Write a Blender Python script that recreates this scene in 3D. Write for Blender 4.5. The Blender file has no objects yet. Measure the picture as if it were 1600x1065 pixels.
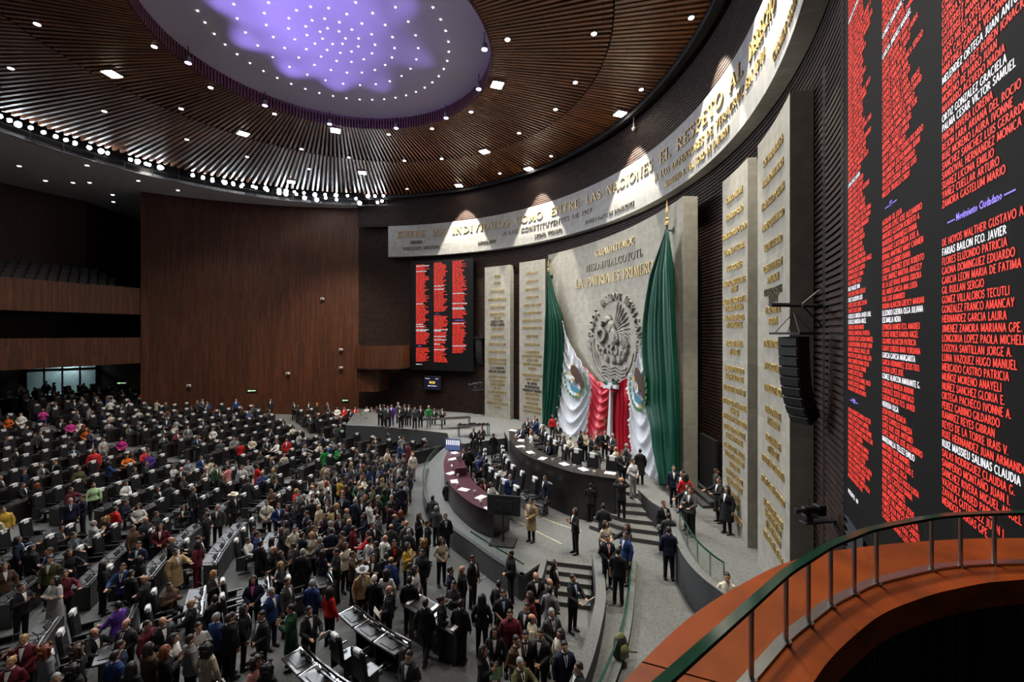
import bpy, math, random
import numpy as np
from mathutils import Vector, Matrix
from mathutils.geometry import tessellate_polygon

# ------------------------------------------------------------------ camera, world, exposure
SC = bpy.context.scene
COL = SC.collection
CAMZ = 9.0
FPX, Y0 = 675.0, 520.0
cam_d = bpy.data.cameras.new('camera'); cam = bpy.data.objects.new('camera', cam_d); COL.objects.link(cam)
cam.location = (0, 0, CAMZ); cam.rotation_euler = (math.pi/2, 0, 0)
cam_d.sensor_width = 36; cam_d.lens = 36*FPX/1600
cam_d.shift_y = -(532.5-Y0)/1600
cam_d.clip_start = 0.05; cam_d.clip_end = 300
SC.camera = cam
w = bpy.data.worlds.new('world'); SC.world = w; w.use_nodes = True
w.node_tree.nodes['Background'].inputs[0].default_value = (0.75, 0.85, 1.0, 1)
w.node_tree.nodes['Background'].inputs[1].default_value = 0.05
SC.view_settings.view_transform = 'Standard'; SC.view_settings.look = 'None'
SC.view_settings.gamma = 1; SC.view_settings.exposure = 0.32
SC.view_settings.use_curve_mapping = False
SC.cycles.max_bounces = 5; SC.cycles.diffuse_bounces = 2; SC.cycles.glossy_bounces = 3
SC.cycles.transparent_max_bounces = 12; SC.cycles.transmission_bounces = 4

def light(name, kind, loc, energy, color=(1,1,1), aim=None, size=0.3, spot=None, blend=0.3):
    L = bpy.data.lights.new(name, kind); L.energy = energy; L.color = color
    if kind == 'AREA': L.shape = 'DISK'; L.size = size
    else: L.shadow_soft_size = size
    if spot: L.spot_size = math.radians(spot); L.spot_blend = blend
    o = bpy.data.objects.new(name, L); COL.objects.link(o); o.location = loc
    if aim is not None:
        o.rotation_euler = (Vector(aim)-Vector(loc)).to_track_quat('-Z', 'Y').to_euler()
    return o
# plan of the hall: the stage wall is a cylinder about WC; the seats are arcs about FC; the oculus is round OC
WC, WR = (-14.02, 18.65), 22.35
FC = (3.0, 21.0)
OC, OR = (-8.27, 19.95), 7.3
TC, TR = (-13.5, 23.5), 17.2
CEIL = 21.9
# stage lights of the lighting truss (cool white), thrown on the tribune, the flag and the well
for i, (a, e) in enumerate([(200, 1.0), (178, 1.0), (160, 1.2), (142, 1.2), (128, 1.6), (118, 2.0), (108, 2.2), (98, 2.4), (88, 2.0)]):
    p = (TC[0]+16.6*math.cos(math.radians(a)), TC[1]+16.6*math.sin(math.radians(a)), 21.0)
    aim = [(3, 22, 2), (-2, 16, 0), (4, 26, 6), (-6, 20, 0), (5, 24, 5), (2, 16, 1), (-4, 18, 0), (6, 16, 6), (5, 14, 5)][i]
    light('truss_light', 'SPOT', p, 2600*e, (0.86, 0.92, 1.0), aim, 0.5, 75, 0.7)
VIOLET = 3.0
for p, aim, e in (((-13, 31, 21.4), (-16.5, 41.3, 7.0), 8000), ((-21, 28, 21.4), (-25, 39.5, 1), 1700), ((-24, 24, 21), (-34.5, 31, 9), 1700)):
    light('wall_flood', 'SPOT', p, e, (1.0, .84, .66), aim, .4, 52, 1.0)
light('balcony_fill', 'SPOT', (1.5, 5.5, 21.0), 3000, (1.0, .95, .86), (1.8, 2.0, 7.8), .5, 60, .6)  # added fill light out of view, brightens the parapet wood
# ceiling floods (warm white) over the hall
for x, y, e in [(-20, 16, 1), (-17, 26, 1), (-12, 31, 1), (-7, 33, 1), (-3, 29, 1), (-1, 22, 1.2), (-25, 24, .8), (-9, 12, 1), (2, 12, 1.0), (-22, 32, .8), (-28, 33, .5)]:
    light('hall_flood', 'SPOT', (x, y, 21.6), 2300*e, (1.0, 0.95, 0.86), (x, y, 0), 0.5, 120, 0.6)
# grazing floods in front of the stone band: each throws a cone of light down the band and the slabs below
for a, e in ((64, 1), (43.5, 1), (18.2, 1), (-3, .9), (-15.5, .8)):
    a = math.radians(a); p = (WC[0]+21.25*math.cos(a), WC[1]+21.25*math.sin(a), 21.6)
    light('band_flood', 'SPOT', p, 8000*e, (1.0, .93, .78), (WC[0]+22.1*math.cos(a), WC[1]+22.1*math.sin(a), 16.5), .08, 58, .2)
# ------------------------------------------------------------------ pixel -> place (used to measure the plan off the photograph)
def at(px, py, z):
    d = FPX*(CAMZ-z)/(py-Y0)
    return ((px-800)/FPX*d, d)
def ray_circ(px, C=WC, R=WR, far=True):
    k = (px-800)/FPX
    a = 1+k*k; b = -2*(k*C[0]+C[1]); c = C[0]**2+C[1]**2-R*R
    D = max(b*b-4*a*c, 0)
    t = (-b+(math.sqrt(D) if far else -math.sqrt(D)))/(2*a)
    return (k*t, t)
def hz(py, d): return CAMZ+(Y0-py)/FPX*d
def fz(x, y):
    r = math.hypot(x-FC[0], y-FC[1])
    z = max(0.0, (r-21)*0.125)
    return min(z, 3.2)

# ------------------------------------------------------------------ materials
def nt(m): return m.node_tree.nodes, m.node_tree.links
def mat(name, col, rough=0.6, metal=0.0, noise=0.0, nscale=8.0, bump=0.0, spec=0.5, emis=None, estr=0, coord='Object'):
    m = bpy.data.materials.new(name); m.use_nodes = True
    N, L = nt(m); b = N['Principled BSDF']
    b.inputs['Base Color'].default_value = (*col, 1); b.inputs['Roughness'].default_value = rough
    b.inputs['Metallic'].default_value = metal; b.inputs['Specular IOR Level'].default_value = spec
    if noise or bump:
        tc = N.new('ShaderNodeTexCoord'); n = N.new('ShaderNodeTexNoise'); n.inputs['Scale'].default_value = nscale
        n.inputs['Detail'].default_value = 5
        L.new(tc.outputs[coord], n.inputs['Vector'])
        if noise:
            mx = N.new('ShaderNodeMix'); mx.data_type = 'RGBA'; mx.blend_type = 'MULTIPLY'; mx.inputs[0].default_value = noise
            cr = N.new('ShaderNodeValToRGB'); cr.color_ramp.elements[0].position = .3; cr.color_ramp.elements[1].position = .7
            cr.color_ramp.elements[0].color = (.35, .35, .35, 1); cr.color_ramp.elements[1].color = (1.3, 1.3, 1.3, 1)
            L.new(n.outputs['Fac'], cr.inputs[0]); mx.inputs[6].default_value = (*col, 1)
            L.new(cr.outputs[0], mx.inputs[7]); L.new(mx.outputs[2], b.inputs['Base Color'])
        if bump:
            bp = N.new('ShaderNodeBump'); bp.inputs['Strength'].default_value = bump; bp.inputs['Distance'].default_value = 0.02
            L.new(n.outputs['Fac'], bp.inputs['Height']); L.new(bp.outputs[0], b.inputs['Normal'])
    if emis:
        b.inputs['Emission Color'].default_value = (*emis, 1); b.inputs['Emission Strength'].default_value = estr
    return m
def brickmat(name, c1, c2, mortar, bw, bh, ms=0.02, rough=0.8, bump=0.3, noise=0.5, offset=.5):
    """brick texture in UV (metres along the wall, metres up)"""
    m = bpy.data.materials.new(name); m.use_nodes = True
    N, L = nt(m); b = N['Principled BSDF']; b.inputs['Roughness'].default_value = rough
    b.inputs['Specular IOR Level'].default_value = .25
    uv = N.new('ShaderNodeUVMap'); br = N.new('ShaderNodeTexBrick')
    br.inputs['Color1'].default_value = (*c1, 1); br.inputs['Color2'].default_value = (*c2, 1); br.inputs['Mortar'].default_value = (*mortar, 1)
    br.inputs['Scale'].default_value = 1; br.inputs['Mortar Size'].default_value = ms
    br.inputs['Brick Width'].default_value = bw; br.inputs['Row Height'].default_value = bh; br.offset = offset
    L.new(uv.outputs[0], br.inputs['Vector'])
    n = N.new('ShaderNodeTexNoise'); n.inputs['Scale'].default_value = 2.5; n.inputs['Detail'].default_value = 6
    L.new(uv.outputs[0], n.inputs['Vector'])
    cr = N.new('ShaderNodeValToRGB'); cr.color_ramp.elements[0].position = .3; cr.color_ramp.elements[1].position = .7
    cr.color_ramp.elements[0].color = (.5, .5, .5, 1); cr.color_ramp.elements[1].color = (1.2, 1.2, 1.2, 1)
    L.new(n.outputs['Fac'], cr.inputs[0])
    mx = N.new('ShaderNodeMix'); mx.data_type = 'RGBA'; mx.blend_type = 'MULTIPLY'; mx.inputs[0].default_value = noise
    L.new(br.outputs['Color'], mx.inputs[6]); L.new(cr.outputs[0], mx.inputs[7]); L.new(mx.outputs[2], b.inputs['Base Color'])
    if bump:
        bp = N.new('ShaderNodeBump'); bp.inputs['Strength'].default_value = bump; bp.inputs['Distance'].default_value = 0.03
        iv = N.new('ShaderNodeMath'); iv.operation = 'SUBTRACT'; iv.inputs[0].default_value = 1
        L.new(br.outputs['Fac'], iv.inputs[1]); L.new(iv.outputs[0], bp.inputs['Height']); L.new(bp.outputs[0], b.inputs['Normal'])
    return m
def objmat(name, rough=0.8, noise=0.25, nscale=14, spec=0.3, metal=0):
    """material that takes its colour from the object's own colour"""
    m = bpy.data.materials.new(name); m.use_nodes = True
    N, L = nt(m); b = N['Principled BSDF']; b.inputs['Roughness'].default_value = rough
    b.inputs['Specular IOR Level'].default_value = spec; b.inputs['Metallic'].default_value = metal
    oi = N.new('ShaderNodeObjectInfo'); tc = N.new('ShaderNodeTexCoord')
    n = N.new('ShaderNodeTexNoise'); n.inputs['Scale'].default_value = nscale
    L.new(tc.outputs['Object'], n.inputs['Vector'])
    cr = N.new('ShaderNodeValToRGB'); cr.color_ramp.elements[0].position = .35; cr.color_ramp.elements[1].position = .65
    cr.color_ramp.elements[0].color = (.6, .6, .6, 1); cr.color_ramp.elements[1].color = (1.15, 1.15, 1.15, 1)
    L.new(n.outputs['Fac'], cr.inputs[0])
    mx = N.new('ShaderNodeMix'); mx.data_type = 'RGBA'; mx.blend_type = 'MULTIPLY'; mx.inputs[0].default_value = noise*2
    L.new(oi.outputs['Color'], mx.inputs[6]); L.new(cr.outputs[0], mx.inputs[7]); L.new(mx.outputs[2], b.inputs['Base Color'])
    return m
def woodmat(name, c1, c2, rough=0.45, plank=0.12, coord='UV', grain=1.0, spec=0.4):
    """vertical boards in UV metres: u along the wall, v up"""
    m = bpy.data.materials.new(name); m.use_nodes = True
    N, L = nt(m); b = N['Principled BSDF']; b.inputs['Roughness'].default_value = rough; b.inputs['Specular IOR Level'].default_value = spec
    uv = N.new('ShaderNodeTexCoord'); mp = N.new('ShaderNodeMapping'); mp.inputs['Rotation'].default_value = (0, 0, math.pi/2)
    L.new(uv.outputs[coord], mp.inputs[0])
    br = N.new('ShaderNodeTexBrick'); br.inputs['Scale'].default_value = 1; br.inputs['Mortar Size'].default_value = plank*.06
    br.inputs['Brick Width'].default_value = 2.4; br.inputs['Row Height'].default_value = plank; br.offset = .37
    br.inputs['Color1'].default_value = (*c1, 1); br.inputs['Color2'].default_value = (*c2, 1)
    br.inputs['Mortar'].default_value = tuple(x*.25 for x in c1)+(1,)
    L.new(mp.outputs[0], br.inputs['Vector'])
    m2 = N.new('ShaderNodeMapping'); m2.inputs['Scale'].default_value = (14*grain, .9*grain, 1)
    L.new(uv.outputs[coord], m2.inputs[0])
    n = N.new('ShaderNodeTexNoise'); n.inputs['Scale'].default_value = 1; n.inputs['Detail'].default_value = 6; L.new(m2.outputs[0], n.inputs['Vector'])
    cr = N.new('ShaderNodeValToRGB'); cr.color_ramp.elements[0].position = .3; cr.color_ramp.elements[1].position = .75
    cr.color_ramp.elements[0].color = (.45, .45, .45, 1); cr.color_ramp.elements[1].color = (1.25, 1.2, 1.15, 1)
    L.new(n.outputs['Fac'], cr.inputs[0])
    mx = N.new('ShaderNodeMix'); mx.data_type = 'RGBA'; mx.blend_type = 'MULTIPLY'; mx.inputs[0].default_value = .8
    L.new(br.outputs['Color'], mx.inputs[6]); L.new(cr.outputs[0], mx.inputs[7]); L.new(mx.outputs[2], b.inputs['Base Color'])
    bp = N.new('ShaderNodeBump'); bp.inputs['Strength'].default_value = .4; bp.inputs['Distance'].default_value = .01
    iv = N.new('ShaderNodeMath'); iv.operation = 'SUBTRACT'; iv.inputs[0].default_value = 1
    L.new(br.outputs['Fac'], iv.inputs[1]); L.new(iv.outputs[0], bp.inputs['Height']); L.new(bp.outputs[0], b.inputs['Normal'])
    return m
def glassmat(name, col=(.55, .75, .66), a=0.85, rough=.05):
    m = bpy.data.materials.new(name); m.use_nodes = True
    N, L = nt(m); N.remove(N['Principled BSDF']); out = N['Material Output']
    t = N.new('ShaderNodeBsdfTransparent'); t.inputs[0].default_value = (*[c*.5+.5 for c in col], 1)
    g = N.new('ShaderNodeBsdfGlossy'); g.inputs['Roughness'].default_value = rough; g.inputs[0].default_value = (.9, 1, .95, 1)
    mx = N.new('ShaderNodeMixShader'); mx.inputs[0].default_value = 1-a
    L.new(t.outputs[0], mx.inputs[1]); L.new(g.outputs[0], mx.inputs[2]); L.new(mx.outputs[0], out.inputs[0])
    return m
M = {}
M['brick'] = brickmat('dark_brick', (.036, .0165, .0115), (.022, .0105, .008), (.005, .004, .0035), .32, .15, .012, .75, .5, .9)
M['stone'] = brickmat('limestone', (.335, .33, .315), (.305, .30, .29), (.44, .435, .42), 1.15, 1.15, .012, .8, .08, .35)
M['stone_slab'] = brickmat('limestone_slab', (.30, .285, .245), (.275, .26, .225), (.38, .365, .325), 1.3, 1.6, .010, .8, .08, .4, 0)
M['wood_wall'] = woodmat('walnut_wall', (.105, .033, .012), (.052, .017, .0075), .5, .11)
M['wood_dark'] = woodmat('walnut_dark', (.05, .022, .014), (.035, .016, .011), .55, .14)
M['slat'] = woodmat('ceiling_slat', (.26, .10, .040), (.17, .066, .027), .36, .3, spec=.6)
M['fascia'] = mat('oculus_fascia', (.12, .04, .04), .5, noise=.4, nscale=3)
M['void'] = mat('ceiling_void', (.006, .006, .007), .95, noise=.2)
M['dome'] = mat('oculus_plaster', (.50, .47, .50), .9, noise=.08, nscale=.6)
M['soffit'] = mat('soffit_plaster', (.55, .55, .56), .85, noise=.12, nscale=1.0)
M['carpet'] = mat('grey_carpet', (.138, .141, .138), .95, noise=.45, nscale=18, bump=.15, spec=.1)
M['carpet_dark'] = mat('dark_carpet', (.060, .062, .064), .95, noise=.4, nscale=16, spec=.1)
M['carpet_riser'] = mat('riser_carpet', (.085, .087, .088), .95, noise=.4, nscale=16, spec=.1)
M['black'] = mat('black_leather', (.012, .012, .014), .35, noise=.3, nscale=5, spec=.5)
M['blackmatte'] = mat('black_paint', (.012, .012, .013), .6, noise=.2, nscale=7)
M['desk_black'] = mat('black_wood', (.018, .014, .014), .34, noise=.5, nscale=2, spec=.6)
M['desk_top'] = mat('grey_leather_top', (.030, .031, .036), .42, noise=.3, nscale=6)
M['maroon'] = mat('maroon_leather', (.055, .012, .024), .35, noise=.2, nscale=5)
M['white'] = mat('white_cloth', (.55, .55, .54), .7, noise=.15, nscale=20)
M['paper'] = mat('paper', (.8, .8, .78), .6, noise=.1, nscale=9)
M['steel'] = mat('steel', (.45, .45, .45), .3, metal=1, noise=.15, nscale=10)
M['gold'] = mat('gilt_bronze', (.42, .31, .125), .5, metal=.25, noise=.2, nscale=8)
M['bronze'] = mat('aged_bronze', (.12, .10, .07), .5, metal=.3, noise=.3, nscale=8)
M['relief'] = mat('relief_stone', (.25, .24, .215), .75, noise=.3, nscale=6)
M['glass'] = glassmat('clear_glass', (.93, .98, .95), .94)
M['glass_green'] = mat('green_glass_edge', (.008, .045, .026), .12, noise=.4, nscale=9, spec=.8)
M['par_wood'] = mat('parapet_wood', (.27, .050, .006), .34, noise=.7, nscale=2.2, spec=.3)
_pn, _pl = nt(M['par_wood']); _tx = [n for n in _pn if n.type == 'TEX_NOISE'][0]; _tx.inputs['Distortion'].default_value = 1.6; _tx.inputs['Detail'].default_value = 9
M['red_text'] = mat('led_red', (.02, 0, 0), .5, emis=(1, .055, .035), estr=1.15)
M['white_text'] = mat('led_white', (.02, .02, .02), .5, emis=(1, .93, 1), estr=1.1)
M['purple_text'] = mat('led_purple', (.02, .02, .02), .5, emis=(.32, .22, 1), estr=1.1)
M['screen'] = mat('led_panel', (.004, .004, .0045), .7, spec=.15, noise=.15, nscale=30)
M['lamp'] = mat('lamp_lens', (1, 1, 1), .5, emis=(.86, .93, 1.0), estr=90)
M['lamp_warm'] = mat('flood_lens', (1, 1, 1), .5, emis=(1, .90, .72), estr=60)
M['dot'] = mat('downlight_lens', (1, 1, 1), .5, emis=(1, .97, .93), estr=9)
M['purple_lamp'] = mat('purple_lens', (1, 1, 1), .5, emis=(.5, .38, 1), estr=14)
M['exit'] = mat('exit_green', (.5, .8, .5), .5, emis=(.55, .9, .5), estr=.6)
M['amber'] = mat('led_amber', (.1, .06, 0), .5, emis=(1, .6, .1), estr=1.2)
M['cloth'] = objmat('garment_cloth', .85, .22, 16, .25)
M['skin'] = objmat('skin', .55, .08, 9, .35)
M['hair'] = objmat('hair', .5, .3, 40, .4)
M['shoe'] = objmat('shoe_leather', .35, .1, 10, .5)
M['face_dark'] = mat('brow_and_eye', (.02, .012, .010), .5, noise=.1)
M['lips'] = mat('lips', (.30, .08, .07), .5, noise=.1)

# ------------------------------------------------------------------ mesh helpers
class MB:
    def __init__(s): s.v = []; s.f = []; s.m = []; s.uv = []; s.any_uv = False
    def vert(s, p): s.v.append(tuple(p)); return len(s.v)-1
    def face(s, idx, mi=0, uv=None):
        s.f.append(tuple(idx)); s.m.append(mi); s.uv.append(uv)
        if uv: s.any_uv = True
    def quad(s, a, b, c, d, mi=0, uv=None):
        i = len(s.v); s.v += [tuple(a), tuple(b), tuple(c), tuple(d)]; s.face((i, i+1, i+2, i+3), mi, uv)
    def box(s, c, size, rz=0.0, mi=0, rx=0.0, taper=1.0):
        hx, hy, hz_ = size[0]/2, size[1]/2, size[2]/2
        R = Matrix.Rotation(rz, 3, 'Z') @ Matrix.Rotation(rx, 3, 'X')
        i = len(s.v)
        for z in (-1, 1):
            k = taper if z > 0 else 1
            for x, y in ((-1, -1), (1, -1), (1, 1), (-1, 1)):
                s.v.append(tuple(Vector(c)+R @ Vector((x*hx*k, y*hy*k, z*hz_))))
        for q in ((0, 3, 2, 1), (4, 5, 6, 7), (0, 1, 5, 4), (1, 2, 6, 5), (2, 3, 7, 6), (3, 0, 4, 7)):
            s.face([i+j for j in q], mi)
    def bevbox(s, c, size, b=.02, rz=0.0, mi=0, rx=0.0):
        """box with chamfered vertical and horizontal edges (stacked rounded rings)"""
        hx, hy, hz_ = size[0]/2, size[1]/2, size[2]/2
        b = min(b, hx*.9, hy*.9, hz_*.9)
        R = Matrix.Rotation(rz, 3, 'Z') @ Matrix.Rotation(rx, 3, 'X')
        rings = []
        for z, ins in ((-hz_, b), (-hz_+b, 0), (hz_-b, 0), (hz_, b)):
            X, Y = hx-ins, hy-ins; bb = max(b-ins, b*.25)
            ring = []
            for x, y in ((-X, -Y+bb), (-X+bb, -Y), (X-bb, -Y), (X, -Y+bb), (X, Y-bb), (X-bb, Y), (-X+bb, Y), (-X, Y-bb)):
                ring.append(s.vert(Vector(c)+R @ Vector((x, y, z))))
            rings.append(ring)
        for a, bb in zip(rings, rings[1:]):
            for k in range(8): s.face((a[k], a[(k+1) % 8], bb[(k+1) % 8], bb[k]), mi)
        s.face(rings[0][::-1], mi); s.face(rings[-1], mi)
    def tube(s, pts, r, n=8, mi=0, cap=True, ell=None):
        pts = [Vector(p) for p in pts]
        rs = r if isinstance(r, (list, tuple)) else [r]*len(pts)
        rings = []; prev = None
        for k, p in enumerate(pts):
            t = (pts[min(k+1, len(pts)-1)]-pts[max(k-1, 0)]).normalized()
            up = Vector((0, 0, 1)) if abs(t.z) < .9 else Vector((0, 1, 0))
            if prev is not None: up = prev
            a = t.cross(up).normalized(); b = a.cross(t).normalized(); prev = b
            rr = rs[k]; ra, rb = rr if isinstance(rr, (tuple, list)) else (rr, rr)
            rings.append([s.vert(p+a*ra*math.cos(2*math.pi*j/n)+b*rb*math.sin(2*math.pi*j/n)) for j in range(n)])
        for A, B in zip(rings, rings[1:]):
            for j in range(n): s.face((A[j], A[(j+1) % n], B[(j+1) % n], B[j]), mi)
        if cap: s.face(rings[0][::-1], mi); s.face(rings[-1], mi)
    def loft(s, secs, n=14, mi=0, yfun=None):
        """horizontal elliptical sections: (cx, cy, z, rx, ry[, power])"""
        rings = []
        for c in secs:
            cx, cy, z, rx, ry = c[:5]; pw = c[5] if len(c) > 5 else 1.0
            ring = []
            for j in range(n):
                a = 2*math.pi*j/n; ca, sa = math.cos(a), math.sin(a)
                ring.append(s.vert((cx+rx*math.copysign(abs(ca)**pw, ca), cy+ry*math.copysign(abs(sa)**pw, sa), z)))
            rings.append(ring)
        for A, B in zip(rings, rings[1:]):
            for j in range(n): s.face((A[j], A[(j+1) % n], B[(j+1) % n], B[j]), mi)
        s.face(rings[0][::-1], mi); s.face(rings[-1], mi)
    def lathe(s, prof, n=16, c=(0, 0, 0), mi=0):
        s.loft([(c[0], c[1], c[2]+z, r, r) for r, z in prof], n, mi)
    def ribbon(s, pts, z0, z1, mi=0, u0=0.0, inward=0.0):
        """upright wall along plan points with UV in metres"""
        u = u0
        for a, b in zip(pts, pts[1:]):
            l = math.hypot(b[0]-a[0], b[1]-a[1])
            s.quad((a[0], a[1], z0), (b[0], b[1], z0), (b[0], b[1], z1), (a[0], a[1], z1), mi, [(u, z0), (u+l, z0), (u+l, z1), (u, z1)])
            u += l
    def solid(s, poly, z0, z1, mi=0, side=None, top=None):
        """prism over a plan polygon (counter-clockwise)"""
        A = sum(poly[i][0]*poly[(i+1) % len(poly)][1]-poly[(i+1) % len(poly)][0]*poly[i][1] for i in range(len(poly)))
        if A < 0: poly = poly[::-1]
        i = len(s.v); n = len(poly)
        s.v += [(x, y, z0) for x, y in poly]+[(x, y, z1) for x, y in poly]
        for t in tessellate_polygon([[Vector((x, y, 0)) for x, y in poly]]):
            a, b, c = [poly[k] for k in t]
            if (b[0]-a[0])*(c[1]-a[1])-(b[1]-a[1])*(c[0]-a[0]) < 0: t = t[::-1]
            s.face([i+k for k in t[::-1]], mi, [poly[k] for k in t[::-1]])
            s.face([i+n+k for k in t], mi if top is None else top, [poly[k] for k in t])
        u = 0
        for k in range(n):
            k2 = (k+1) % n; l = math.dist(poly[k], poly[k2])
            s.face((i+k, i+k2, i+n+k2, i+n+k), mi if side is None else side, [(u, z0), (u+l, z0), (u+l, z1), (u, z1)]); u += l
    def strip_solid(s, inner, outer, z0, z1, mi=0, top=None):
        """thick curved strip between two plan polylines of equal length, with UV"""
        n = len(inner)
        def rib(pl, flip):
            u = 0
            for a, b in zip(pl, pl[1:]):
                l = math.dist(a, b)
                q = [(a[0], a[1], z0), (b[0], b[1], z0), (b[0], b[1], z1), (a[0], a[1], z1)]; uv = [(u, z0), (u+l, z0), (u+l, z1), (u, z1)]
                if flip: q, uv = q[::-1], uv[::-1]
                s.quad(*q, mi, uv); u += l
        rib(inner, False); rib(outer, True)
        u = 0
        for k in range(n-1):
            l = math.dist(inner[k], inner[k+1])
            a, b, c, d = inner[k], inner[k+1], outer[k+1], outer[k]
            t = math.dist(a, d)
            uv = [(u, 0), (u+l, 0), (u+l, t), (u, t)]
            s.quad((*a, z1), (*b, z1), (*c, z1), (*d, z1), mi if top is None else top, uv)
            s.quad((*d, z0), (*c, z0), (*b, z0), (*a, z0), mi, uv[::-1]); u += l
        for a, b in ((inner[0], outer[0]), (outer[-1], inner[-1])):
            t = math.dist(a, b)
            s.quad((*b, z0), (*a, z0), (*a, z1), (*b, z1), mi, [(0, z0), (t, z0), (t, z1), (0, z1)])
    def mesh(s, name, mats, smooth=False):
        me = bpy.data.meshes.new(name); me.from_pydata(s.v, [], s.f)
        for m in (mats if isinstance(mats, (list, tuple)) else [mats]): me.materials.append(m)
        me.polygons.foreach_set('material_index', s.m)
        if s.any_uv:
            uvl = me.uv_layers.new(name='UVMap'); data = []
            for f, uv in zip(s.f, s.uv):
                if uv: data += [c for p in uv for c in p]
                else: data += [0.0]*(2*len(f))
            uvl.data.foreach_set('uv', data)
        if smooth: me.polygons.foreach_set('use_smooth', [True]*len(s.f))
        me.update(); return me
    def build(s, name, mats, parent=None, smooth=False, loc=None, rz=None):
        return link(name, s.mesh(name, mats, smooth), parent, loc, rz)
def link(name, data, parent=None, loc=None, rz=None, color=None):
    o = bpy.data.objects.new(name, data); COL.objects.link(o)
    if parent: o.parent = parent
    if loc is not None: o.location = loc
    if rz is not None: o.rotation_euler = (0, 0, rz)
    if color is not None: o.color = (*color, 1)
    return o
def tag(o, label=None, cat=None, group=None, kind=None):
    if label: o['label'] = label
    if cat: o['category'] = cat
    if group: o['group'] = group
    if kind: o['kind'] = kind
    return o
def thing(name, label, cat, loc=(0, 0, 0), rz=0.0, group=None):
    o = bpy.data.objects.new(name, None); COL.objects.link(o); o.empty_display_size = .1
    o.location = loc; o.rotation_euler = (0, 0, rz); return tag(o, label, cat, group)
def struct(name, mb, m, label=None, smooth=False):
    o = mb.build(name, m, None, smooth); o['kind'] = 'structure'
    if label: o['label'] = label
    return o
def copy_tree(o, parent=None):
    c = o.copy(); COL.objects.link(c); c.parent = parent
    for ch in list(o.children): copy_tree(ch, c)
    return c
def arc(C, R, a0, a1, n):
    return [(C[0]+R*math.cos(a0+(a1-a0)*i/n), C[1]+R*math.sin(a0+(a1-a0)*i/n)) for i in range(n+1)]
def ang(p, C=WC): return math.atan2(p[1]-C[1], p[0]-C[0])
def smooth_line(pts, n):
    """Catmull-Rom through plan points"""
    out = []; P = [pts[0]]+list(pts)+[pts[-1]]
    for i in range(1, len(P)-2):
        for k in range(n):
            t = k/n; p0, p1, p2, p3 = [np.array(P[i+j], float) for j in (-1, 0, 1, 2)]
            out.append(tuple(.5*((2*p1)+(-p0+p2)*t+(2*p0-5*p1+4*p2-p3)*t*t+(-p0+3*p1-3*p2+p3)*t**3)))
    out.append(tuple(pts[-1])); return out
def offset_line(pts, d):
    out = []
    for i, p in enumerate(pts):
        a = pts[max(i-1, 0)]; b = pts[min(i+1, len(pts)-1)]
        tx, ty = b[0]-a[0], b[1]-a[1]; l = math.hypot(tx, ty) or 1
        out.append((p[0]-ty/l*d, p[1]+tx/l*d))
    return out
_fonts = {}
def text_mesh(body, depth=.02, res=2, bold=0.0, shear=0.0):
    """built-in font text as (verts, faces, width), cap height scaled to 1, x from 0"""
    key = (body, depth, res, bold)
    if key in _fonts: return _fonts[key]
    c = bpy.data.curves.new('t', 'FONT'); c.body = body; c.size = 1; c.extrude = depth/2; c.resolution_u = res; c.offset = bold
    o = bpy.data.objects.new('t', c); COL.objects.link(o)
    dg = bpy.context.evaluated_depsgraph_get()
    me = bpy.data.meshes.new_from_object(o.evaluated_get(dg))
    V = np.array([v.co[:] for v in me.vertices]).reshape(-1, 3); F = [tuple(p.vertices) for p in me.polygons]
    bpy.data.objects.remove(o); bpy.data.curves.remove(c); bpy.data.meshes.remove(me)
    if len(V): V[:, 0] -= V[:, 0].min(); V[:, :2] /= .72
    w_ = V[:, 0].max() if len(V) else 0
    _fonts[key] = (V, F, w_); return _fonts[key]

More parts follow.
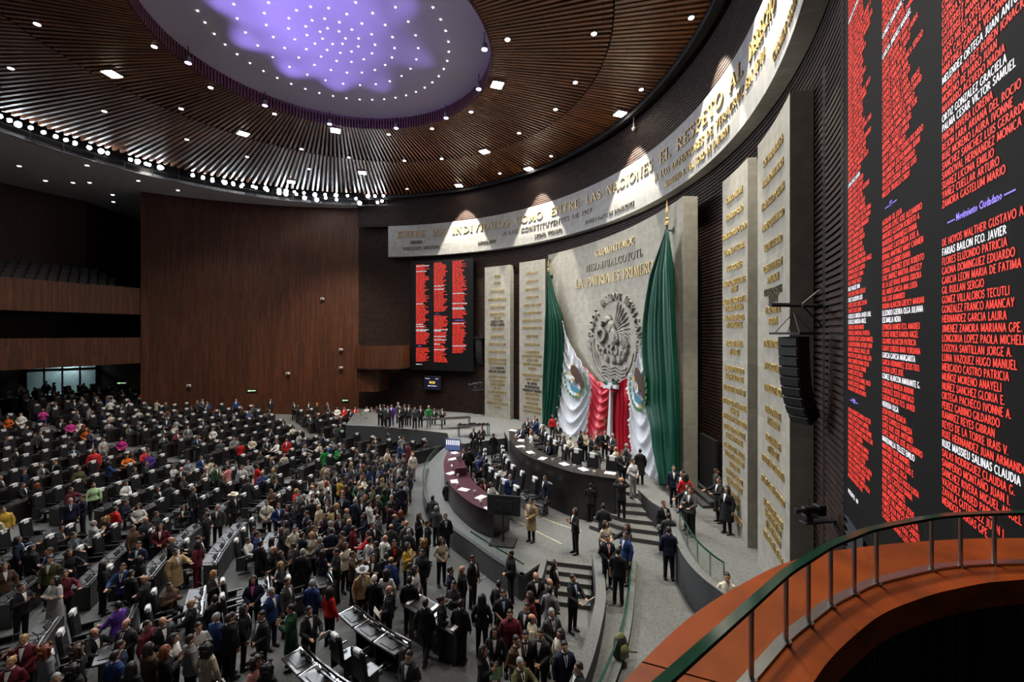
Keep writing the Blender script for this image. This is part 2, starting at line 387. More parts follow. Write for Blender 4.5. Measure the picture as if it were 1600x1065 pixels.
# ---- roman capitals drawn as thick and thin strokes with serifs (for the carved and gilt inscriptions)
_T, _t = .135, .064
def _arc(cx, cy, rx, ry, a0, a1, n=8): return [(cx+rx*math.cos(math.radians(a0+(a1-a0)*i/n)), cy+ry*math.sin(math.radians(a0+(a1-a0)*i/n))) for i in range(n+1)]
def _l(x0, y0, x1, y1, w_): return ([(x0, y0), (x1, y1)], w_)
def _sf(*xs, y): return [_l(x-.13, y, x+.13, y, .06) for x in xs]
def _bowl(x, y0, y1, rx): return (_arc(x, (y0+y1)/2, rx, (y1-y0)/2-.03, 90, -90), 'b')
GL = {
 'A': (.78, [_l(.1, 0, .39, 1, _t), _l(.39, 1, .68, 0, _T), _l(.2, .36, .58, .36, _t)]+_sf(.1, .68, y=.03)),
 'B': (.66, [_l(.15, 0, .15, 1, _T), _bowl(.2, .5, 1, .32), _bowl(.2, 0, .54, .38), _l(.05, .03, .25, .03, .06), _l(.05, .97, .25, .97, .06)]),
 'C': (.74, [(_arc(.4, .5, .32, .47, 50, 310, 12), 'c'), _l(.64, .72, .64, .95, .06), _l(.64, .08, .64, .25, .05)]),
 'D': (.78, [_l(.15, 0, .15, 1, _T), (_arc(.2, .5, .48, .47, 90, -90, 10), 'b'), _l(.05, .03, .25, .03, .06), _l(.05, .97, .25, .97, .06)]),
 'E': (.62, [_l(.15, 0, .15, 1, _T), _l(.05, .97, .55, .97, _t), _l(.1, .5, .45, .5, _t), _l(.05, .03, .57, .03, _t), _l(.55, .8, .55, 1, .05), _l(.57, 0, .57, .2, .05), _l(.45, .4, .45, .6, .05)]),
 'F': (.58, [_l(.15, 0, .15, 1, _T), _l(.05, .97, .55, .97, _t), _l(.1, .5, .43, .5, _t), _l(.55, .8, .55, 1, .05), _l(.43, .4, .43, .6, .05)]+_sf(.15, y=.03)),
 'G': (.78, [(_arc(.4, .5, .32, .47, 50, 310, 12), 'c'), _l(.64, .72, .64, .95, .06), _l(.62, .05, .62, .42, .12), _l(.48, .42, .74, .42, .05)]),
 'H': (.80, [_l(.15, 0, .15, 1, _T), _l(.65, 0, .65, 1, _T), _l(.15, .5, .65, .5, _t)]+_sf(.15, .65, y=.03)+_sf(.15, .65, y=.97)),
 'I': (.34, [_l(.17, 0, .17, 1, _T)]+_sf(.17, y=.03)+_sf(.17, y=.97)),
 'J': (.46, [_l(.28, .12, .28, 1, _T), (_arc(.16, .14, .12, .14, 0, -150, 5), 'h')]+_sf(.28, y=.97)),
 'K': (.74, [_l(.15, 0, .15, 1, _T), _l(.2, .4, .6, 1, _t), _l(.3, .52, .66, 0, _T)]+_sf(.15, .66, y=.03)+_sf(.15, y=.97)),
 'L': (.60, [_l(.15, 0, .15, 1, _T), _l(.05, .03, .55, .03, _t), _l(.55, 0, .55, .24, .05)]+_sf(.15, y=.97)),
 'M': (.94, [_l(.14, 0, .17, 1, _t), _l(.17, 1, .46, .1, _T), _l(.46, .1, .76, 1, _t), _l(.79, 1, .8, 0, _T)]+_sf(.14, .8, y=.03)),
 'N': (.80, [_l(.14, 0, .14, 1, _t), _l(.14, 1, .66, 0, _T), _l(.66, 0, .66, 1, _t)]+_sf(.14, y=.03)+_sf(.1, .66, y=.97)),
 'O': (.84, [(_arc(.42, .5, .34, .47, 0, 360, 18), 'c')]),
 'P': (.62, [_l(.15, 0, .15, 1, _T), _bowl(.2, .44, 1, .35), _l(.05, .97, .25, .97, .06)]+_sf(.15, y=.03)),
 'Q': (.84, [(_arc(.42, .5, .34, .47, 0, 360, 18), 'c'), _l(.45, .1, .75, -.15, .12)]),
 'R': (.72, [_l(.15, 0, .15, 1, _T), _bowl(.2, .48, 1, .33), _l(.3, .5, .64, .02, _T), _l(.05, .97, .25, .97, .06)]+_sf(.15, .64, y=.03)),
 'S': (.58, [([(.5, .8), (.42, .95), (.28, .98), (.13, .88), (.12, .7), (.28, .54), (.44, .42), (.47, .22), (.34, .04), (.18, .03), (.07, .2)], 's')]),
 'T': (.70, [_l(.35, 0, .35, 1, _T), _l(.05, .97, .65, .97, _t), _l(.06, .8, .06, 1, .05), _l(.64, .8, .64, 1, .05)]+_sf(.35, y=.03)),
 'U': (.78, [_l(.15, .3, .15, 1, _T), (_arc(.39, .3, .24, .28, 180, 360, 8), 'h'), _l(.63, .3, .63, 1, _t)]+_sf(.15, .63, y=.97)),
 'V': (.76, [_l(.1, 1, .38, 0, _T), _l(.38, 0, .66, 1, _t)]+_sf(.1, .66, y=.97)),
 'W': (1.02, [_l(.08, 1, .3, 0, _T), _l(.3, 0, .5, .9, _t), _l(.5, .9, .72, 0, _T), _l(.72, 0, .92, 1, _t)]+_sf(.08, .92, y=.97)),
 'X': (.74, [_l(.12, 1, .62, 0, _T), _l(.12, 0, .62, 1, _t)]+_sf(.12, .62, y=.97)+_sf(.12, .62, y=.03)),
 'Y': (.72, [_l(.1, 1, .36, .45, _T), _l(.36, .45, .62, 1, _t), _l(.36, 0, .36, .5, _T)]+_sf(.1, .62, y=.97)+_sf(.36, y=.03)),
 'Z': (.66, [_l(.08, .97, .58, .97, _t), _l(.56, 1, .1, 0, _T), _l(.08, .03, .6, .03, _t), _l(.6, 0, .6, .2, .05), _l(.08, .8, .08, 1, .05)]),
 '.': (.26, [_l(.07, .06, .19, .06, .12)]), ',': (.26, [_l(.07, .0, .19, .1, .1)]), '-': (.45, [_l(.08, .45, .38, .45, .08)]), '"': (.36, [_l(.1, .75, .1, 1, .08), _l(.25, .75, .25, 1, .08)]),
 '0': (.62, [(_arc(.31, .5, .24, .47, 0, 360, 14), 'c')]), '1': (.4, [_l(.2, 0, .2, 1, _T), _l(.06, .82, .2, .98, .06)]+_sf(.2, y=.03)),
 '2': (.58, [([(.1, .75), (.2, .95), (.38, .95), (.48, .75), (.4, .5), (.1, .04)], 's'), _l(.08, .05, .52, .05, .1)]), '3': (.56, [(_arc(.24, .74, .22, .23, 150, -90, 7), 'h'), (_arc(.24, .27, .25, .25, 90, -150, 8), 'h')]),
 '4': (.6, [_l(.42, 0, .42, 1, .13), _l(.42, 1, .06, .3, .06), _l(.06, .28, .56, .28, .07)]), '5': (.56, [_l(.14, .95, .5, .95, .09), _l(.14, .95, .12, .55, .06), (_arc(.24, .32, .25, .3, 110, -150, 8), 'h')]),
 '6': (.6, [([(.48, .95), (.2, .75), (.1, .35)], 's'), (_arc(.31, .3, .22, .27, 0, 360, 12), 'c')]), '7': (.56, [_l(.08, .95, .52, .95, .09), _l(.5, .95, .2, 0, .11)]),
 '8': (.58, [(_arc(.29, .74, .2, .23, 0, 360, 12), 'h'), (_arc(.29, .27, .24, .25, 0, 360, 12), 'c')]), '9': (.6, [([(.12, .05), (.4, .25), (.5, .65)], 's'), (_arc(.29, .7, .22, .27, 0, 360, 12), 'c')]),
 ' ': (.42, [])}
GL['Ñ'] = (.80, GL['N'][1]+[_l(.25, 1.14, .55, 1.14, .07)])
_led = {}
def led_mesh(body):
    """condensed bold sans capitals for the led walls"""
    if body in _led: return _led[body]
    V, F = [], []; x0 = 0; W = .17
    for ch in body.upper():
        w_, sts = GL.get(ch, GL[' '])
        for pl, kind in sts:
            if len(pl) == 2 and not isinstance(kind, str) and kind <= .0605: continue
            n = len(pl); A, B = [], []
            for i, (x, y) in enumerate(pl):
                a = pl[max(i-1, 0)]; b = pl[min(i+1, n-1)]
                if n > 2 and pl[0] == pl[-1] and i in (0, n-1): a, b = pl[-2], pl[1]
                tx, ty = b[0]-a[0], b[1]-a[1]; l = math.hypot(tx, ty) or 1; tx, ty = tx/l, ty/l
                ww = W*(.8+.2*ty*ty)
                A.append((x0+x-ty*ww/2, y+tx*ww/2, 0)); B.append((x0+x+ty*ww/2, y-tx*ww/2, 0))
            i0 = len(V); N2 = 2*n; V += A+B[::-1]
            for k in range(n-1): F.append((i0+k, i0+k+1, i0+N2-2-k, i0+N2-1-k)[::-1])
        x0 += w_
    _led[body] = (np.array(V), F, x0); return _led[body]
_ser = {}
def serif_mesh(body, depth=.04, res=0, bold=0.0):
    key = (body, depth)
    if key in _ser: return _ser[key]
    V, F = [], []; x0 = 0
    for ch in body.upper():
        w_, sts = GL.get(ch, GL[' '])
        for pl, kind in sts:
            n = len(pl); A, B = [], []
            for i, (x, y) in enumerate(pl):
                a = pl[max(i-1, 0)]; b = pl[min(i+1, n-1)]
                if n > 2 and pl[0] == pl[-1] and i in (0, n-1): a, b = pl[-2], pl[1]
                tx, ty = b[0]-a[0], b[1]-a[1]; l = math.hypot(tx, ty) or 1; tx, ty = tx/l, ty/l
                ww = kind if not isinstance(kind, str) else {'c': _t+(_T-_t)*ty*ty, 'b': _t+(_T-_t)*ty*ty, 'h': _t+.05*ty*ty, 's': _t+(_T-_t)*tx*tx*.8+.02}[kind]
                A.append((x0+x-ty*ww/2, y+tx*ww/2)); B.append((x0+x+ty*ww/2, y-tx*ww/2))
            i0 = len(V); N2 = 2*n; P = A+B[::-1]
            V += [(p[0], p[1], depth/2) for p in P]+[(p[0], p[1], -depth/2) for p in P]
            for k in range(n-1): F.append((i0+k, i0+k+1, i0+N2-2-k, i0+N2-1-k)[::-1])
            for k in range(N2): F.append((i0+k, i0+(k+1) % N2, i0+N2+(k+1) % N2, i0+N2+k))
        x0 += w_+.06
    _ser[key] = (np.array(V), F, x0); return _ser[key]
# ================================================================== THE SETTING
MID, UPP = 0.75, 1.75
# ---- plan outlines measured from the photograph
desk_hi = smooth_line([at(px, py, 2.75) for px, py in [(794.8, 671), (797, 685), (805.8, 699.8), (825, 713.5), (852.5, 724.5), (893.8, 738), (935, 745), (962, 748.5)]], 5)
desk_lo = smooth_line([at(px, py, 1.85) for px, py in [(699, 705), (693.5, 721), (695, 738), (704, 757.5), (720.5, 774), (742.5, 789), (769, 799)]], 5)
plat_edge = smooth_line([at(px, py, MID) for px, py in [(706, 690), (686, 706), (670, 724), (662, 744), (661, 766), (670, 792), (700, 824), (735, 850), (770, 876), (816, 904)]], 4)
cornerA = at(816, 904, MID); stairL = at(855.5, 876, MID); stairR = at(925, 884, MID)
lwall = smooth_line([stairR, at(931, 922, 1.2), at(922, 975, 1.2), at(905, 1030, 1.2), at(880, 1090, 1.2), at(850, 1200, 1.2)], 4)
rwall = smooth_line([(5.95, 19.3), at(1026, 787, UPP+.1), at(1045.7, 795, 2.0), at(1059, 820, 2.0), at(1073, 851, 2.0), at(1090, 878, 2.0), at(1114, 902, 2.0), at(1140, 921, 2.0), (6.3, 10.6), (6.6, 9.2), (6.6, 6.0)], 4)
upp_front = [at(540, 664, UPP), at(590, 666, UPP), at(640, 670, UPP), at(699, 676.5, UPP), at(703, 690, UPP), at(726, 693, UPP), at(789, 684, UPP), at(787, 672, UPP)]

# ---- floor: the seating floor rises away from the tribune
mb = MB(); NR, NA = 60, 110
a0, a1 = math.radians(60), math.radians(300)
idx = {}
for i in range(NR+1):
    for j in range(NA+1):
        r = i*.9; a = a0+(a1-a0)*j/NA
        x, y = FC[0]+r*math.cos(a), FC[1]+r*math.sin(a); idx[i, j] = mb.vert((x, y, fz(x, y)))
for i in range(NR):
    for j in range(NA):
        q = (idx[i, j], idx[i+1, j], idx[i+1, j+1], idx[i, j+1]); mb.face(q, 0)
struct('floor', mb, M['carpet'], smooth=True)
mb = MB(); mb.quad((3, -12, 0), (14, -12, 0), (14, 43, 0), (3, 43, 0), 0); struct('floor_stage', mb, M['carpet'])

# ---- raised platforms of the tribune
brick_in = arc(WC, 22.85, math.radians(-34), math.radians(92), 60)
mid_poly = plat_edge+[cornerA, stairL, stairR]+lwall[1:]+[(6.4, 6.0)]+rwall[::-1]+[(6, 30), (-6, 32)]
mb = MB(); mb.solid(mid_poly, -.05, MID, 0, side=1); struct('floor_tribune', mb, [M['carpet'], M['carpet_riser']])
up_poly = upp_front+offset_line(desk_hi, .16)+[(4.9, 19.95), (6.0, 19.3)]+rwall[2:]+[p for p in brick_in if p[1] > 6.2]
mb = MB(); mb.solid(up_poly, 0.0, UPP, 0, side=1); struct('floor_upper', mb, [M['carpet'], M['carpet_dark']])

# ---- wide steps between the tribune floors: six risers
topL, topR = (4.45, 19.9), (6.1, 19.2)
botL, botR = at(914, 832, MID), at(1037, 863, MID)
st = thing('steps', 'broad grey carpeted steps climbing to the high tribune beside its black desk', 'steps'); st['kind'] = 'structure'
for k in range(5):
    t = (k+1)/6
    L = (topL[0]+(botL[0]-topL[0])*t, topL[1]+(botL[1]-topL[1])*t); R_ = (topR[0]+(botR[0]-topR[0])*t, topR[1]+(botR[1]-topR[1])*t)
    mb = MB(); mid = ((L[0]+R_[0])/2-.12, (L[1]+R_[1])/2-.25)
    z = UPP-(k+1)/6.0*(UPP-MID)
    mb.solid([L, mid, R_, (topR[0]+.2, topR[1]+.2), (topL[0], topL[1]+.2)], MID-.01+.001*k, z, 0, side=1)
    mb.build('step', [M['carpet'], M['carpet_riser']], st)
for L_, nm in (([(801.6, 810), (830, 826), (877, 849.6)], 'nearer the monitor stand'), ([(838.8, 805.6), (870, 818), (907.5, 830)], 'nearer the broad steps')):
    ln = smooth_line([at(px, py, MID) for px, py in L_], 5); mb = MB(); mb.strip_solid(ln, offset_line(ln, .05), MID, MID+.006)
    tag(mb.build('floor_tape', mat('yellow_tape', (.45, .42, .25), .7, noise=.6, nscale=6)), 'pale yellow safety tape curved across the tribune floor, '+nm, 'tape')
# ---- narrow steps from the tribune down to the well
st = thing('steps', 'short flight of grey carpeted steps between low walls, down to the well floor', 'steps'); st['kind'] = 'structure'
dv = Vector((stairL[0]-stairR[0], stairL[1]-stairR[1], 0)).normalized(); nv = Vector((dv.y, -dv.x, 0))
if nv.y > 0: nv = -nv
for k in range(4):
    z = MID-(k+1)*.15; o0, o1 = k*.33, (k+1)*.33
    mb = MB(); A, B = Vector((*stairL, 0)), Vector((*stairR, 0))
    mb.solid([tuple((A+nv*o0))[:2], tuple(A+nv*o1)[:2], tuple(B+nv*o1)[:2], tuple(B+nv*o0)[:2]], 0, z, 0, side=1)
    mb.build('step', [M['carpet'], M['carpet_riser']], st)
# low carpeted walls
def wallstrip(name, line, t, z0, z1, m='carpet_riser', top='carpet'):
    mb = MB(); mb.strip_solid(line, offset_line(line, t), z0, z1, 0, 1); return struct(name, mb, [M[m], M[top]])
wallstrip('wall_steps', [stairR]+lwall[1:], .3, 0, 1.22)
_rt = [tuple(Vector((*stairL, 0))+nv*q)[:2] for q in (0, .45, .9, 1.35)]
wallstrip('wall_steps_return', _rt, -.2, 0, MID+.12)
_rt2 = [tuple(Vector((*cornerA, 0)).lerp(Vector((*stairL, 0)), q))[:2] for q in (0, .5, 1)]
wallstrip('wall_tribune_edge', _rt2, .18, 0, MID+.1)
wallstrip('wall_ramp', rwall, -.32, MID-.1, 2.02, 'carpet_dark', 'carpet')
# kerb of the lower tribune walk with its glass
kb = plat_edge[10:]
mb = MB(); mb.strip_solid(kb, offset_line(kb, .16), MID, MID+.1, 0, 1); struct('trim_kerb', mb, [M['carpet_dark'], M['carpet_riser']])
def glass_rail(line, z0, h, label, t=.02, posts=0, zf=None):
    th = thing('glass_rail', label, 'railing')
    ln = smooth_line(line, 3); o2 = offset_line(ln, t)
    mb = MB(); mb.strip_solid(ln, o2, z0, z0+h-.02, 0); mb.build('glass_panel', M['glass'], th)
    mb = MB(); mb.strip_solid(offset_line(ln, -.012), offset_line(ln, t+.012), z0+h-.02, z0+h+.012, 0); mb.build('top_edge', M['glass_green'], th)
    for k in range(posts):
        i = int(k*(len(ln)-1)/max(posts-1, 1)); mb = MB()
        mb.tube([(ln[i][0], ln[i][1], z0), (ln[i][0], ln[i][1], z0+h)], .022, 8); mb.build('post', M['steel'], th)
    return th
glass_rail(plat_edge[4:18], MID+.1, .35, 'low glass rail curving along the walk round the maroon desk')
glass_rail([at(px, py, MID) for px, py in [(735, 848), (765, 868), (800, 890), (818, 902)]], MID+.1, .35, 'low glass rail on the edge above the well, next to the short steps')
glass_rail(rwall[13:28], 2.02, .62, 'clear glass rail standing on the grey wall beside the ramp', posts=5)
gl = [at(px, py, 1.35) for px, py in [(988, 853), (984.5, 890), (981, 925), (973, 969), (959, 1011), (936, 1064), (900, 1130)]]
mb = MB(); gs = smooth_line(gl, 4); mb.strip_solid(gs, offset_line(gs, .16), MID, MID+.16, 0, 1); struct('trim_ramp_kerb', mb, [M['carpet_dark'], M['carpet']])
glass_rail(gl, MID+.16, .44, 'curved glass rail with green edge dividing the two ramps', t=.03)

# ---- brick stage wall: projecting and receding courses
mb = MB(); N = 120; A0, A1 = math.radians(-26.9), math.radians(91.8)
H_ = .15; nc = int(22.6/H_)
rnd = random.Random(3)
def wall_ring(R, z):
    return [mb.vert((WC[0]+R*math.cos(A0+(A1-A0)*i/N), WC[1]+R*math.sin(A0+(A1-A0)*i/N), z)) for i in range(N+1)]
prev = None; z = -.3
for c in range(nc):
    for (R, zz) in ((22.93, z), (22.87, z+.012), (22.87, z+.10), (22.93, z+.115)):
        ring = wall_ring(R, zz)
        if prev:
            pr, pz = prev
            for i in range(N):
                u0, u1 = 22.9*(A1-A0)*i/N, 22.9*(A1-A0)*(i+1)/N
                mb.face((pr[i], pr[i+1], ring[i+1], ring[i]), 0, [(u0, pz), (u1, pz), (u1, zz), (u0, zz)])
        prev = (ring, zz)
    z += H_
struct('wall_stage', mb, M['brick'])
# ---- stone band with the inscriptions
BZ0, BZ1 = CAMZ+7.2, CAMZ+10.106
bl = ray_circ(606.6); ba0 = ang(bl); ba1 = math.radians(-26.9)
inner = arc(WC, WR, ba1, ba0, 90); outer = arc(WC, 22.86, ba1, ba0, 90)
mb = MB(); mb.strip_solid(inner[::-1], outer[::-1], BZ0, BZ1)
band = mb.build('inscription_band', M['stone'])
tag(band, 'curved pale stone band with gilt words above the flags and slabs', 'frieze')

# ---- walnut side wall, its return and the gallery behind
wl = smooth_line([(-31.5, 36.65), (-29.3, 38.0), (-26.4, 39.3), (-22.6, 40.6), (-18.7, 41.3), (-14.7, 41.6)], 4)
mb = MB(); mb.strip_solid(wl, offset_line(wl, .6), -.2, 21.6, 0); struct('wall_walnut', mb, M['wood_wall'])
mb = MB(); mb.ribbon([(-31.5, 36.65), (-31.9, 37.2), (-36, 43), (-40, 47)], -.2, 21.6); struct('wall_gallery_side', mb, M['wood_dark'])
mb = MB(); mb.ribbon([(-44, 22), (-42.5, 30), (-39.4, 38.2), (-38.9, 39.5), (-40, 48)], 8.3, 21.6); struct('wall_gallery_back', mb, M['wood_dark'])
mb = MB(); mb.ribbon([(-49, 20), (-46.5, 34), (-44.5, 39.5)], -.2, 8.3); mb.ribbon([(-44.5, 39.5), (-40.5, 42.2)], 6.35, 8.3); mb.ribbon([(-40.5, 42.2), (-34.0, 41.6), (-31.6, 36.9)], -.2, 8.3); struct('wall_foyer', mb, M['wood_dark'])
# ---- gallery parapets
gal = smooth_line([(-37.5, 18), (-36.0, 24.5), (-34.7, 29.3), (-33.2, 33.2), (-31.55, 36.7)], 5)
for nm, z0, z1 in (('wall_balcony_upper', 10.57, 12.8), ('wall_balcony_lower', 6.45, 8.62)):
    mb = MB(); mb.strip_solid(gal, offset_line(gal, .3), z0, z1); struct(nm, mb, M['wood_wall'])
    mb = MB(); g2 = offset_line(gal, 12)
    for a, b, c, d in zip(gal, gal[1:], g2[1:], g2): mb.quad((*a, z0+.15), (*b, z0+.15), (*c, z0+.15), (*d, z0+.15)); mb.quad((*d, z0), (*c, z0), (*b, z0), (*a, z0))
    struct('ceiling_under_'+nm[5:], mb, M['carpet_dark'])
# stepped floor of the upper gallery
for k in range(6):
    mb = MB(); a = offset_line(gal, .35+k*1.0); b = offset_line(gal, 1.35+k*1.0+(3 if k == 5 else 0))
    mb.strip_solid(a, b, 10.7, 11.6+.42*k); struct('floor_gallery', mb, M['carpet_dark'])
# ---- soffit over the gallery and the lighting slot
sa = [math.radians(a) for a in np.linspace(92.5, 265, 60)]
mb = MB()
inn = [(TC[0]+TR*math.cos(a), TC[1]+TR*math.sin(a)) for a in sa]; out_ = [(TC[0]+40*math.cos(a), TC[1]+40*math.sin(a)) for a in sa]
mb.strip_solid(inn, out_, 21.0, 21.25); struct('ceiling_soffit', mb, M['soffit'])
mb = MB(); mb.strip_solid(inn, offset_line(inn, -.05), 21.0, 22.5); struct('trim_soffit_edge', mb, M['void'])

# ---- ceiling: dark void above the slats, plaster oculus
def r_out(a):
    """distance from the oculus centre to the edge of the slatted ceiling"""
    ca, sa_ = math.cos(a), math.sin(a)
    def hit(C, R):
        dx, dy = OC[0]-C[0], OC[1]-C[1]; b = dx*ca+dy*sa_; c = dx*dx+dy*dy-R*R
        return -b+math.sqrt(max(b*b-c, 0))
    r1 = hit(WC, 22.35); x1 = OC[0]+r1*ca
    r2 = hit(TC, 16.3)
    x2 = OC[0]+r2*ca
    if x1 > -14.4 and OC[1]+r1*sa_ > 0: return r1 if x2 > -14 else min(r1, r2+(.7*(x1+14.4) if x1 < -13 else 9))
    return min(r2, 30)
mb = MB(); mb.solid([(-60, -15), (12, -15), (12, 46), (-60, 46)], 22.75, 22.9); struct('ceiling', mb, M['void'])
mb = MB(); NN = 96
disc = [(OC[0]+(OR+.25)*math.cos(2*math.pi*i/NN), OC[1]+(OR+.25)*math.sin(2*math.pi*i/NN)) for i in range(NN)]
rings = []
for k in range(9):
    rr = (OR+.25)*math.cos(k/8*math.pi/2); zz = 22.5+.18*math.sin(k/8*math.pi/2)
    rings.append([mb.vert((OC[0]+max(rr, .02)*math.cos(2*math.pi*i/NN), OC[1]+max(rr, .02)*math.sin(2*math.pi*i/NN), zz)) for i in range(NN)])
for A, B in zip(rings, rings[1:]):
    for i in range(NN): mb.face((A[i], B[i], B[(i+1) % NN], A[(i+1) % NN]))
struct('ceiling_oculus', mb, M['dome'], smooth=True)
# fascia boards round the oculus and radial slats: every board meets a slat
mbF, mbS = MB(), MB(); NB = 264
for i in range(NB):
    a = 2*math.pi*i/NB; ca, sa_ = math.cos(a), math.sin(a)
    mbF.box((OC[0]+(OR+.06)*ca, OC[1]+(OR+.06)*sa_, 22.2), (.12, .10, .66), a)
def slat(mb_, a, r0, r1, wd, z=CEIL+.12, h=.22):
    ca, sa_ = math.cos(a), math.sin(a); i = len(mb_.v)
    for z_ in (z-h/2, z+h/2):
        for r, s_ in ((r0, -1), (r1, -1), (r1, 1), (r0, 1)):
            mb_.v.append((OC[0]+r*ca-s_*wd/2*sa_, OC[1]+r*sa_+s_*wd/2*ca, z_))
    for q, uv in (((0, 3, 2, 1), 1), ((0, 1, 5, 4), 1), ((2, 3, 7, 6), 1), ((3, 0, 4, 7), 0), ((1, 2, 6, 5), 0)):
        L_ = r1-r0
        U = [(a*9, 0), (a*9, L_), (a*9+.3, L_), (a*9+.3, 0)] if uv else [(0, 0)]*4
        if q == (0, 3, 2, 1): U = [(a*9, 0), (a*9+.2, 0), (a*9+.2, L_), (a*9, L_)]
        mb_.face([i+j for j in q], 0, U)
for i in range(NB):
    a = 2*math.pi*i/NB; slat(mbS, a, OR+.1, 12.6, .12, CEIL+.13, .26)
NB2 = 330
for i in range(NB2):
    a = 2*math.pi*(i+.3)/NB2; ro = r_out(a)
    if ro > 12.8: slat(mbS, a, 12.66, ro, .15, CEIL+.13, .26)
struct('trim_oculus', mbF, M['fascia']); struct('ceiling_slats', mbS, M['slat'])
# near-black strips that paint in the shadow gap between slats and brick
mb = MB(); e = arc(WC, 22.36, math.radians(-26.9), math.radians(91), 80); mb.strip_solid(e, offset_line(e, .5), CEIL-.1, CEIL+.02)
struct('ceiling_edge_shade', mb, M['void'])
mb = MB(); mb.strip_solid(offset_line(e, .5), offset_line(e, .48), CEIL-.3, 22.7); struct('ceiling_slot_shade', mb, M['void'])
# brick above the band stands forward
mb = MB(); 
up = arc(WC, 22.5, A0, A1, 120)[::-1]
z = BZ1
while z < CEIL-.05:
    mb.ribbon(up, z, z+.11); u2 = arc(WC, 22.56, A0, A1, 120)[::-1]; mb.ribbon(u2, z+.11, z+.15)
    for a, b, c, d in zip(up, up[1:], u2[1:], u2):
        mb.quad((*a, z+.11), (*b, z+.11), (*c, z+.11), (*d, z+.11)); mb.quad((*d, z+.15), (*c, z+.15), (*b, z+.15), (*a, z+.15))
    z += .15
struct('wall_stage_upper', mb, M['brick'])

# ---- dark doorway with a few steps beside the central slab
dp = ray_circ(1109, WC, 22.7); da = ang(dp)+math.pi/2
t_ = thing('door_2', 'dark doorway in the brick wall between the central slab and the name slabs', 'doorway', (dp[0], dp[1], UPP), da); t_['kind'] = 'structure'
mb = MB(); mb.box((0, .06, 1.35), (1.5, .12, 2.7)); mb.build('opening_shade', M['void'], t_)  # black box that paints in the darkness of the opening
for k in range(3): mb = MB(); mb.box((0, .1+.28*k, .42-.15*k-.075*(3-k)), (2.2, .3, .15*(3-k))); mb.build('step', M['carpet_dark'], t_)
# ---- small commentary box hung on the stage wall
bx = thing('commentary_box', 'small walnut balcony box on the corner beside the far screen', 'balcony box')
f0, f1 = at(556, 575, 5.75), at(634, 573, 5.75)
out1 = smooth_line([(-14.3, 39.4), (-12.6, 38.7), (-10.6, 38.75), (-9.7, 39.6), (-9.6, 41.0)], 4)
mb = MB(); mb.strip_solid(out1, offset_line(out1, .15), 5.85, 7.85); mb.build('parapet', M['wood_wall'], bx)
mb = MB(); mb.solid(out1+[(-9.6, 41.2), (-14.3, 41.2)], 5.75, 5.86); mb.build('box_floor', M['wood_dark'], bx)
mb = MB(); lo = smooth_line([(-14.35, 39.9), (-13.4, 39.6), (-12.3, 39.9), (-11.8, 41.3)], 4)
mb.strip_solid(lo, offset_line(lo, .2), 3.6, 5.75); mb.build('support', M['wood_wall'], bx)
# ---- near balcony parapet under the camera
def P12(L, H): return [((px-800)/FPX*FPX*H/(py-Y0), FPX*H/(py-Y0)) for px, py in L]
outer_b = P12([(974, 1065), (1004.6, 1032), (1038.8, 998), (1069.7, 970.7), (1107, 943), (1152, 916), (1196.5, 892), (1234, 877), (1290, 862.5), (1367.6, 851.7), (1445, 845), (1522.6, 841), (1600, 840)], 1.2)
inner_b = P12([(1215, 1130), (1240, 1098), (1270.7, 1065), (1290, 1038), (1313, 1012.6), (1340, 988), (1367.6, 966), (1395, 951), (1425.7, 939), (1455, 929), (1484, 921.5), (1542, 910), (1600, 904.8)], 1.2)
rail_b = P12([(1173.8, 1065), (1228, 1003), (1263, 973.8), (1297.8, 946.7), (1334.7, 927.3), (1369.5, 911.8), (1455.6, 890.5), (1501, 884.7), (1553.6, 881.6), (1600, 880.8)], 1.2)
def ext(L, back, fwd):
    a, b = L[0], L[1]; d0 = (a[0]-b[0], a[1]-b[1]); l = math.hypot(*d0)
    c, d = L[-1], L[-2]; d1 = (c[0]-d[0], c[1]-d[1]); m = math.hypot(*d1)
    return [(a[0]+d0[0]/l*back, a[1]+d0[1]/l*back)]+list(L)+[(c[0]+d1[0]/m*fwd, c[1]+d1[1]/m*fwd)]
ob_, ib_ = smooth_line(ext(outer_b, 1.2, 1.6), 4), smooth_line(ext(inner_b, 1.2, 1.6), 4)
zt = CAMZ-1.2
par = thing('balcony_parapet', 'curved orange-brown varnished wood parapet below the camera, topped by a glass rail', 'parapet')
mb = MB(); mb.strip_solid(ib_[::-1], ob_[::-1], zt-.12, zt, 0); mb.build('wood_cap', M['par_wood'], par)
mb = MB(); a = offset_line(ib_, .06); b = offset_line(ib_, .16)
mb.strip_solid(a, b, zt-1.3, zt-.12); mb.build('inner_panelling', M['wood_dark'], par)
mbx = MB()
for k in range(0, len(a)-1):
    for q in range(6):
        t = q/6; x = a[k][0]*(1-t)+a[k+1][0]*t; y = a[k][1]*(1-t)+a[k+1][1]*t
        mbx.box((x, y, zt-.7), (.022, .022, 1.16), math.atan2(a[k+1][1]-a[k][1], a[k+1][0]-a[k][0]))
mbx.build('panel_ribs', M['wood_dark'], par)
mb = MB(); a = offset_line(ob_, -.05); mb.strip_solid(a, offset_line(a, -.1), zt-1.3, zt-.12); mb.build('outer_panelling', M['wood_wall'], par)
rb_ = smooth_line(ext(rail_b, .6, 1.2), 4)
gr = thing('glass_balustrade', 'low thick glass balustrade with green edge and steel posts on the wooden parapet', 'railing')
mb = MB(); mb.strip_solid(rb_, offset_line(rb_, .014), zt+.004, zt+.26); mb.build('glass_panel', M['glass'], gr)
mb = MB(); mb.strip_solid(offset_line(rb_, -.014), offset_line(rb_, .018), zt+.258, zt+.272); mb.build('top_edge', M['glass_green'], gr)
